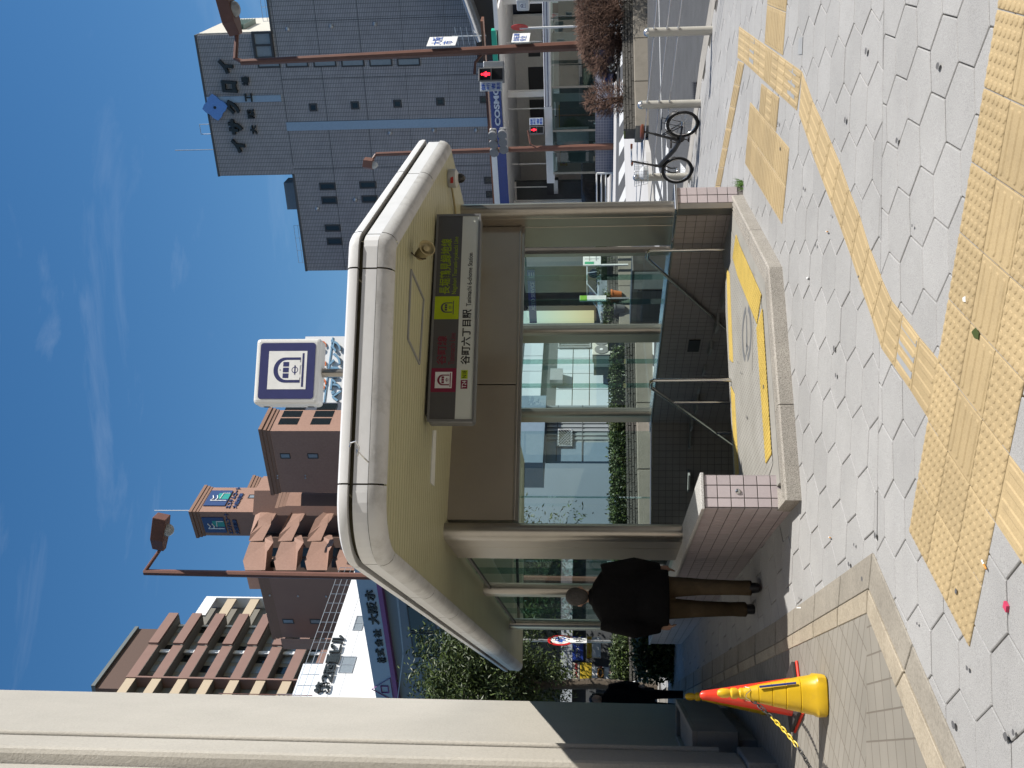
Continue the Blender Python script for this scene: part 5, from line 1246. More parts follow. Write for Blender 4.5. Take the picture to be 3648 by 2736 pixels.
for ch, a, b in (('イ', (175, 1170), (305, 1285)), ('サ', (150, 1005), (285, 1130)), ('ク', (125, 840), (258, 960)), ('ロ', (95, 675), (238, 780)), ('イ', (65, 500), (205, 620))):
    pxtext(gp1, ch, K(KM, *a), K(KM, *b), 'letter_dark', gb, ext=.35, off=.05, bold=.055, shear=.12)
for ch, a, b in (('大', (335, 1055), (400, 1130)), ('阪', (308, 920), (380, 995)), ('工', (290, 785), (360, 855)), ('場', (263, 645), (335, 720))):
    pxtext(gp1, ch, K(KM, *a), K(KM, *b), 'letter_dark', gb, ext=.25, off=.05, bold=.03)
u_, z_ = gp1.uz(*K(KM, 48, 900))
dm = [gp1.p(u_+r_*math.cos(t), z_+r_*math.sin(t), .15) for r_, t in [((1.35 if i % 4 == 0 else (.95 if i % 4 == 2 else 1.12)), R(5+22.5*i)) for i in range(16)]]
MB().prism(dm, gp1.n*.3).build('emblem', mat('emblem_blue', (.12, .27, .62), .4), gb); MB().lathe([(.16, 0), (.14, .06)], gp1.p(u_, z_, .46), 10, gp1.n).build('emblem_dot', 'letter_dark', gb)
u_, _ = gp1.uz(*K(K1, 285, 925)); MB().tube([gp1.p(u_, zT, -3), gp1.p(u_, gp1.uz(*K(K1, -20, 935))[1]+.0, -3)], .05, 6).build('aerial', 'alu', gb)
def roof_rail(P, u0, u1, z, parent, back=1.2, h=1.0):
    mb = MB(); n_ = int((u1-u0)/1.3)
    for k in range(n_+1): u_ = u0+(u1-u0)*k/n_; mb.tube([P.p(u_, z, -back), P.p(u_, z+h, -back)], .025, 4)
    for hh in (h, h*.55): mb.tube([P.p(u0, z+hh, -back), P.p(u1, z+hh, -back)], .025, 4)
    mb.build('roof_railing', 'alu', parent)
roof_rail(gp1, uL+.5, uT0-6, zL+.2, gb); roof_rail(gp1, uT1+1, uT1+20, zR+.2, gb)
u0, u1, z0, z1 = prect(gp1, K(K1, 725, 1110), K(K1, 768, 1270)); fbox(gp1, u0, u1, zL+.2, zL+1.9, -2, 2, 'roof_unit', mat('tank_grey', (.16, .20, .24), .5), gb)
u0 = gp1.uz(*K(K1, 240, 800))[0]; u1 = gp1.uz(*K(K1, 240, 742))[0]; MB().tube([gp1.p(u0, zT, -.6), gp1.p(u0, zT+1.5, -.6), gp1.p(u1, zT+1.5, -.6), gp1.p(u1, zT, -.6)], .05, 5).build('ladder_hoop', 'alu', gb)

# ---- petrol station across the crossing
gs = Plane(K(KG, 205, 900), K(KG, 195, 130), 86, 80)
gas = thing('petrol_station', 'petrol station with a blue fascia and white soffit across the crossing', 'petrol station', gs.p(0, .7))
mat('cosmo_blue', (.006, .035, .20), .3); mat('gas_white', (.84, .82, .78), .6, var=.03); mat('gas_wall', (.78, .75, .69), .7, var=.05); mat('gas_dark', (.03, .03, .032), .6); mat('teal', (.02, .36, .24), .4); mat('wood_brown', (.14, .055, .03), .7, var=.25, vs=1.5); mat('yellow_board', (.55, .38, .02), .6); mat('red_ink', (.5, .03, .03), .5)
uA = gs.uz(*K(KG, 190, 1500))[0]; uB, zf = gs.uz(*K(KG, 180, 405)); uC = gs.uz(*K(KG, 180, -50))[0]; zf1 = gs.uz(*K(KG, 92, 200))[1]; zf2 = gs.uz(*K(KG, 135, 600))[1]; zs = gs.uz(*K(KG, 205, 700))[1]
fbox(gs, uA, uB, zs, zf2, 0, .5, 'fascia', 'cosmo_blue', gas); fbox(gs, uA, uB, zf2, zf2+.45, .02, .4, 'fascia_trim', 'gas_white', gas)
fbox(gs, uB, uC, zs+.12, zf1, .35, .9, 'brand_panel', 'cosmo_blue', gas)
pxtext(gs, 'COSMO', K(KG, 162, 362), K(KG, 108, 95), mat('cosmo_letter', (.55, .60, .68), .4), gas, ext=.06, off=.37, bold=.035)
fbox(gs, uC, uC+2.6, zs+.2, zf1-.4, .36, .5, 'side_panel', 'teal', gas); fbox(gs, uC+2.6, uC+5, zs, zs+.3, .3, .5, 'side_trim', 'gas_white', gas)
fbox(gs, uA, uC+4, zs-.02, zs+.1, -.1, 14, 'soffit', 'gas_white', gas)
for k in range(9): MB().lathe([(.3, 0), (.26, -.04)], gs.p(uB-6+k*2.6, zs-.022, -3-(k % 2)*4), 12).build('downlight', 'gas_wall', gas)
fbox(gs, uA-2, uC+3, zf2+.46, gs.uz(*K(KG, 60, 300))[1], -.6, 1, 'roof_parapet', 'wood_brown', gas)
zg = .55
fbox(gs, uA-2, uC-1, zg, zs, -13.5, .5, 'rear_wall', 'gas_wall', gas); fbox(gs, uC-1, uC+9, zg, zs-.0, -14.5, .5, 'dark_bay', 'gas_dark', gas)
for u_ in (uB-9, uB+1, uB+8.5): MB().obox(gs.p(u_, zg, -4), gs.e*.45, -gs.n*.45, UPV*(zs-zg)).build('canopy_column', 'gas_white', gas)
for (a, b, m) in (((300, 470), (445, 660), 'gas_dark'), ((300, 330), (360, 400), 'gas_dark'), ((310, 680), (445, 900), 'gas_dark'), ((320, 310), (380, 360), 'win_dark')):
    u0, u1, z0, z1 = prect(gs, K(KG, *a), K(KG, *b)); s_ = 1.15; fbox(gs, u0*1.13, u1*1.13, max(zg, z0-.3), z1+.1, -13.4, .1, 'bay_opening', m, gas)
fbox(gs, uB-9.5, uB-3.5, 4.2, 4.9, -12.9, .1, 'shop_board', 'yellow_board', gas); text('CAR & BATTERY', 'red_ink', gs.p(uB-9.3, 4.32, -12.89), gs.e, UPV, .45, gas, width=5.4, extrude=.02)
for k, u_ in enumerate((uB-6.2, uB-8.4, uB-1.2, uB+4.4)):
    MB().obox(gs.p(u_, 4.8, -5), gs.e*1.5, -gs.n*.35, UPV*1.0).build('price_board', 'gas_dark', gas); MB().obox(gs.p(u_+.1, 4.85, -4.98), gs.e*1.3, -gs.n*.03, UPV*.35).build('price_face', 'alu', gas); MB().tube([gs.p(u_+.75, 5.8, -5.1), gs.p(u_+.75, zs, -5.1)], .05, 5).build('board_hanger', 'gas_white', gas)
# service bay seen through the entrance glass
u0, u1, z0, z1 = prect(gs, K(K5, 165, 690), K(K5, 780, 70)); fbox(gs, u0-2, u1+2, zg, z1+1.5, -6, .4, 'service_bay', mat('bay_dark', (.045, .05, .05), .6, var=.3, vs=.6), gas)
fbox(gs, u0-2, u1+2, z1-.2, z1+1.8, -5.9, .3, 'bay_beam', 'gas_wall', gas)
P2 = Plane(K(KG, 205, 900), K(KG, 195, 130), 86, 80); P2.o = P2.o-P2.n*5.5
u0, u1, z0, z1 = prect(P2, K(K5, 300, 645), K(K5, 235, 300)); fbox(P2, u0, u1, z0, z1, .05, .2, 'sign_band', 'cosmo_blue', gas)
pxtext(P2, 'AUTO SERVICE', K(K5, 290, 560), K(K5, 258, 375), 'cosmo_letter', gas, off=.06); pxtext(P2, 'E', K(K5, 283, 348), K(K5, 246, 312), 'cosmo_letter', gas, off=.06)
fbox(P2, u1+.4, u1+2.2, zg, z1, .02, .5, 'bay_pier', 'gas_wall', gas)
for k in range(3): MB().obox(P2.p(u0+k*2.4, zg, .6), P2.e*1.5, -P2.n*.6, UPV*(1.2+.5*(k % 2))).build('tool_cabinet', mat('cabinet_grey', (.10, .12, .12), .5), gas)
mt = MB(); mt.tube([gs.p(uB+3, zf1+1.4, -13), gs.p(uB+3, zf1+4.4, -13)], .06, 5)
for k in range(4): mt.tube([gs.p(uB+2.2, zf1+2.4+k*.5, -13), gs.p(uB+3.8, zf1+2.6+k*.5, -13)], .03, 4)
mt.build('aerial', 'alu', gas)

# ---- dark timber house at the right edge
dp = Plane(K(K2, 700, 250), K(K2, 700, 0), 92, 90)
dh = thing('timber_house', 'black timber house with sloping tiled eaves and pale railing, right edge', 'house', dp.p(0, .7))
u0, z0 = dp.uz(*K(K2, 345, 235)); u1 = u0+24; uw = dp.uz(*K(K2, 500, 320))[0]
fbox(dp, uw-1, u1, .4, dp.uz(*K(K2, 470, 100))[1]+2.4, -1, 10, 'wall', mat('timber_black', (.012, .012, .013), .7), dh)
zr0 = dp.uz(*K(K2, 340, 240))[1]; zr1 = dp.uz(*K(K2, 395, 0))[1]
ru = dp.uz(*K(K2, 440, 0))[0]
a, b = dp.hit(*K(K2, 335, 240), .3), dp.hit(*K(K2, 440, 0), .3); top = dp.hit(*K(K2, 220, 60), .3)
a2, b2_ = dp.hit(*K(K2, 345, 245), .6), dp.hit(*K(K2, 200, -160), .6)
MB().prism([a2, b2_, b2_+V((0, 0, -.5)), a2+V((0, 0, -.5))], -dp.n*11).build('roof', mat('roof_tile', (.10, .105, .11), .6, var=.2, vs=2), dh)
MB().tube([a2, b2_], .22, 8).build('gutter', 'alu', dh)
zq = dp.uz(*K(K2, 478, 150))[1]; zq2 = dp.uz(*K(K2, 700, 150))[1]
MB().obox(dp.p(uw-.3, zq, .2), dp.e*9.5, -dp.n*.1, UPV*.16).build('railing_top', 'gas_white', dh)
for k in range(5): MB().obox(dp.p(uw+6.6+k*.7, zq2, .15), dp.e*.07, -dp.n*.07, UPV*(zq-zq2)).build('railing_bar', 'alu', dh)

# ---- the other subway entrance, beyond the crossing
op = Plane(K(K2, 785, 1000), K(K2, 785, 100), 63, 60)
oe = thing('far_subway_entrance', 'second white roofed glazed subway entrance beyond the crossing', 'subway entrance', op.p(0, .7))
uE, zb1 = op.uz(*K(K2, 783, 1108)); zt1 = op.uz(*K(K2, 728, 600))[1]; uEr = op.uz(*K(K2, 770, -160))[0]; um = op.uz(*K(K2, 760, 630))[0]
fbox(op, um, uEr, zb1+.05, zt1, .1, 4.4, 'roof', 'fascia_white', oe, bevel=.06); MB().prism([op.p(uE, zb1, -1.6), op.p(um, zb1+.02, .1), op.p(um, zb1+.02, -4.3), op.p(uE+.6, zb1, -4)], (0, 0, zt1-zb1)).build('roof', 'fascia_white', oe)
for h in (.2, .38): fbox(op, um, uEr, zb1+h, zb1+h+.04, .115, .05, 'roof_line', 'navy', oe)
zw = op.uz(*K(K2, 1030, 800))[1]; zg2 = gz(8, 61)
gridmat('slate_tile', op.ang, (.20, .20, .26), (.17, .175, .23), (.40, .40, .42), .16, .16, ms=.012, rough=.5)
ua, ub = op.uz(*K(K2, 1070, 1020))[0], op.uz(*K(K2, 1070, 640))[0]
fbox(op, ua, ub, zg2-.2, zw, 0, .3, 'base_wall', 'slate_tile', oe); fbox(op, ub+.02, uEr, zg2-.2, zw-.02, -.02, .3, 'base_wall', mat('tile_pale', (.55, .52, .55), .6), oe)
glassmat('glass_far', (.42, .55, .53), f0=.10)
n_ = 9
for k in range(n_):
    u0 = ua+(uEr-ua)*k/n_; u1 = ua+(uEr-ua)*(k+1)/n_
    MB().quad(op.p(u0+.03, zw, -.12), op.p(u1-.03, zw, -.12), op.p(u1-.03, zb1, -.12), op.p(u0+.03, zb1, -.12)).build('glass_pane', 'glass_far', oe)
    if k % 2 == 0: MB().obox(op.p(u0-.06, zw, -.05), op.e*.12, -op.n*.18, UPV*(zb1-zw)).build('mullion', 'steel', oe)
fbox(op, ua, uEr, zw+.1, zb1-.3, -4.2, .2, 'rear_glazing', mat('dim_green', (.07, .11, .11), .3, var=.3, vs=.7), oe)
for (a, b) in ((.36, .40), (.62, .71), (.15, .2)): fbox(op, ua+(uEr-ua)*a, ua+(uEr-ua)*b, zg2, zb1, -1.6, .4, 'inner_pier', mat('pier_grey', (.42, .44, .44), .6), oe)
fbox(op, ua+1.2, ua+2.6, zw+.4, zb1-.2, -1.0, .2, 'notice_board', 'tile_pale', oe)
# small emblem box on its post
ep = Plane(K(K2, 640, 60), K(K2, 640, 0), 50, 49.6)
fe_ = thing('subway_emblem', 'small white lightbox with a navy train emblem at the right photo edge', 'sign', ep.p(0, .7)); u0, u1, z0, z1 = prect(ep, K(K2, 640, 66), K(K2, 562, -12))
MB().obox(ep.p(u0, z0), ep.e*(z1-z0), -ep.n*.9, UPV*(z1-z0)).build('case', 'lightbox_white', fe_, bevel=.06); MB().obox(ep.p(u0+.16, z0+.16, .012), ep.e*(z1-z0-.32), -ep.n*.03, UPV*(z1-z0-.32)).build('emblem_field', 'navy', fe_)
train_icon(ep.p(u0+(z1-z0)*.24, z0+(z1-z0)*.24, .014), ep.e, UPV, ep.n, (z1-z0)*.52, 'navy', 'white_ink', fe_)
MB().tube([ep.p(u0+(z1-z0)*.5, z0, -.45), ep.p(u0+(z1-z0)*.5, gz(17, 49), -.45)], .08, 8).build('pole', 'alu', fe_)

dg_ = [gpf(*K(KB, *q_), -.13) for q_ in ((488, 690), (495, 835), (455, 835), (450, 690))]; gr_ = thing('drain_grate', 'dark iron drain grate at the kerb behind the bicycle', 'drain grate', dg_[0])
for k in range(9): MB().prism([dg_[0].lerp(dg_[1], k/9)+V((0, 0, .006)), dg_[0].lerp(dg_[1], (k+.6)/9)+V((0, 0, .006)), dg_[3].lerp(dg_[2], (k+.6)/9)+V((0, 0, .006)), dg_[3].lerp(dg_[2], k/9)+V((0, 0, .006))], (0, 0, .02)).build('grate_bar', 'steel_dark', gr_)
# ---- far pavement, crossing stripes
def pave(pts, name, d=.0, m='concrete'): return struct(MB().prism([V((p[0], p[1], gz(p[0], p[1], d))) for p in pts], (0, 0, -.14)).build(name, m))
mat('far_paving', (.50, .49, .48), .85, var=.06, vs=.5)
pave([(4.5, 56.5), (14, 56), (14, 79.9), (2, 79.9)], 'far_pavement', 0, 'far_paving'); pave([(14.02, 56), (45, 52), (60, 79.9), (14.02, 79.9)], 'far_pavement', 0, 'far_paving')
for k in range(9): mark([(6.2+k*1.0, 36.5+.3*k), (6.65+k*1.0, 36.5+.3*k), (8.0+k*1.55, 55), (7.3+k*1.55, 55)], 'crossing_stripe')
for k in range(7): mark([(-1.2+k*.62, 24.2+k*.12), (-.85+k*.62, 24.2+k*.12), (-.75+k*.66, 26.6+k*.12), (-1.12+k*.66, 26.6+k*.12)], 'crossing_stripe')
isl = [gpf(*K(K2, *q_)) for q_ in ((1196, 735), (1303, 776), (1328, 900), (1345, 1195), (1210, 1195))]; pave([(p.x, p.y) for p in isl], 'traffic_island', 0, 'far_paving')
mark([(3.3, 17.3), (3.5, 17.25), (4.9, 21.6), (4.62, 21.7)], 'lane_line'); mark([(4.2, 22.3), (9.5, 24.6), (9.5, 24.75), (4.2, 22.45)], 'lane_line'); mark([(2.3, 20.4), (5.4, 21.6), (5.4, 21.8), (2.3, 20.6)], 'lane_line'); mark([(4.6, 28.6), (14, 33.0), (14, 33.2), (4.6, 28.8)], 'lane_line')
for k in range(4): mark([(2.4+k*.5, 21.9+k*.12), (2.7+k*.5, 21.95+k*.12), (3.5+k*.62, 24.8), (3.15+k*.62, 24.8)], 'crossing_stripe')

# ---- roadside planters with block walls
mat('block_dark', (.105, .10, .09), .95, var=.3, vs=5, bump=.9, bs=26); mat('mulch', (.10, .13, .035), .95, var=.4, vs=6, bump=.6, bs=20); mat('twig', (.085, .045, .03), .9, var=.2); mat('twig_tip', (.115, .062, .042), .9, var=.35, vs=3)
def block_planter(label, P, u0, u1, zg_, h1, h2, depth=1.6, bl=.40):
    t = thing('roadside_planter', label, 'planter', P.p((u0+u1)/2, zg_))
    n_ = max(1, round((u1-u0)/1.6))
    for k in range(n_): fbox(P, u0+(u1-u0)*k/n_+.006, u0+(u1-u0)*(k+1)/n_-.006, zg_-.2, zg_+h1, .12, depth+.24, 'concrete_base', 'concrete', t, bevel=.02)
    fbox(P, u0+.03, u1-.03, zg_+h1, zg_+h1+h2-.03, -.03, depth-.06, 'core', 'joint', t)
    rows = 4; rh = h2/rows; mb = MB()
    for r_ in range(rows):
        u_ = u0-(bl/2 if r_ % 2 else 0)
        while u_ < u1:
            a, b = max(u_, u0)+.008, min(u_+bl, u1)-.008
            if b-a > .04: mb.obox(P.p(a, zg_+h1+r_*rh+.008, random.uniform(-.008, .012)), P.e*(b-a), -P.n*.10, UPV*(rh-.016))
            u_ += bl
    mb.build('block_courses', 'block_dark', t, kind='stuff')
    fbox(P, u0+.02, u1-.02, zg_+h1+h2-.06, zg_+h1+h2-.02, -.08, depth-.16, 'soil', 'mulch', t)
    return t
rb0, rb1 = gpf(*K(K2, 1315, 762)), gpf(*K(K2, 1306, 0))
PR = Plane((0, 0), (0, 0), 1, 1) if False else Plane.__new__(Plane); PR.setup(rb0, rb1)
zpr = (rb0.z+rb1.z)/2; hc_ = PR.uz(*K(K2, 1258, 400))[1]-zpr; ht_ = PR.uz(*K(K2, 1190, 400))[1]-zpr
block_planter('block walled planter with bare brown shrubs at the roadside on the right', PR, 0, PR.e.dot(rb1-rb0)+3, zpr, hc_, ht_-hc_, .5)
def twiggy(name, label, c, rx, ry, rz, n, seed, stems=7):
    random.seed(seed); t = thing(name, label, 'shrub', c, 'bare brown shrubs'); c = V(c); br = MB(); tp = MB()
    for s_ in range(stems):
        a = random.uniform(0, 6.28); e_ = c+V((math.cos(a)*rx*.5, math.sin(a)*ry*.5, rz*.9)); br.tube([c+V((random.gauss(0, .08), random.gauss(0, .08), 0)), c.lerp(e_, .5)+V((random.gauss(0, .1), random.gauss(0, .1), .05)), e_], [.025, .018, .008], 5)
    br.build('stems', 'twig', t)
    for i in range(n):
        while True:
            q_ = V((random.uniform(-1, 1), random.uniform(-1, 1), random.uniform(0, 1)));
            if q_.x**2+q_.y**2+(q_.z*1.0-.35)**2/.5 < 1: break
        if noise.noise(V((q_.x*2.2, q_.y*2.2, q_.z*3))+V((seed, 0, 0))) < -.12: continue
        p = c+V((q_.x*rx, q_.y*ry, -.02+q_.z*rz*1.15)); d = V((q_.x+random.gauss(0, .5), q_.y+random.gauss(0, .5), .5+random.gauss(0, .5))).normalized(); l_ = random.uniform(.08, .22); s_ = d.orthogonal().normalized()*.008
        tp.add([p-s_, p+s_, p+d*l_+s_*.6, p+d*l_-s_*.6], [(0, 1, 2, 3)])
    o = tp.build('twigs', 'twig_tip', t, kind='stuff'); return t
ps = PR.hit(*K(K2, 1170, 90), -.3); twiggy('bare_shrub', 'large bare brown shrub in the right roadside planter', (ps.x, ps.y, zpr+ht_-.05), 1.75, .9, 1.15, 24000, 3, 12)
ps = PR.hit(*K(K2, 1170, 580), -.3); twiggy('bare_shrub', 'small bare brown shrub at the left end of the right roadside planter', (ps.x, ps.y, zpr+ht_-.05), .45, .42, .95, 2600, 9, 7)
# hedge planters behind the entrance
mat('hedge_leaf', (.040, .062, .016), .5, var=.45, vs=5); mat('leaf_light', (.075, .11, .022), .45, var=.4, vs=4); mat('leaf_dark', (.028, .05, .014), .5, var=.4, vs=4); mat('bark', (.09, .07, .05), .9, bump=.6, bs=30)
def hedge(label, P, u0, u1, z0, z1, depth, n, seed, off=0.0, size=.075, m='hedge_leaf', name='hedge'):
    random.seed(seed); t = thing(name, label, 'hedge', P.p((u0+u1)/2, z0, off)); lf, lf2 = MB(), MB()
    for i in range(n):
        u_ = random.uniform(u0, u1); hgt = (z1-z0)*(.86+.22*noise.noise(V((u_*1.4, seed, 0)))); r_ = random.random()
        if r_ < .62: w_, z_ = random.uniform(-.08, .12), random.uniform(z0, z0+hgt)
        else: w_, z_ = random.uniform(-depth, .05), z0+hgt+random.gauss(0, .04)
        if noise.noise(V((u_*2.6, z_*3, seed))) < -.33: w_ -= .2
        leaves(lf if random.random() < .7 else lf2, [P.p(u_, z_, off+w_)], size, jit=.4, asp=.5)
    lf.build('foliage', m, t, kind='stuff'); lf2.build('foliage_light', 'leaf_light', t, kind='stuff')
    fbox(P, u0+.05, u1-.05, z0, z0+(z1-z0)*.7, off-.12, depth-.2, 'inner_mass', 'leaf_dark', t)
    return t
hb0, hb1 = gpf(*K(K5, 1030, 1500)), gpf(*K(K5, 1022, 800))
PH = Plane.__new__(Plane); PH.setup(hb0, hb1); zph = (hb0.z+hb1.z)/2
z1h = PH.uz(*K(K5, 952, 1200))[1]-zph; z2h = PH.uz(*K(K5, 880, 1200))[1]-zph; z3h = PH.uz(*K(K5, 785, 1200))[1]
uh0 = PH.uz(*K(KL, 1440, 420))[0]-3.5; uh1 = PH.uz(*K(K5, 1000, 770))[0]
block_planter('block walled planter with a clipped hedge behind the entrance', PH, uh0, uh1, zph, z1h, z2h-z1h, 1.4); hedge('clipped green hedge in the planter behind the glass entrance', PH, uh0, uh1, zph+z2h-.06, z3h, 1.2, 16000, 21, -.15)
PH2 = Plane.__new__(Plane); hc0, hc1 = gpf(*K(K5, 905, 690)), gpf(*K(K5, 895, 75)); PH2.setup(hc0, hc1); zq_ = (hc0.z+hc1.z)/2
zz1 = PH2.uz(*K(K5, 800, 300))[1]
block_planter('block walled planter with a low hedge seen through the right glass', PH2, PH2.uz(*K(K5, 900, 680))[0], PH2.uz(*K(K5, 900, 60))[0]+1, zq_, .35, max(.4, PH2.uz(*K(K5, 805, 300))[1]-zq_-.35), 1.4)
hedge('low green hedge seen through the right glass of the entrance', PH2, PH2.uz(*K(K5, 900, 240))[0], PH2.uz(*K(K5, 900, 60))[0]+.6, zz1, PH2.uz(*K(K5, 690, 150))[1], 1.1, 5000, 33, -.1)
hedge('short green hedge left of the guide map behind the glass', PH2, PH2.uz(*K(K5, 900, 640))[0], PH2.uz(*K(K5, 900, 460))[0], zz1, PH2.uz(*K(K5, 740, 550))[1], 1.0, 2600, 35, -.1)
# guide map board and tall notice behind the glass
mpb = thing('guide_map', 'white guide map board with green strip behind the right glass', 'map board', PH2.p(0, zz1)); u0, u1, z0, z1 = prect(PH2, K(K5, 720, 302), K(K5, 604, 224))
fbox(PH2, u0, u1, z0, z1, .3, .06, 'board', 'paper_white', mpb); fbox(PH2, u0+.05, u0+(u1-u0)*.28, z0+.25, z1-.06, .306, .01, 'green_strip', mat('map_green', (.06, .38, .20), .5), mpb)
for (a, b, c_, d) in ((.35, .95, .25, .28), (.35, .95, .62, .65), (.5, .53, .1, .9), (.75, .78, .2, .95)): fbox(PH2, u0+(u1-u0)*a, u0+(u1-u0)*b, z0+(z1-z0)*c_, z0+(z1-z0)*d, .306, .01, 'map_line', 'alu', mpb)
for u_ in (u0, u1-.06): fbox(PH2, u_, u_+.06, zq_, z0, .29, .06, 'leg', 'paper_white', mpb)
nb_ = thing('notice_pillar', 'narrow white notice pillar with green top behind the glass', 'sign', PH2.p(0, zz1)); u0, u1, z0, z1 = prect(PH2, K(K5, 755, 535), K(K5, 582, 502)); fbox(PH2, u0, u1, z0, z1, .3, .06, 'board', 'paper_white', nb_); fbox(PH2, u0+.005, u1-.005, z1-(z1-z0)*.27, z1-.01, .306, .01, 'green_top', mat('notice_green', (.22, .48, .05), .5), nb_); fbox(PH2, u0+.1, u0+.16, zq_, z0, .28, .05, 'leg', 'alu', nb_)
# planter pots
for (px_, c_, nm, lb_) in (((800, 470), 'pot_orange', 'flower_pot', 'orange flower pot beside the notice pillar behind the glass'), ((820, 560), 'pot_grey', 'flower_pot', 'grey flower pot below the short hedge behind the glass')):
    p = PH2.hit(*K(K5, *px_), .1); mat('pot_orange', (.55, .16, .04), .7); mat('pot_grey', (.12, .12, .12), .7); t = thing(nm, lb_, 'plant pot', p); MB().lathe([(.16, -.3), (.22, .02), (.24, .02), (.24, .08), (.19, .08), (.18, .0)], p, 14).build('pot', c_, t, smooth=True)
    l_ = MB(); leaves(l_, [p+V((random.gauss(0, .12), random.gauss(0, .12), .1+random.uniform(0, .25))) for _ in range(160)], .09); l_.build('plant', 'leaf_light', t, kind='stuff')
# dark glass bulletin case behind the right pane
bc = thing('display_case', 'dark low display cabinet standing behind the right glass', 'cabinet', (1.3, 16.4, .3)); P3 = Plane(K(K5, 1120, 690), K(K5, 1150, 350), 17.2, 16.2); u0, u1, z0, z1 = prect(P3, K(K5, 1120, 675), K(K5, 925, 305))
fbox(P3, u0, u1, .18, z1, 0, .35, 'cabinet', mat('case_dark', (.045, .042, .038), .4), bc, bevel=.02); fbox(P3, u0+.06, u1-.45, .28, z1-.10, .012, .02, 'door', 'gas_dark', bc); fbox(P3, u1-.40, u1-.02, .24, z1-.04, .012, .02, 'side_panel', mat('case_grey', (.26, .29, .28), .4), bc)

# ---- buildings behind the entrance, seen through the glass
pb = Plane(K(K5, 330, 1190), K(K5, 335, 780), 38.5, 41.5)
pbl = thing('panel_building', 'pale blue grey panelled building seen through the rear glass', 'building', pb.p(0, .4)); mat('panel_pale', (.46, .53, .57), .5, var=.05, vs=.7); mat('panel_blue', (.14, .20, .26), .5, var=.06); mat('eave_dark', (.07, .08, .085), .6)
u0, u1, z0, z1 = prect(pb, K(K5, 800, 1190), K(K5, 160, 690)); zt_ = pb.uz(*K(K5, 170, 800))[1]+.9
fbox(pb, u0, u1+.5, 0, zt_-.1, -.06, 1.5, 'core', 'eave_dark', pbl)
zs_ = [pb.uz(*K(K5, x, 1000))[1] for x in (800, 690, 645, 535, 425)]; zs_ = [.2, 1.15]+[pb.uz(*K(K5, x, 1000))[1] for x in (645, 535, 428)]
nu = 5
for i in range(nu):
    for j in range(len(zs_)-1): fbox(pb, u0+(u1-u0)*i/nu+.015, u0+(u1-u0)*(i+1)/nu-.015, zs_[j]+.015, zs_[j+1]-.015, 0, .05, 'wall_panel', 'panel_pale', pbl)
zu0, zu1 = pb.uz(*K(K5, 332, 1000))[1], pb.uz(*K(K5, 205, 1000))[1]
for i in range(nu): fbox(pb, u0+(u1-u0)*i/nu+.015, u0+(u1-u0)*(i+1)/nu-.015, zu0, zu1, .12, .1, 'wall_panel', 'panel_pale', pbl)
for (a, b) in (((470, 1060), (390, 985)),): 
    r_ = prect(pb, K(K5, *a), K(K5, *b)); fbox(pb, r_[0], r_[1], r_[2], r_[3], .3, .3, 'meter_box', 'alu', pbl)
u2_, z2_ = prect(pb, K(K5, 655, 815), K(K5, 440, 778))[0:2], prect(pb, K(K5, 655, 815), K(K5, 440, 778))[2:4]
window(pb, (u2_[0], u2_[1]+.5, z2_[0], z2_[1]), pbl, fr=.05, frame='alu', pane='win_grey', mull=5, off=.08)
# corrugated wing
mat('corrugated', (.22, .25, .26), .5, var=.06)
uc0 = pb.uz(*K(K5, 500, 1555))[0]
mb = MB(); k = 0; u_ = uc0+1.0
while u_ < u0-.02:
    mb.obox(pb.p(u_, .2, .02 if k % 2 else -.02), pb.e*min(.11, u0-.01-u_), -pb.n*.06, UPV*(zu0-.5)); u_ += .11; k += 1
mb.build('corrugated_wall', 'corrugated', pbl); fbox(pb, uc0, uc0+.98, .2, zu0-.3, 0, .1, 'wall_panel', 'panel_blue', pbl); fbox(pb, uc0-.6, u0-.01, zu0-.25, zu1, .5, 1.2, 'blue_eave', 'panel_blue', pbl)
for j in (1.15, 2.1, 3.0): fbox(pb, uc0, u0, j, j+.03, .03, .02, 'joint', 'eave_dark', pbl)
r_ = prect(pb, K(K5, 532, 1467), K(K5, 435, 1355)); wv = window(pb, r_, pbl, fr=.06, frame='alu', pane='win_dark', off=.1)
lt = MB()
for k in range(-5, 7):
    for sg in (1, -1):
        a = (r_[0]+(r_[1]-r_[0])*k/6, r_[2]); b = (a[0]+sg*(r_[1]-r_[0])*.9, r_[3])
        q0 = max(0, min(1, ((r_[0]-a[0])/(b[0]-a[0])))) if b[0] != a[0] else 0
        ts = [t for t in [i/12 for i in range(13)] if r_[0] <= a[0]+(b[0]-a[0])*t <= r_[1]]
        if len(ts) > 1: lt.tube([pb.p(a[0]+(b[0]-a[0])*ts[0], a[1]+(b[1]-a[1])*ts[0], .11), pb.p(a[0]+(b[0]-a[0])*ts[-1], a[1]+(b[1]-a[1])*ts[-1], .11)], .012, 4)
lt.build('lattice', 'alu', wv)
acu = thing('air_conditioner', 'beige outdoor air conditioner units against the panelled building', 'air conditioner', pb.p(0, .4)); r_ = prect(pb, K(K5, 785, 955), K(K5, 665, 840)); fbox(pb, r_[0], r_[1], r_[2]-.3, r_[3], .75, .4, 'casing', mat('ac_beige', (.55, .54, .48), .5), acu, bevel=.02)
for k in (.27, .75): 
    c_ = pb.p(r_[0]+(r_[1]-r_[0])*k, (r_[2]+r_[3])/2, .756); MB().lathe([(.27, 0), (.27, .015), (.06, .02)], c_, 18, pb.n).build('fan_grille', mat('grille', (.20, .20, .19), .6), acu); MB().lathe([(.07, .021), (.06, .03)], c_, 12, pb.n).build('fan_hub', 'paper_white', acu)
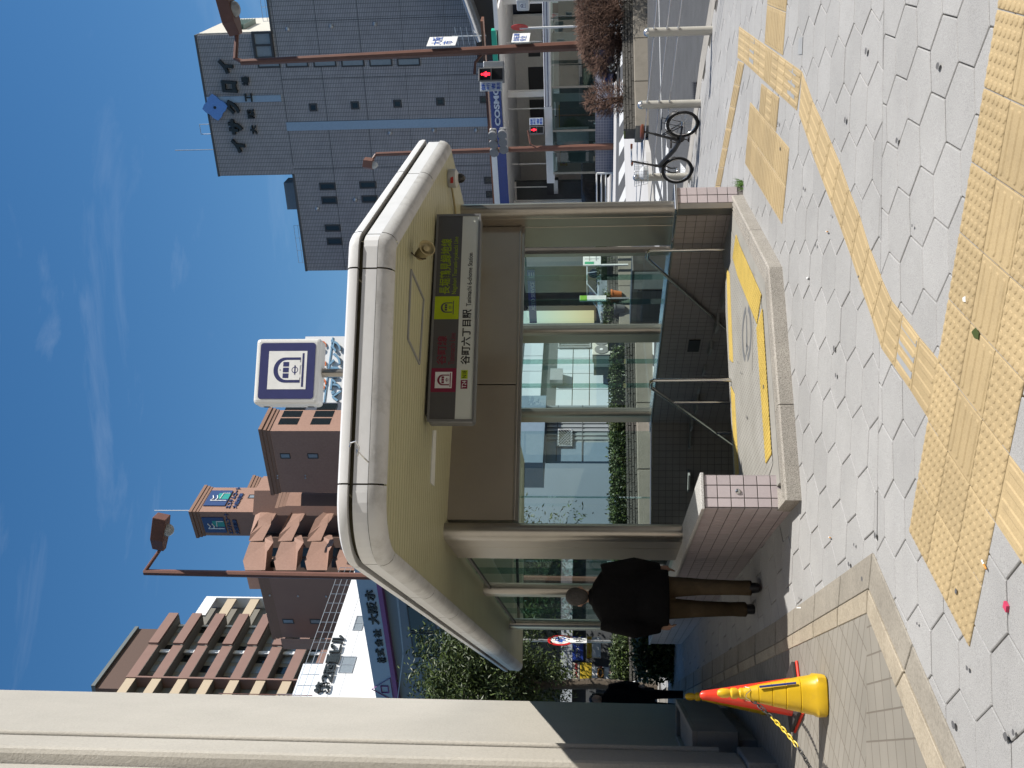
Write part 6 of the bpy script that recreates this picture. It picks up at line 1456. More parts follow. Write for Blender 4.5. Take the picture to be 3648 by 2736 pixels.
fbox(pb, r_[0]-.7, r_[0]-.02, r_[2]-.3, r_[3]-.05, .7, .4, 'casing', mat('ac_dark', (.05, .08, .08), .5), acu)
# white building and shuttered store further left
wb = Plane(K(KP, 630, 1390), K(KP, 628, 1040), 56, 61); wbl = thing('white_building', 'white rendered building with a shuttered window seen through the rear glass', 'building', wb.p(0, .4))
u0, u1, z0, z1 = prect(wb, K(KP, 632, 1395), K(KP, 100, 1000)); fbox(wb, u0-3, u1+1, z0, 11, 0, 8, 'wall', 'white_wall', wbl)
r_ = prect(wb, K(KP, 428, 1330), K(KP, 245, 1072)); w_ = window(wb, r_, wbl, fr=.08, frame='win_frame', pane=mat('shutter_brown', (.10, .085, .06), .6), mull=1, off=.1)
for k in range(10): fbox(wb, r_[0]+.1, r_[1]-.1, r_[2]+.1+(r_[3]-r_[2]-.2)*k/10, r_[2]+.13+(r_[3]-r_[2]-.2)*k/10, .07, .04, 'slat', 'win_frame', w_)
fbox(wb, u0-4.6, u0-3.02, z0-.4, 11, .4, 6, 'grey_wing', mat('pale_grey', (.42, .44, .46), .6), wbl); fbox(wb, u0-3, u1+1, .3, z0-.02, -.3, 6, 'lower_wall', mat('sand', (.42, .40, .32), .8), wbl)
sh_ = MB()
for k in range(24): sh_.obox(wb.p(u0-1.2, .4+k*.11, -.28), wb.e*(u1-u0+1.5), -wb.n*.04, UPV*.085)
sh_.build('shutter', mat('shutter_cream', (.52, .50, .40), .6), wbl)
fbox(wb, u0-3, u1+1, z0-.16, z0+.04, .25, .4, 'ledge', 'eave_dark', wbl)
r_ = prect(wb, K(KP, 335, 1345), K(KP, 170, 1285)); fbox(wb, r_[0], r_[1], r_[2], r_[3]+.8, .9, .15, 'name_board', 'paper_white', wbl)
for i, ch in enumerate('株日目'): text(ch, 'black_ink', wb.p(r_[0]+.08, r_[2]+.12+i*.62, .902), wb.e, UPV, .42, wbl, width=(r_[1]-r_[0])-.16, extrude=.01)
aw = thing('green_awning', 'bright green shop awning between the panelled and white buildings', 'awning', wb.p(0, 3)); r_ = prect(wb, K(KP, 430, 1130), K(KP, 340, 890)); MB().prism([wb.p(r_[0], r_[2], 1.2), wb.p(r_[1], r_[2]+.1, 1.2), wb.p(r_[1], r_[3], .4), wb.p(r_[0], r_[3]-.1, .4)], (0, 0, .12)).build('canvas', mat('awning_green', (.02, .30, .03), .6), aw)
gbx = thing('green_container', 'dark green storage box with a white stripe behind the hedge', 'container', wb.p(0, .4)); r_ = prect(wb, K(KP, 960, 1400), K(KP, 697, 1158)); fbox(wb, r_[0], r_[1], r_[2], r_[3], 3.0, 2, 'body', mat('box_green', (.015, .055, .045), .5), gbx); um_ = r_[0]+(r_[1]-r_[0])*.55; fbox(wb, um_, um_+(r_[1]-r_[0])*.13, r_[2], r_[3]-.02, 3.012, .02, 'stripe', 'paper_white', gbx)
vm_ = thing('drinks_display', 'blue drinks stand with small bright posters behind the left column', 'stand', wb.p(0, .4)); r_ = prect(wb, K(KP, 915, 1500), K(KP, 650, 1448)); fbox(wb, r_[0]-.6, r_[1], r_[2], r_[3], 2.5, .6, 'body', mat('stand_blue', (.02, .06, .35), .4), vm_)
for k in range(7): fbox(wb, r_[0]+.02+(k % 2)*.3, r_[0]+.28+(k % 2)*.3, r_[3]-.42-.3*(k//2), r_[3]-.2-.3*(k//2), 2.512, .02, 'poster', ('paper_white', 'label_red', 'yellow_board')[k % 3], vm_)

# ---- brown apartment tower in the middle
speckle('terracotta', (.30, .175, .128), (.25, .145, .105), (.34, .205, .155), .8, sc=5, amt=.5, bump=.1, var=.04, vs=.5, rand=0)
bt = thing('brown_tower', 'terracotta apartment building with stepped terraces and a blue emblem tower', 'building', at(*K(K7, 900, 1300), 52))
def corner_box(c, r_, l, Yc, zbot, name='wall', m='terracotta', parent=bt, cornice=True, ch=.35, cm=None):
    """block standing corner-on: pixels of its top corner, right end and left end"""
    a = at(*c, Yc); b = lvl(*r_, a.z); d = lvl(*l, a.z); q4 = b+d-a
    MB().prism([V((p.x, p.y, zbot)) for p in (a, b, q4, d)], (0, 0, a.z-zbot)).build(name, m, parent)
    if cornice:
        cen = (a+q4)/2
        for k, (o_, z_) in enumerate(((.30, -.15), (.18, -.5), (.08, -.8))):
            pp = [p+(p-cen).normalized()*o_ for p in (a, b, q4, d)]; MB().prism([V((p.x, p.y, a.z+z_)) for p in pp], (0, 0, .32)).build('cornice', cm or mat('cornice', (.22, .125, .085), .8), parent)
    return a, b, d
def face_plane(a, b): p = Plane.__new__(Plane); p.setup(a, b); return p
ta, tb, td = corner_box(K(K7, 465, 1365), K(K7, 552, 1222), K(K7, 508, 1505), 104, .3)
fL, fR = face_plane(td, ta), face_plane(ta, tb)
for (P, nm) in ((fL, 'l'), (fR, 'r')):
    e_u = (0, P.e.dot((ta-td) if nm == 'l' else (tb-ta)))
    Wd = e_u[1]; u0 = Wd*.16 if nm == 'l' else Wd*.22; wd = Wd*.62 if nm == 'l' else Wd*.62; z1 = ta.z-.95; hh = 2.3
    fbox(P, u0, u0+wd, z1-hh, z1, .12, .2, 'emblem_panel', mat('emblem_navy', (.03, .06, .16), .4), bt); 
    fbox(P, u0+wd*.42, u0+wd*.80, z1-hh+.02, z1-hh*.45, .135, .05, 'emblem_teal', mat('emblem_teal', (.03, .28, .24), .4), bt)
    em = MB(); em.tube([P.p(u0+wd*.30, z1-hh+.1, .16), P.p(u0+wd*.30, z1-hh*.22, .16)], .06, 5)
    em.tube([P.p(u0+wd*.30, z1-hh*.22, .16), P.p(u0+wd*.45, z1-hh*.32, .16), P.p(u0+wd*.62, z1-hh*.22, .16)], .06, 5); em.tube([P.p(u0+wd*.32, z1-hh*.45, .16), P.p(u0+wd*.45, z1-hh*.50, .16), P.p(u0+wd*.62, z1-hh*.42, .16)], .06, 5); em.tube([P.p(u0+wd*.42, z1-hh*.62, .16), P.p(u0+wd*.78, z1-hh*.66, .16), P.p(u0+wd*.78, z1-hh+.1, .16)], .05, 5)
    em.build('emblem_letter', 'white_ink', bt)
    text('エステムコート', 'emblem_navy', P.p(u0*.6, z1-hh-.65, .03), P.e, UPV, .48, bt, width=Wd*.86, extrude=.08, bold=.02); text('大阪城南', 'emblem_navy', P.p(u0*.6, z1-hh-1.35, .03), P.e, UPV, .48, bt, width=Wd*.6, extrude=.08, bold=.02)
window(fR, (fR.e.dot(tb-ta)*.55, fR.e.dot(tb-ta)*.70, ta.z-8.2, ta.z-5.2), bt, fr=.1, pane='win_grey')
MB().tube([at(*K(K7, 462, 1358), 105), at(*K(K7, 250, 1358), 105)], .06, 5).build('aerial', 'alu', bt)
sa, sb_, sd_2 = corner_box(K(K7, 805, 1235), K(K7, 838, 1163), K(K7, 822, 1290), 112, .3)
ma, mb_, md_ = corner_box(K(K7, 877, 888), K(K7, 938, 765), K(K7, 948, 1250), 92, .3)
fM = face_plane(md_, ma); Lm = fM.e.dot(ma-md_)
for (a, b) in (((990, 1020), (1055, 1050)), ((1152, 1020), (1220, 1050))): window(fM, prect(fM, K(K7, *b), K(K7, *a)), bt, fr=.08, pane='win_grey')
for (x, y) in ((978, 1150), (978, 1165), (1143, 1150), (1143, 1165)): 
    u_, z_ = fM.uz(*K(K7, x, y)); MB().lathe([(.09, 0), (.08, .08), (.03, .12)], fM.p(u_, z_), 8, fM.n).build('vent_cap', 'alu', bt)
fMr = face_plane(ma, mb_)
for k in range(3):
    for j in range(3):
        u0 = fMr.e.dot(mb_-ma)*(.30+.36*j); z_ = ma.z-2.0-3.0*k; fbox(fMr, u0, u0+fMr.e.dot(mb_-ma)*.30, z_-1.1, z_+.7, .02, .3, 'balcony_recess', 'win_dark', bt)
# lit middle block with stepped terraces left of the tower
la2, lb2, ld2 = corner_box(K(K7, 985, 1305), K(K7, 1005, 1240), K(K7, 975, 1330), 98, .3, cornice=True)
lwp = [at(*K(K7, *q_), 104) for q_ in ((840, 1240), (830, 1385), (1330, 1390), (1330, 1240))]; MB().prism(lwp, (1.2, 3, 0)).build('wall', 'terracotta', bt)
def pxprism(R_, pts, Ys, vec, name, m):
    return MB().prism([at(*K(R_, *p), y) for p, y in zip(pts, Ys)], vec).build(name, m, bt)
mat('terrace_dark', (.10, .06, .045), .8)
for k in range(4):
    d = 203*k
    pxprism(K8, [(1085+d, 62), (1042+d, 180), (1056+d, 242), (1188+d, 242), (1200+d, 120), (1186+d, 72)], [99, 97, 96, 96, 97, 99], (.6, 2.0, 0), 'terrace_parapet', 'terracotta')
    d7 = 172*k
    if k < 3: pxprism(K7, [(830+d7*1.35 if k else 845, 1385), (975+d7, 1385), (950+d7, 1410), (895+d7, 1478), (888+d7, 1536), (806+d7, 1540), (815+d7, 1500)], [104, 104, 103, 101, 99.4, 99.2, 100], (1.2, 2.6, 0), 'terrace_parapet', 'terracotta')
    for j in range(2): pxprism(K8, [(1218+d, 96+75*j), (1218+d, 150+75*j), (1285+d, 150+75*j), (1285+d, 96+75*j)], [102]*4, (0, .2, 0), 'terrace_window', 'win_dark')
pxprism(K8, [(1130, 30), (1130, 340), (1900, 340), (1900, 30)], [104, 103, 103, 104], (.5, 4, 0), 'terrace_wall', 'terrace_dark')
pxprism(K8, [(1056, 240), (1086, 366), (1160, 366), (1160, 240)], [99, 99, 99, 99], (.5, 4, 0), 'wall', 'terracotta')
ga, gb_, gd = corner_box(K(K8, 1155, 300), K(K8, 1150, 262), K(K8, 1245, 682), 88, .3, m=mat('terracotta_dark', (.25, .142, .105), .8, var=.05, vs=.6))
fG = face_plane(gd, ga)
for (a, b) in (((1300, 562), (1380, 592)), ((1480, 562), (1558, 594))): window(fG, prect(fG, K(K8, *b), K(K8, *a)), bt, fr=.08, pane='win_grey')
for (x, y) in ((1220, 405), (1405, 410), (1590, 412)): 
    u_, z_ = fG.uz(*K(K8, x, y)); MB().lathe([(.10, 0), (.09, .08), (.03, .12)], fG.p(u_, z_), 8, fG.n).build('vent_cap', 'alu', bt)
corner_box(K(K8, 1305, 728), K(K8, 1290, 690), K(K8, 1310, 760), 90, .3, parent=bt, cornice=False)

# ---- white sign hoarding on a roof behind
sp_ = Plane(K(K7, 1140, 330), K(K7, 1265, 690), 126, 122); sw_ = thing('roof_hoarding', 'white rooftop hoarding with raised blue letters behind the emblem box', 'hoarding', sp_.p(0, 1)); u0, u1, z0, z1 = prect(sp_, K(K7, 1400, 720), K(K7, 1142, 330)); fbox(sp_, u0, u1, 1, z1, 0, 3, 'panel', 'white_wall', sw_)
mat('letter_blue', (.16, .30, .42), .4); fbox(sp_, u0, u1-.2, *[sp_.uz(*K(K7, x, 500))[1] for x in (1286, 1278)], .1, .1, 'stripe', 'letter_blue', sw_)
for ch, y0, y1 in (('グ', 350, 430), ('ン', 435, 505), ('リ', 515, 580), ('ア', 585, 650), ('ベ', 655, 720)): pxtext(sp_, ch, K(K7, 1352, y1), K(K7, 1296, y0), 'letter_blue', sw_, ext=.25, off=.1, bold=.03)
for y0 in (360, 470, 580): pxtext(sp_, 'の', K(K7, 1262, y0+70), K(K7, 1215, y0), mat('letter_orange', (.6, .14, .03), .5), sw_, ext=.1, off=.1, bold=.02)

# ---- brown balcony apartments on the left
ap = Plane(K(K8, 255, 945), K(K8, 545, 535), 128); apt = thing('balcony_apartments', 'brown balcony apartment block with white piers, upper left', 'building', ap.p(0, .5))
mat('apt_brown', (.22, .13, .105), .8, var=.06, vs=.6); mat('apt_grey', (.20, .19, .165), .8, var=.1); mat('apt_beige', (.46, .37, .26), .8, var=.05)
u0, zt0 = ap.uz(*K(K8, 255, 945)); u1 = ap.uz(*K(K8, 545, 535))[0]; zt0 = ap.uz(*K(K8, 420, 735))[1]
dzf = (ap.uz(*K(K8, 300, 945))[1]-ap.uz(*K(K8, 815, 945))[1])/3.0
uw0 = ap.uz(*K(K8, 150, 1150))[0]-6; uw1 = ap.uz(*K(K8, 800, 415))[0]; zwh = ap.uz(*K(K8, 800, 420))[1]
fbox(ap, uw0, u1, 0, zt0, -1.5, 12, 'rear_wall', 'apt_grey', apt); fbox(ap, u1+.02, uw1, 0, zwh-.3, -1.6, 10, 'rear_wall', 'apt_grey', apt)
for k in range(11):
    z_ = zt0-dzf*k
    if z_ < 2: break
    um_ = (u0+u1)/2
    fbox(ap, u0+.32, um_, z_-1.35, z_, 0, .25, 'balcony', 'apt_brown', apt); fbox(ap, um_, u1, z_-1.35, z_, .35, .25, 'balcony', 'apt_brown', apt)
    fbox(ap, u0, u1, z_-1.40, z_-1.22, -.02, 1.5, 'floor_slab', 'apt_grey', apt)
    fbox(ap, uw0, u0-.02, z_-1.30, z_-.1, -.1, .25, 'balcony', 'apt_beige', apt); fbox(ap, uw0, u0-.02, z_-1.34, z_-1.2, -.2, 1.4, 'floor_slab', 'apt_grey', apt)
    if z_ < zwh-1: fbox(ap, u1+.05, uw1-.35, z_-1.35, z_-.05, -.1, .25, 'balcony', 'apt_beige', apt)
    for j in range(6): 
        uu = u0+(u1-u0)*(.08+.155*j); fbox(ap, uu, uu+(u1-u0)*.10, z_-dzf-.9, z_-1.45, -1.46, .06, 'balcony_door', 'win_grey' if (j+k) % 3 else 'win_dark', apt)
    fbox(ap, u1-.9, u1-.5, z_-dzf, z_-1.4, -1.2, .1, 'drain_pipe', 'white_wall', apt); fbox(ap, um_-.3, um_+.3, z_-dzf, z_-1.4, -.9, .15, 'divider', 'white_wall', apt)
fbox(ap, u0, u0+.30, 1, zt0, .05, 1.5, 'pier', 'apt_brown', apt); fbox(ap, uw1-.33, uw1, 1, zwh, .05, 11.6, 'pier', 'white_wall', apt); fbox(ap, u1+.03, uw1-.34, zwh-1.6, zwh, .04, .3, 'parapet', 'white_wall', apt)
for (xa, ya, xb, yb) in ((390, 590, 500, 640), (250, 780, 350, 830), (110, 970, 225, 1015)):
    r_ = prect(ap, K(K8, xa, yb), K(K8, xb, ya)); fbox(ap, r_[0], r_[1], zt0, r_[3], -2.5, 2, 'roof_block', 'white_wall', apt)
    fbox(ap, r_[0]-3.4, r_[0]-.05, zt0, r_[3]-.4, -2.4, 1, 'roof_wall', 'apt_brown', apt)
ra_, rb_ = ap.hit(*K(K8, 335, 610), -1), ap.hit(*K(K8, 50, 1000), -1); MB().prism([ra_, V((rb_.x, rb_.y, ra_.z)), V((rb_.x, rb_.y, ra_.z))-ap.n*6, ra_-ap.n*6], (0, 0, -.5)).build('roof', mat('roof_slate', (.13, .145, .14), .6), apt)
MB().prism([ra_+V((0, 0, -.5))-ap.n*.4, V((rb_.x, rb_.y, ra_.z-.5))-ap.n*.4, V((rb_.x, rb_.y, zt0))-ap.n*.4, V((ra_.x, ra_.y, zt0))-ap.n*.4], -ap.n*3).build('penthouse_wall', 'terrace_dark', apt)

# ---- white office with black lettering, left
wo = Plane(K(K8, 1500, 1060), K(K8, 1785, 215), 60.0); wof = thing('white_office', 'white office building with black roof lettering and railing, left', 'building', wo.p(0, .4))
u0, zt_ = wo.uz(*K(K8, 1500, 1060)); u1, _ = wo.uz(*K(K8, 1785, 215))
fbox(wo, u0-8, u1, 0, zt_, 0, 12, 'wall', 'white_wall', wof)
for (a, b, mm) in (((1665, 812), (1790, 918), 1), ((1760, 545), (1850, 640), 1), ((1700, 1130), (1820, 1230), 1)): window(wo, prect(wo, K(K8, a[0], b[1]), K(K8, b[0], a[1])), wof, fr=.06, frame='alu', pane='win_grey', mull=mm)
for ch, (x0, y0, x1, y1) in (('第', (1528, 988, 1602, 1060)), ('２', (1570, 930, 1622, 985)), ('西', (1590, 870, 1640, 930)), ('重', (1600, 800, 1668, 865)), ('ビ', (1622, 735, 1680, 795)), ('ル', (1640, 680, 1700, 735))):
    pxtext(wo, ch, K(K8, x1, y1), K(K8, x0, y0), 'letter_dark', wof, ext=.12, off=.06, bold=.03)
for h in (.9, 1.6): fbox(wo, u0-8, u1, zt_-h, zt_-h+.02, .006, .02, 'wall_joint', 'alu', wof)
rl = MB()
for k in range(16):
    u_ = u0-2+(u1-u0+2)*k/15; rl.tube([wo.p(u_, zt_, -.15), wo.p(u_, zt_+1.15, -.15)], .022, 4)
for hh in (.35, .75, 1.15): rl.tube([wo.p(u0-2, zt_+hh, -.15), wo.p(u1, zt_+hh, -.15)], .02, 4)
rl.build('roof_railing', 'alu', wof)
r_ = prect(wo, K(K8, 1500, 1050), K(K8, 1425, 735)); fbox(wo, r_[0], r_[1], zt_, wo.uz(*K(K8, 1400, 900))[1]+.4, -1.5, 3, 'stair_head', mat('pale_blue_white', (.66, .70, .74), .6), wof)
r_ = prect(wo, K(K8, 1335, 1045), K(K8, 1210, 880)); zz = [wo.uz(*K(K8, x, 960))[1] for x in (1340, 1215)]; fbox(wo, r_[0], r_[1], zz[0], zz[1], -2.2, 2.2, 'water_tank', mat('tank_cream', (.66, .62, .48), .5), wof)
tkf = MB()
for uu in (r_[0], (r_[0]+r_[1])/2, r_[1]): tkf.tube([wo.p(uu, zt_+1, -2.15), wo.p(uu, zz[1]+.1, -2.15)], .04, 4)
for hh in range(5): tkf.tube([wo.p(r_[0], zz[0]+(zz[1]-zz[0])*hh/4, -2.15), wo.p(r_[1], zz[0]+(zz[1]-zz[0])*hh/4, -2.15)], .03, 4)
tkf.build('tank_frame', 'alu', wof); um_ = (r_[0]+r_[1])/2-.2; MB().tube([wo.p(um_, zt_, -1), wo.p(um_, zz[1]+3.2, -1)], .03, 5).build('aerial', 'post_brown', wof)

# ---- blue grey company building with a banner, left
lb = Plane(K(K8, 1790, 240), K(K8, 1930, 1075), 40.0); cb_ = thing('company_building', 'blue grey company building with a pale name banner and purple stripe, left', 'building', lb.p(0, .4))
mat('slate_blue', (.15, .19, .235), .5, var=.06, vs=.7); mat('banner_pale', (.36, .46, .55), .5, var=.04); mat('purple', (.22, .06, .22), .5)
uR_, ztb = lb.uz(*K(K8, 1790, 240)); uL_ = lb.uz(*K(K8, 1930, 1075))[0]
zbb = lb.uz(*K(K8, 2010, 700))[1]; zpp = lb.uz(*K(K8, 1990, 700))[1]
ulo, uhi = min(uL_, uR_)-4, max(uL_, uR_)+.6
zbb = ztb-(ztb-zbb)
fbox(lb, ulo, uhi, 0, zbb, 0, 7, 'wall', 'slate_blue', cb_); fbox(lb, ulo, uhi, zpp, ztb, .3, 7, 'banner', 'banner_pale', cb_); fbox(lb, ulo, uhi, zbb-.06, zpp, .32, 7, 'banner_stripe', 'purple', cb_)
bt_ = [('株', (1930, 775, 1995, 810)), ('式', (1918, 718, 1985, 768)), ('会', (1912, 655, 1975, 705)), ('社', (1903, 592, 1965, 645)), ('大', (1870, 490, 1950, 560)), ('阪', (1860, 412, 1940, 485)), ('ホ', (1848, 335, 1925, 405))]
for ch, (x0, y0, x1, y1) in bt_: pxtext(lb, ch, K(K8, x1, y1), K(K8, x0, y0), 'letter_dark', cb_, ext=.05, off=.31, bold=.03)
ud, zd = lb.uz(*K(K8, 1975, 985)); dmd = [(0, .9), (.8, 0), (0, 0), (-.8, 0)]
MB().tube([lb.p(ud-.7, zd-.35, .33), lb.p(ud, zd+.5, .33), lb.p(ud+.7, zd-.35, .33), lb.p(ud-.7, zd-.35, .33)], .025, 4).build('logo', 'purple', cb_); MB().tube([lb.p(ud-.2, zd-.2, .33), lb.p(ud+.2, zd-.2, .33), lb.p(ud+.2, zd+.1, .33), lb.p(ud-.2, zd+.1, .33), lb.p(ud-.2, zd-.2, .33)], .03, 4).build('logo', 'purple', cb_)
r_ = prect(lb, K(KL, 440, 1082), K(KL, 225, 780)); 
for j in range(3): 
    for k in range(4): window(lb, (r_[0]+(r_[1]-r_[0])*k/2.2, r_[0]+(r_[1]-r_[0])*(k+.94)/2.2, r_[3]-1.0-1.25*j, r_[3]-1.25*j+.1), cb_, fr=.04, pane='win_dark')
for zz in (2.4, 3.9): fbox(lb, ulo, uhi, zz, zz+.9, .08, .1, 'spandrel', mat('spandrel_grey', (.34, .37, .40), .5), cb_)
for k in range(3): window(lb, (ulo+1+k*2.6, ulo+3.1+k*2.6, .9, 2.3), cb_, fr=.06, frame='alu', pane='win_grey', mull=1)
for k in range(2):
    a, b = at(*K(KL, 215, 795+60*k), 33), at(*K(KL, 140, 1290), 35); MB().tube([a+V((1.5, -1, .2)), (a+b)/2+V((0, 0, -.15)), b+V((-1, .5, 0))], .008, 4).build('service_wire', 'alu', cb_)

# ---- shopfront signs down the side street (far left)
sf = Plane(K(KX, 650, 630), K(KX, 650, 270), 25, 25.5); shop = thing('side_street_shop', 'shopfront with yellow and blue boards down the side street', 'shop', sf.p(0, .4))
u0, u1, z0, z1 = prect(sf, K(KX, 640, 800), K(KX, 0, 60)); fbox(sf, u0-3, u1+2, .2, sf.uz(*K(KX, 320, 400))[1], -.4, 4, 'wall', mat('shop_dark', (.06, .065, .07), .6), shop)
fbox(sf, u0-3, u1+2, sf.uz(*K(KX, 318, 400))[1], sf.uz(*K(KX, 225, 400))[1]+.0, -.2, 4, 'upper_wall', 'spandrel_grey', shop); fbox(sf, u0-3, u1+2, sf.uz(*K(KX, 225, 400))[1], 4.2, -.35, 4, 'upper_window', 'win_dark', shop); fbox(sf, u0-3, u1+2, 4.2, 5.4, -.2, 4, 'upper_wall', 'spandrel_grey', shop)
for (x0, y0, x1, y1, m, tx) in ((322, 275, 410, 470, 'stand_blue', 'カラオケ'), (440, 275, 480, 445, 'yellow_board', 'セール'), (485, 280, 555, 445, 'paper_white', ''), (325, 490, 378, 635, 'sand', '大衆'), (385, 490, 480, 632, 'yellow_board', ''), (483, 525, 620, 632, 'paper_white', 'ラーメン'), (620, 490, 840, 630, mat('poster_pink', (.5, .36, .30), .6), '')):
    r_ = prect(sf, K(KX, x1, y1), K(KX, x0, y0)); fbox(sf, r_[0], r_[1], r_[2], r_[3], .05, .12, 'sign_board', m, shop)
    if tx: text(tx, 'white_ink' if m == 'stand_blue' else 'red_ink', sf.p(r_[0]+.06, r_[2]+(r_[3]-r_[2])*.3, .052), sf.e, UPV, (r_[3]-r_[2])*.4, shop, width=(r_[1]-r_[0])*.85, extrude=.01)
r_ = prect(sf, K(KX, 580, 625), K(KX, 525, 530)); fbox(sf, r_[0], r_[1], r_[2], r_[3], .07, .02, 'poster', 'black_ink', shop); MB().tube([sf.p((r_[0]+r_[1])/2+.5*(r_[1]-r_[0])*.75*math.cos(t), (r_[2]+r_[3])/2+.38*(r_[3]-r_[2])*math.sin(t), .075) for t in [i*math.pi/8 for i in range(17)]], .02, 4).build('poster_ring', 'filter_orange', shop)
sh0 = gpf(*K(KX, 1155, 600)); PSH = Plane.__new__(Plane); PSH.setup(V((sh0.x-1.6, sh0.y+.3, 0)), V((sh0.x+1.2, sh0.y-.1, 0))); zs0 = gz(sh0.x, sh0.y)
hedge('leafy shrub row at the end of the left passage', PSH, PSH.uz(*K(KX, 1000, 640))[0], PSH.uz(*K(KX, 1000, 330))[0]+1.2, zs0-.1, PSH.uz(*K(KX, 835, 450))[1], .8, 5000, 51, 0, size=.09)
hedge('taller green hedge behind the round speed sign', sf, sf.uz(*K(KX, 800, 480))[0], sf.uz(*K(KX, 800, 200))[0], .3, sf.uz(*K(KX, 660, 400))[1], .8, 3000, 52, 2.0, size=.09)
# round speed limit sign
sx = at(*K(KX, 225, 305), 23.5); ssn = thing('speed_sign', 'round red ringed speed sign on a pale pole behind the left column', 'traffic sign', (sx.x, sx.y, gz(sx.x, sx.y)))
d_ = V((.93, -.14, 0)).normalized()
MB().lathe([(.30, 0), (.30, .012)], sx, 28, d_).build('disc', mat('sign_red', (.55, .02, .02), .4), ssn); MB().lathe([(.225, .0125), (.225, .015)], sx, 28, d_).build('disc_face', 'paper_white', ssn)
text('40', mat('sign_blue', (.03, .10, .45), .4), sx+d_*.016+V((-d_.y, d_.x, 0))*-.15+V((0, 0, -.12)), V((-d_.y, d_.x, 0)), UPV, .24, ssn, width=.30, extrude=.003, bold=.02)
MB().tube([V((sx.x-.02, sx.y+.06, gz(sx.x, sx.y)-.1)), V((sx.x-.02, sx.y+.06, sx.z+1.2))], .035, 10).build('pole', 'alu', ssn); pz = at(*K(KX, 370, 305), 23.4); MB().box(pz, .28, .02, .38, math.atan2(d_.x, -d_.y)).build('sub_plate', 'paper_white', ssn); text('8-20', 'black_ink', pz+d_*.014+V((-d_.y, d_.x, 0))*-.11+V((0, 0, -.07)), V((-d_.y, d_.x, 0)), UPV, .13, ssn, width=.22, extrude=.002)
# bicycle wheel glimpsed behind the walking person is part of a parked cycle
wc = at(*K(KX, 1060, 600), 18.3); pc = thing('parked_cycle', 'partly hidden parked bicycle by the shrubs behind the walker', 'bicycle', (wc.x, wc.y, gz(wc.x, wc.y)-.1)); zc_ = gz(wc.x, wc.y)-.10+.33
for k in (0, 1):
    c_ = V((wc.x-k*1.02, wc.y+.25*k, zc_)); MB().tube([c_+V((.31*math.cos(t), -.05*math.cos(t), .31*math.sin(t))) for t in [i*math.pi/14 for i in range(29)]], .018, 6, cap=False).build('wheel', 'tyre', pc)
MB().tube([V((wc.x, wc.y, zc_)), V((wc.x-.15, wc.y+.03, zc_+.45)), V((wc.x-.6, wc.y+.12, zc_+.1)), V((wc.x-1.02, wc.y+.25, zc_))], .02, 6).build('frame', 'alu', pc)

# ---- street tree, left
def tree(label, base, crown, rad, n, seed, size=.17, cat='tree'):
    random.seed(seed); t = thing('street_tree', label, cat, base); base = V(base); crown = V(crown)
    tr = MB(); tr.tube([base, base.lerp(crown, .35)+V((.08, .05, 0)), base.lerp(crown, .7), crown+V((0, 0, rad[2]*.3))], [.14, .11, .08, .03], 9)
    tips = []
    for k in range(26):
        d = V((random.gauss(0, 1), random.gauss(0, 1), random.gauss(.1, .7))).normalized(); e_ = crown+V((d.x*rad[0], d.y*rad[1], d.z*rad[2]))*random.uniform(.55, .95); s_ = base.lerp(crown, random.uniform(.55, 1)); mid = s_.lerp(e_, .5)+V((0, 0, .12)); tr.tube([s_, mid, e_], [.045, .03, .012], 5); tips += [e_, mid.lerp(e_, .5)]
    tr.build('trunk', 'bark', t, smooth=True)
    A_, B_ = MB(), MB()
    cl = tips+[crown+V((random.gauss(0, .45)*rad[0], random.gauss(0, .45)*rad[1], random.gauss(0, .45)*rad[2])) for _ in range(60)]
    for i in range(n):
        c_ = random.choice(cl); sg = .21; p = c_+V((random.gauss(0, sg), random.gauss(0, sg), random.gauss(0, sg*.8)))
        d = V((random.gauss(0, .7), random.gauss(0, .7), -.25+random.gauss(0, .5))).normalized(); s_ = d.orthogonal().normalized(); s_ = Matrix.Rotation(random.uniform(0, 6.28), 3, d) @ s_; l_ = size*random.uniform(.6, 1.25); w_ = l_*.30; b = d.cross(s_)*l_*.10
        (A_ if random.random() < .6 else B_).add([p, p+d*l_*.45+s_*w_*.5+b, p+d*l_, p+d*l_*.45-s_*w_*.5+b], [(0, 1, 2, 3)])
    A_.build('crown', 'hedge_leaf', t, kind='stuff'); B_.build('crown_light', 'leaf_light', t, kind='stuff'); return t
tc_ = at(*K(KL, 590, 1215), 20.5); tree('broadleaf street tree beyond the left canopy edge', (tc_.x-.1, tc_.y, gz(tc_.x, tc_.y)-.1), tc_, (1.2, 1.15, 1.4), 44000, 61, size=.115)
tc2 = at(*K(KL, 905, 800), 24.5); tree('smaller green tree seen through the left glass side', (tc2.x, tc2.y, .3), tc2+V((.6, 0, .3)), (1.8, 1.2, 1.3), 9000, 62, size=.12)

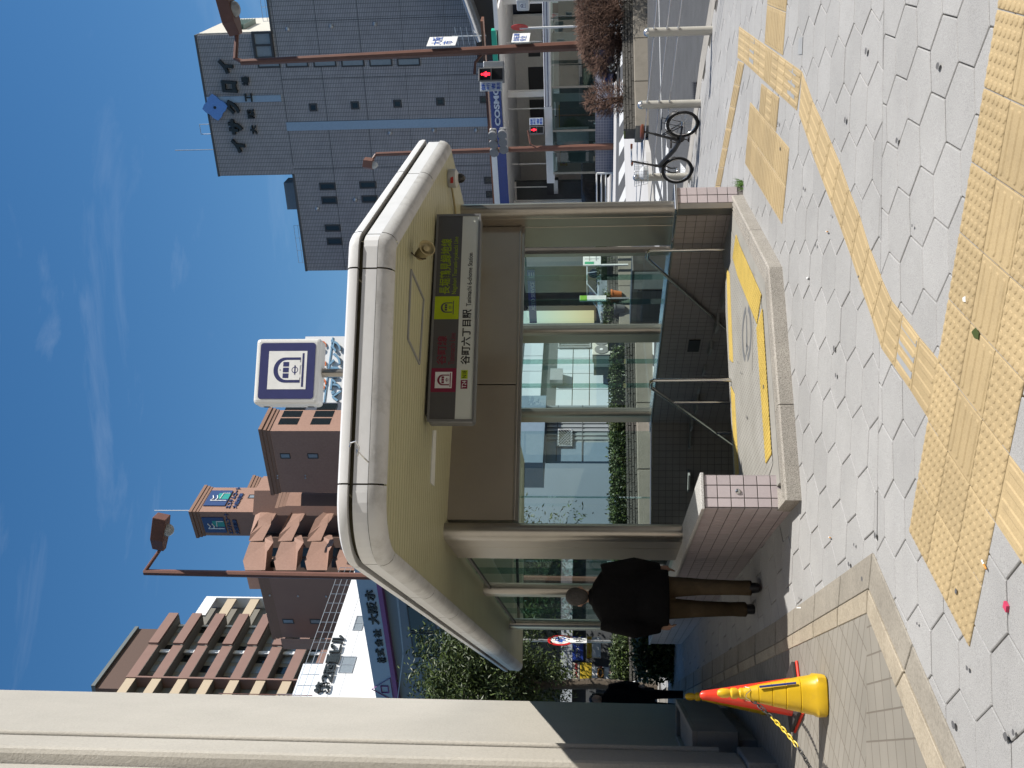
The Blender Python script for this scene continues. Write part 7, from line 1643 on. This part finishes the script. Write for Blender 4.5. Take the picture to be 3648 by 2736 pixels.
# ---- street lamps and signals
def lamp_head(a, b, w_, h_, t, bowl=.5):
    """flat tapered lantern from its arm end a to its tip b, glass bowl below"""
    a, b = V(a), V(b); e = (b-a).normalized(); n = e.cross(UPV).normalized(); u = n.cross(e); L0 = (b-a).length
    top = [a-n*w_*.22, a+e*L0*.35-n*w_*.5, b-n*w_*.42, b+n*w_*.42, a+e*L0*.35+n*w_*.5, a+n*w_*.22]
    mb = MB(); k = len(top); vs = [p+u*(h_*(.5 if i in (0, 5) else .62)) for i, p in enumerate(top)]+[p-u*h_*.30 for p in top]
    mb.add(vs, [tuple(range(k)), tuple(range(2*k-1, k-1, -1))]+[(i, i+k, (i+1) % k+k, (i+1) % k) for i in range(k)]); mb.build('housing', 'post_brown', t, bevel=.012)
    MB().ball(a+e*L0*.62-u*h_*.30, w_*.40, w_*.40, h_*bowl, 16, 10).build('bowl', mat('lamp_glass', (.42, .42, .40), .12), t, smooth=True)
Yl = 21.0
top = at(*K(K8, 395, 255), Yl); base = V((top.x, top.y, gz(top.x, top.y)-.1)); ls = thing('street_lamp', 'brown street lamp post left of the brown tower', 'street lamp', base, 'brown street lamps')
btm = at(*K(K8, 1890, 285), Yl)
MB().tube([V((btm.x+(btm.x-top.x)*.9, top.y, base.z)), top], [.085, .065], 8).build('post', 'post_brown', ls, smooth=False)
arm = at(572, 1956, Yl); MB().tube([top, arm], [.04, .035], 8).build('arm', 'post_brown', ls); lamp_head(arm, at(598, 1836, Yl)+V((0, -.2, 0)), .34, .30, ls)
Yp = 31.0
top = at(*K(K1, 430, 368), Yp); b0 = at(*K(K2, 990, 268), Yp); rp = thing('signal_mast', 'tall brown lamp and signal mast at the right roadside', 'signal mast', (b0.x, b0.y, gz(b0.x, b0.y)))
MB().tube([V((b0.x+(b0.x-top.x)*.12, Yp, gz(b0.x, Yp)-.1)), b0, top], [.155, .15, .095], 8).build('post', 'post_brown', rp)
a1 = at(*K(K1, 405, 200), Yp); MB().tube([top+V((0, 0, -.1)), top+V((.12, 0, .18)), a1], [.09, .08, .065], 8).build('arm', 'post_brown', rp)
lamp_head(at(*K(K1, 408, 205), Yp), at(*K(K1, 372, 5), Yp)+V((0, -.5, 0)), .62, .42, rp, .45)
def ped_signal(c, e, n, h_, t, lit=True):
    """pedestrian signal: housing, two lenses, upper red man lit, two hoods"""
    c, e, n = V(c), V(e), V(n); w_ = h_*.52
    MB().obox(c-e*w_/2, e*w_, -n*w_*.7, UPV*h_).build('signal_case', mat('signal_grey', (.20, .20, .20), .5), t, bevel=.02)
    for k, zz in enumerate((.52, .06)):
        o = c-e*w_*.42+UPV*h_*zz+n*.004
        MB().obox(o, e*w_*.84, -n*.003, UPV*h_*.42).build('lens', mat('lens_dark', (.02, .02, .022), .3), t)
        if k == 0 and lit:
            m = mat('red_lamp', (.9, .02, .03), .5, emit=((1.0, .02, .04), 2.6)); q_ = o+e*w_*.42+n*.006
            mb = MB(); mb.obox(q_-e*w_*.11+UPV*h_*.10, e*w_*.22, n*.003, UPV*h_*.18); mb.lathe([(h_*.045, 0), (h_*.045, .003)], q_+UPV*h_*.335, 10, n); mb.obox(q_-e*w_*.10+UPV*h_*.02, e*w_*.08, n*.003, UPV*h_*.10); mb.obox(q_+e*w_*.02+UPV*h_*.02, e*w_*.08, n*.003, UPV*h_*.10); mb.obox(q_-e*w_*.19+UPV*h_*.15, e*w_*.38, n*.003, UPV*h_*.07); mb.build('red_man', m, t)
        MB().prism([o+UPV*h_*.43-e*w_*.02, o+UPV*h_*.43+e*w_*.86, o+UPV*h_*.41+e*w_*.80+n*w_*.45, o+UPV*h_*.41+e*w_*.04+n*w_*.45], UPV*.012).build('hood', 'signal_grey', t)
def word_plate(P, a, b, t, rows, m='paper_white'):
    r_ = prect(P, a, b); fbox(P, r_[0], r_[1], r_[2], r_[3], 0, .03, 'plate', m, t); fbox(P, r_[0]+.02, r_[1]-.02, r_[2]+.02, r_[3]-.02, .004, .004, 'plate_field', mat('plate_pale', (.62, .68, .74), .5), t)
    h_ = (r_[3]-r_[2]-.06)/len(rows)
    for i, tx in enumerate(rows): text(tx, 'sign_blue', P.p(r_[0]+.04, r_[3]-.03-h_*(i+1)+.02, .006), P.e, UPV, h_*.8, t, width=(r_[1]-r_[0]-.08), extrude=.004, bold=.02)
sp1 = Plane(K(K2, 470, 530), K(K2, 470, 480), Yp-.1, Yp-.1); sp1.setup(V((-1, Yp-.15, 0)), V((12, Yp-.15, 0)))
r_ = prect(sp1, K(K2, 490, 478), K(K2, 338, 398)); ped_signal(sp1.p((r_[0]+r_[1])/2, r_[2]), sp1.e, sp1.n, r_[3]-r_[2], rp); word_plate(sp1, K(K2, 480, 536), K(K2, 348, 484), rp, ['自転', '歩行', '者', '専用'])
r2 = prect(sp1, K(K2, 490, 395), K(K2, 365, 358)); MB().obox(sp1.p(r2[0], r2[2], -.05), sp1.e*(r2[1]-r2[0]), -sp1.n*.3, UPV*(r2[3]-r2[2])).build('speaker_case', 'alu', rp, bevel=.03)
q0, q1, q2 = sp1.hit(*K(K2, 315, 440), -.2), sp1.hit(*K(K2, 320, 370), -.2), sp1.hit(*K(K2, 370, 310), -.2); MB().tube([q0, q1, q2], .045, 8).build('bracket', 'post_brown', rp)
for (a, b, rows) in (((35, 240), (205, 275), ['大阪', '市']), ((535, 210), (640, 255), ['自転車', '安全'])):
    u0, u1, z0, z1 = prect(sp1, K(K2, b[0], b[1]+4), K(K2, a[0], a[1]-6)); pcx = (u0+u1)/2; e_ = V((.60, .80, 0)); o = sp1.p(u0, z0, .1); MB().obox(o, e_*.80, V((.02, -.016, 0)), UPV*(z1-z0)).build('plate', 'paper_white', rp)
    nn_ = V((.80, -.60, 0)); text('\n'.join(rows), 'sign_blue', o+nn_*.032+e_*.08+UPV*.1, e_, UPV, (z1-z0)*.75, rp, width=.68, extrude=.004)
Ys = 62.0
tp_ = at(*K(KR, 420, 300), Ys); bs_ = at(*K(K2, 1140, 865), Ys); s2 = thing('signal_mast', 'slim brown lamp and signal mast beyond the crossing', 'signal mast', bs_)
bx_ = at(*K(K2, 640, 880), Ys); MB().tube([V((bs_.x, Ys, gz(bs_.x, Ys)-.2)), bx_, tp_], [.2, .17, .12], 8).build('post', 'post_brown', s2); MB().tube([tp_, at(*K(KR, 390, 345), Ys)], .08, 6).build('arm', 'post_brown', s2); lamp_head(at(*K(KR, 365, 340), Ys), at(*K(KR, 350, 455), Ys), .6, .62, s2)
sp2 = Plane.__new__(Plane); sp2.setup(V((-1, Ys-.3, 0)), V((12, Ys-.3, 0))); r_ = prect(sp2, K(K2, 726, 792), K(K2, 642, 742)); ped_signal(sp2.p((r_[0]+r_[1])/2, r_[2]), sp2.e, sp2.n, r_[3]-r_[2], s2); word_plate(sp2, K(K2, 722, 738), K(K2, 640, 697), s2, ['自転', '歩行', '者', '専用'])
MB().tube([sp2.hit(*K(K2, 632, 770)), sp2.hit(*K(K2, 645, 850)), sp2.hit(*K(K2, 680, 872))], .06, 6).build('bracket', 'post_brown', s2)
for (x0, y0, x1, y1) in ((412, 800, 460, 925), (465, 795, 520, 905)):
    a, b = sp2.hit(*K(K2, x0+10, y1)), sp2.hit(*K(K2, x1-5, y0)); MB().obox(a, V((b.x-a.x, -1.5, 0)), V((.2, .5, 0)), UPV*(-abs(b.z-a.z))).build('signal_case', 'signal_grey', s2, bevel=.06)
    for k in range(3): c_ = a.lerp(V((b.x, a.y-1.5, a.z)), .2+.3*k)+V((.0, -.1, -abs(b.z-a.z)*.45)); MB().lathe([(.26, 0), (.27, .3)], c_, 12, V((-.6, -.8, 0))).build('hood', 'signal_grey', s2)
# no-entry sign and its post
Pn = 44.0; c_ = at(*K(K2, 582, 163), Pn); ne = thing('no_entry_sign', 'red and white no entry disc on a pale post by the right planter', 'traffic sign', (c_.x, Pn, gz(c_.x, Pn)))
d_ = V((.97, .02, 0)).normalized(); MB().lathe([(.36, 0), (.36, .02)], c_, 28, d_).build('disc', 'sign_red', ne); s_ = V((-d_.y, d_.x, 0)); MB().obox(c_+d_*.022-s_*.25+UPV*-.06, s_*.5, d_*.01, UPV*.12).build('bar', 'paper_white', ne); MB().tube([V((c_.x+.02, Pn+.1, gz(c_.x, Pn))), V((c_.x, Pn+.1, c_.z))], .05, 8).build('pole', 'paper_white', ne)

# ---- vehicles beyond the right planter
def car(label, p, head, L0, W0, H0, paint, van=False):
    """saloon or van seen side on: shaped body, glasshouse, wheels, lamps"""
    p = V(p); e = V((math.cos(head), math.sin(head), 0)); n = V((-e.y, e.x, 0)); t = thing('parked_car', label, 'car', p)
    q_ = lambda x, z, o: p+e*x*L0+V((0, 0, z*H0))+n*o*W0
    side = [(-.5, .24), (-.5, .50), (-.47, .60), (.26, .62), (.46, .50), (.5, .40), (.5, .20), (.40, .14), (-.42, .14)] if not van else [(-.5, .16), (-.5, .9), (-.46, 1.0), (.24, 1.0), (.36, .60), (.5, .48), (.5, .16)]
    MB().prism([q_(x, z, -.5) for x, z in side], n*W0).build('body', paint, t, bevel=.06, seg=3, smooth=True)
    if not van:
        lo = [(-.40, .60), (.26, .61)]; hi = [(-.27, .98), (.06, 1.0)]; mb = MB(); vs = [q_(-.40, .60, -.47), q_(.26, .61, -.47), q_(.08, .97, -.38), q_(-.26, .97, -.38), q_(-.40, .60, .47), q_(.26, .61, .47), q_(.08, .97, .38), q_(-.26, .97, .38)]
        mb.add(vs, [(0, 1, 2, 3), (7, 6, 5, 4), (1, 5, 6, 2), (4, 0, 3, 7)]).build('glasshouse', 'win_dark', t); MB().prism([q_(.09, .965, -.39), q_(-.27, .965, -.39), q_(-.27, .965, .39), q_(.09, .965, .39)], (0, 0, .05*H0)).build('roof', paint, t, bevel=.03)
        for sg in (-.43, .43):
            for x0_, x1_ in ((.26, .08), (-.08, -.08), (-.40, -.26)): MB().tube([q_(x0_, .605, sg*1.1), q_(x1_, .97, sg*.9)], .035, 5).build('pillar', paint, t)
    else:
        for (a, b) in ((-.44, -.16), (-.14, .10), (.12, .27)): MB().prism([q_(a, .62, -.505), q_(b+(.03 if b > .2 else 0), .62, -.505), q_(b, .92, -.505), q_(a, .92, -.505)], -n*.01).build('window', 'win_dark', t)
    for x_ in (-.31, .33):
        for sg in (-.46, .46):
            c_ = q_(x_, 0, sg); c_.z = p.z+.31; w_ = bpy.data.objects.new('wheel', None); C.objects.link(w_); w_.matrix_basis = Matrix.Translation(c_); adopt(w_, t); w_.matrix_basis = Matrix.Translation(c_); s_ = -1 if sg < 0 else 1
            MB().lathe([(.31, -.1), (.32, -.06), (.32, .06), (.31, .1)], c_, 22, n*s_).build('tyre', 'tyre', w_, smooth=True); MB().lathe([(.21, .102), (.19, .115)], c_, 18, n*s_).build('rim', 'chrome', w_)
            sp = MB()
            for k in range(9): a_ = 2*math.pi*k/9; d_ = e*math.cos(a_)+UPV*math.sin(a_); sp.tube([c_+n*s_*.13+d_*.03, c_+n*s_*.12+d_*.19], .018, 4)
            sp.build('spokes', 'alu', w_)
    for sg in (-.36, .36): MB().box(q_(.48, .46, sg), .14, .34, .14, head).build('headlight', 'lamp_glass', t, bevel=.03)
    return t
mat('paint_blue', (.012, .02, .075), .2, var=.03, coat=.6); mat('paint_black', (.008, .008, .009), .2, coat=.6); mat('paint_silver', (.42, .48, .50), .25, metal=.5)
cw = at(*K(K2, 1105, 430), 54.5); car('dark blue saloon car behind the bare shrubs, right', (cw.x+.33*4.4, 54.5, gz(cw.x, 54.5)), R(180), 4.4, 1.75, 1.42, 'paint_blue')
cb2 = at(*K(KG, 800, 830), 70); car('black van parked at the petrol station beyond the white railing', (cb2.x, 70, gz(cb2.x, 70)), R(180), 4.6, 1.8, 1.9, 'paint_black', True)
cs2 = at(*K(KG, 790, 420), 69); car('dark car waiting inside the petrol station behind the far entrance glass', (cs2.x, 69, gz(cs2.x, 69)), R(180), 4.5, 1.75, 1.5, 'paint_silver')
cs3 = at(*K(K5, 690, 130), 58); car('pale car parked before the service bay behind the right glass', (cs3.x-2.2, 58, gz(cs3.x, 58)), R(200), 4.3, 1.75, 1.5, 'paint_silver')
# white pipe railing
wf = Plane.__new__(Plane); wf.setup(V((0, 62.8, 0)), V((12, 62.6, 0))); u0 = wf.uz(*K(KG, 900, 900))[0]; u1, z1 = wf.uz(*K(KG, 810, 700)); rlg = thing('pipe_railing', 'white three bar pipe railing in front of the black van', 'railing', wf.p(u1, .7))
for u_ in (u0, u0-2, u1): MB().tube([wf.p(u_, gz(8, 62.7)-.1), wf.p(u_, z1)], .06, 6).build('post', 'paper_white', rlg)
for h in (0, .28, .55): MB().tube([wf.p(u0-2, z1-h), wf.p(u1, z1-h)], .045, 6).build('rail', 'paper_white', rlg)
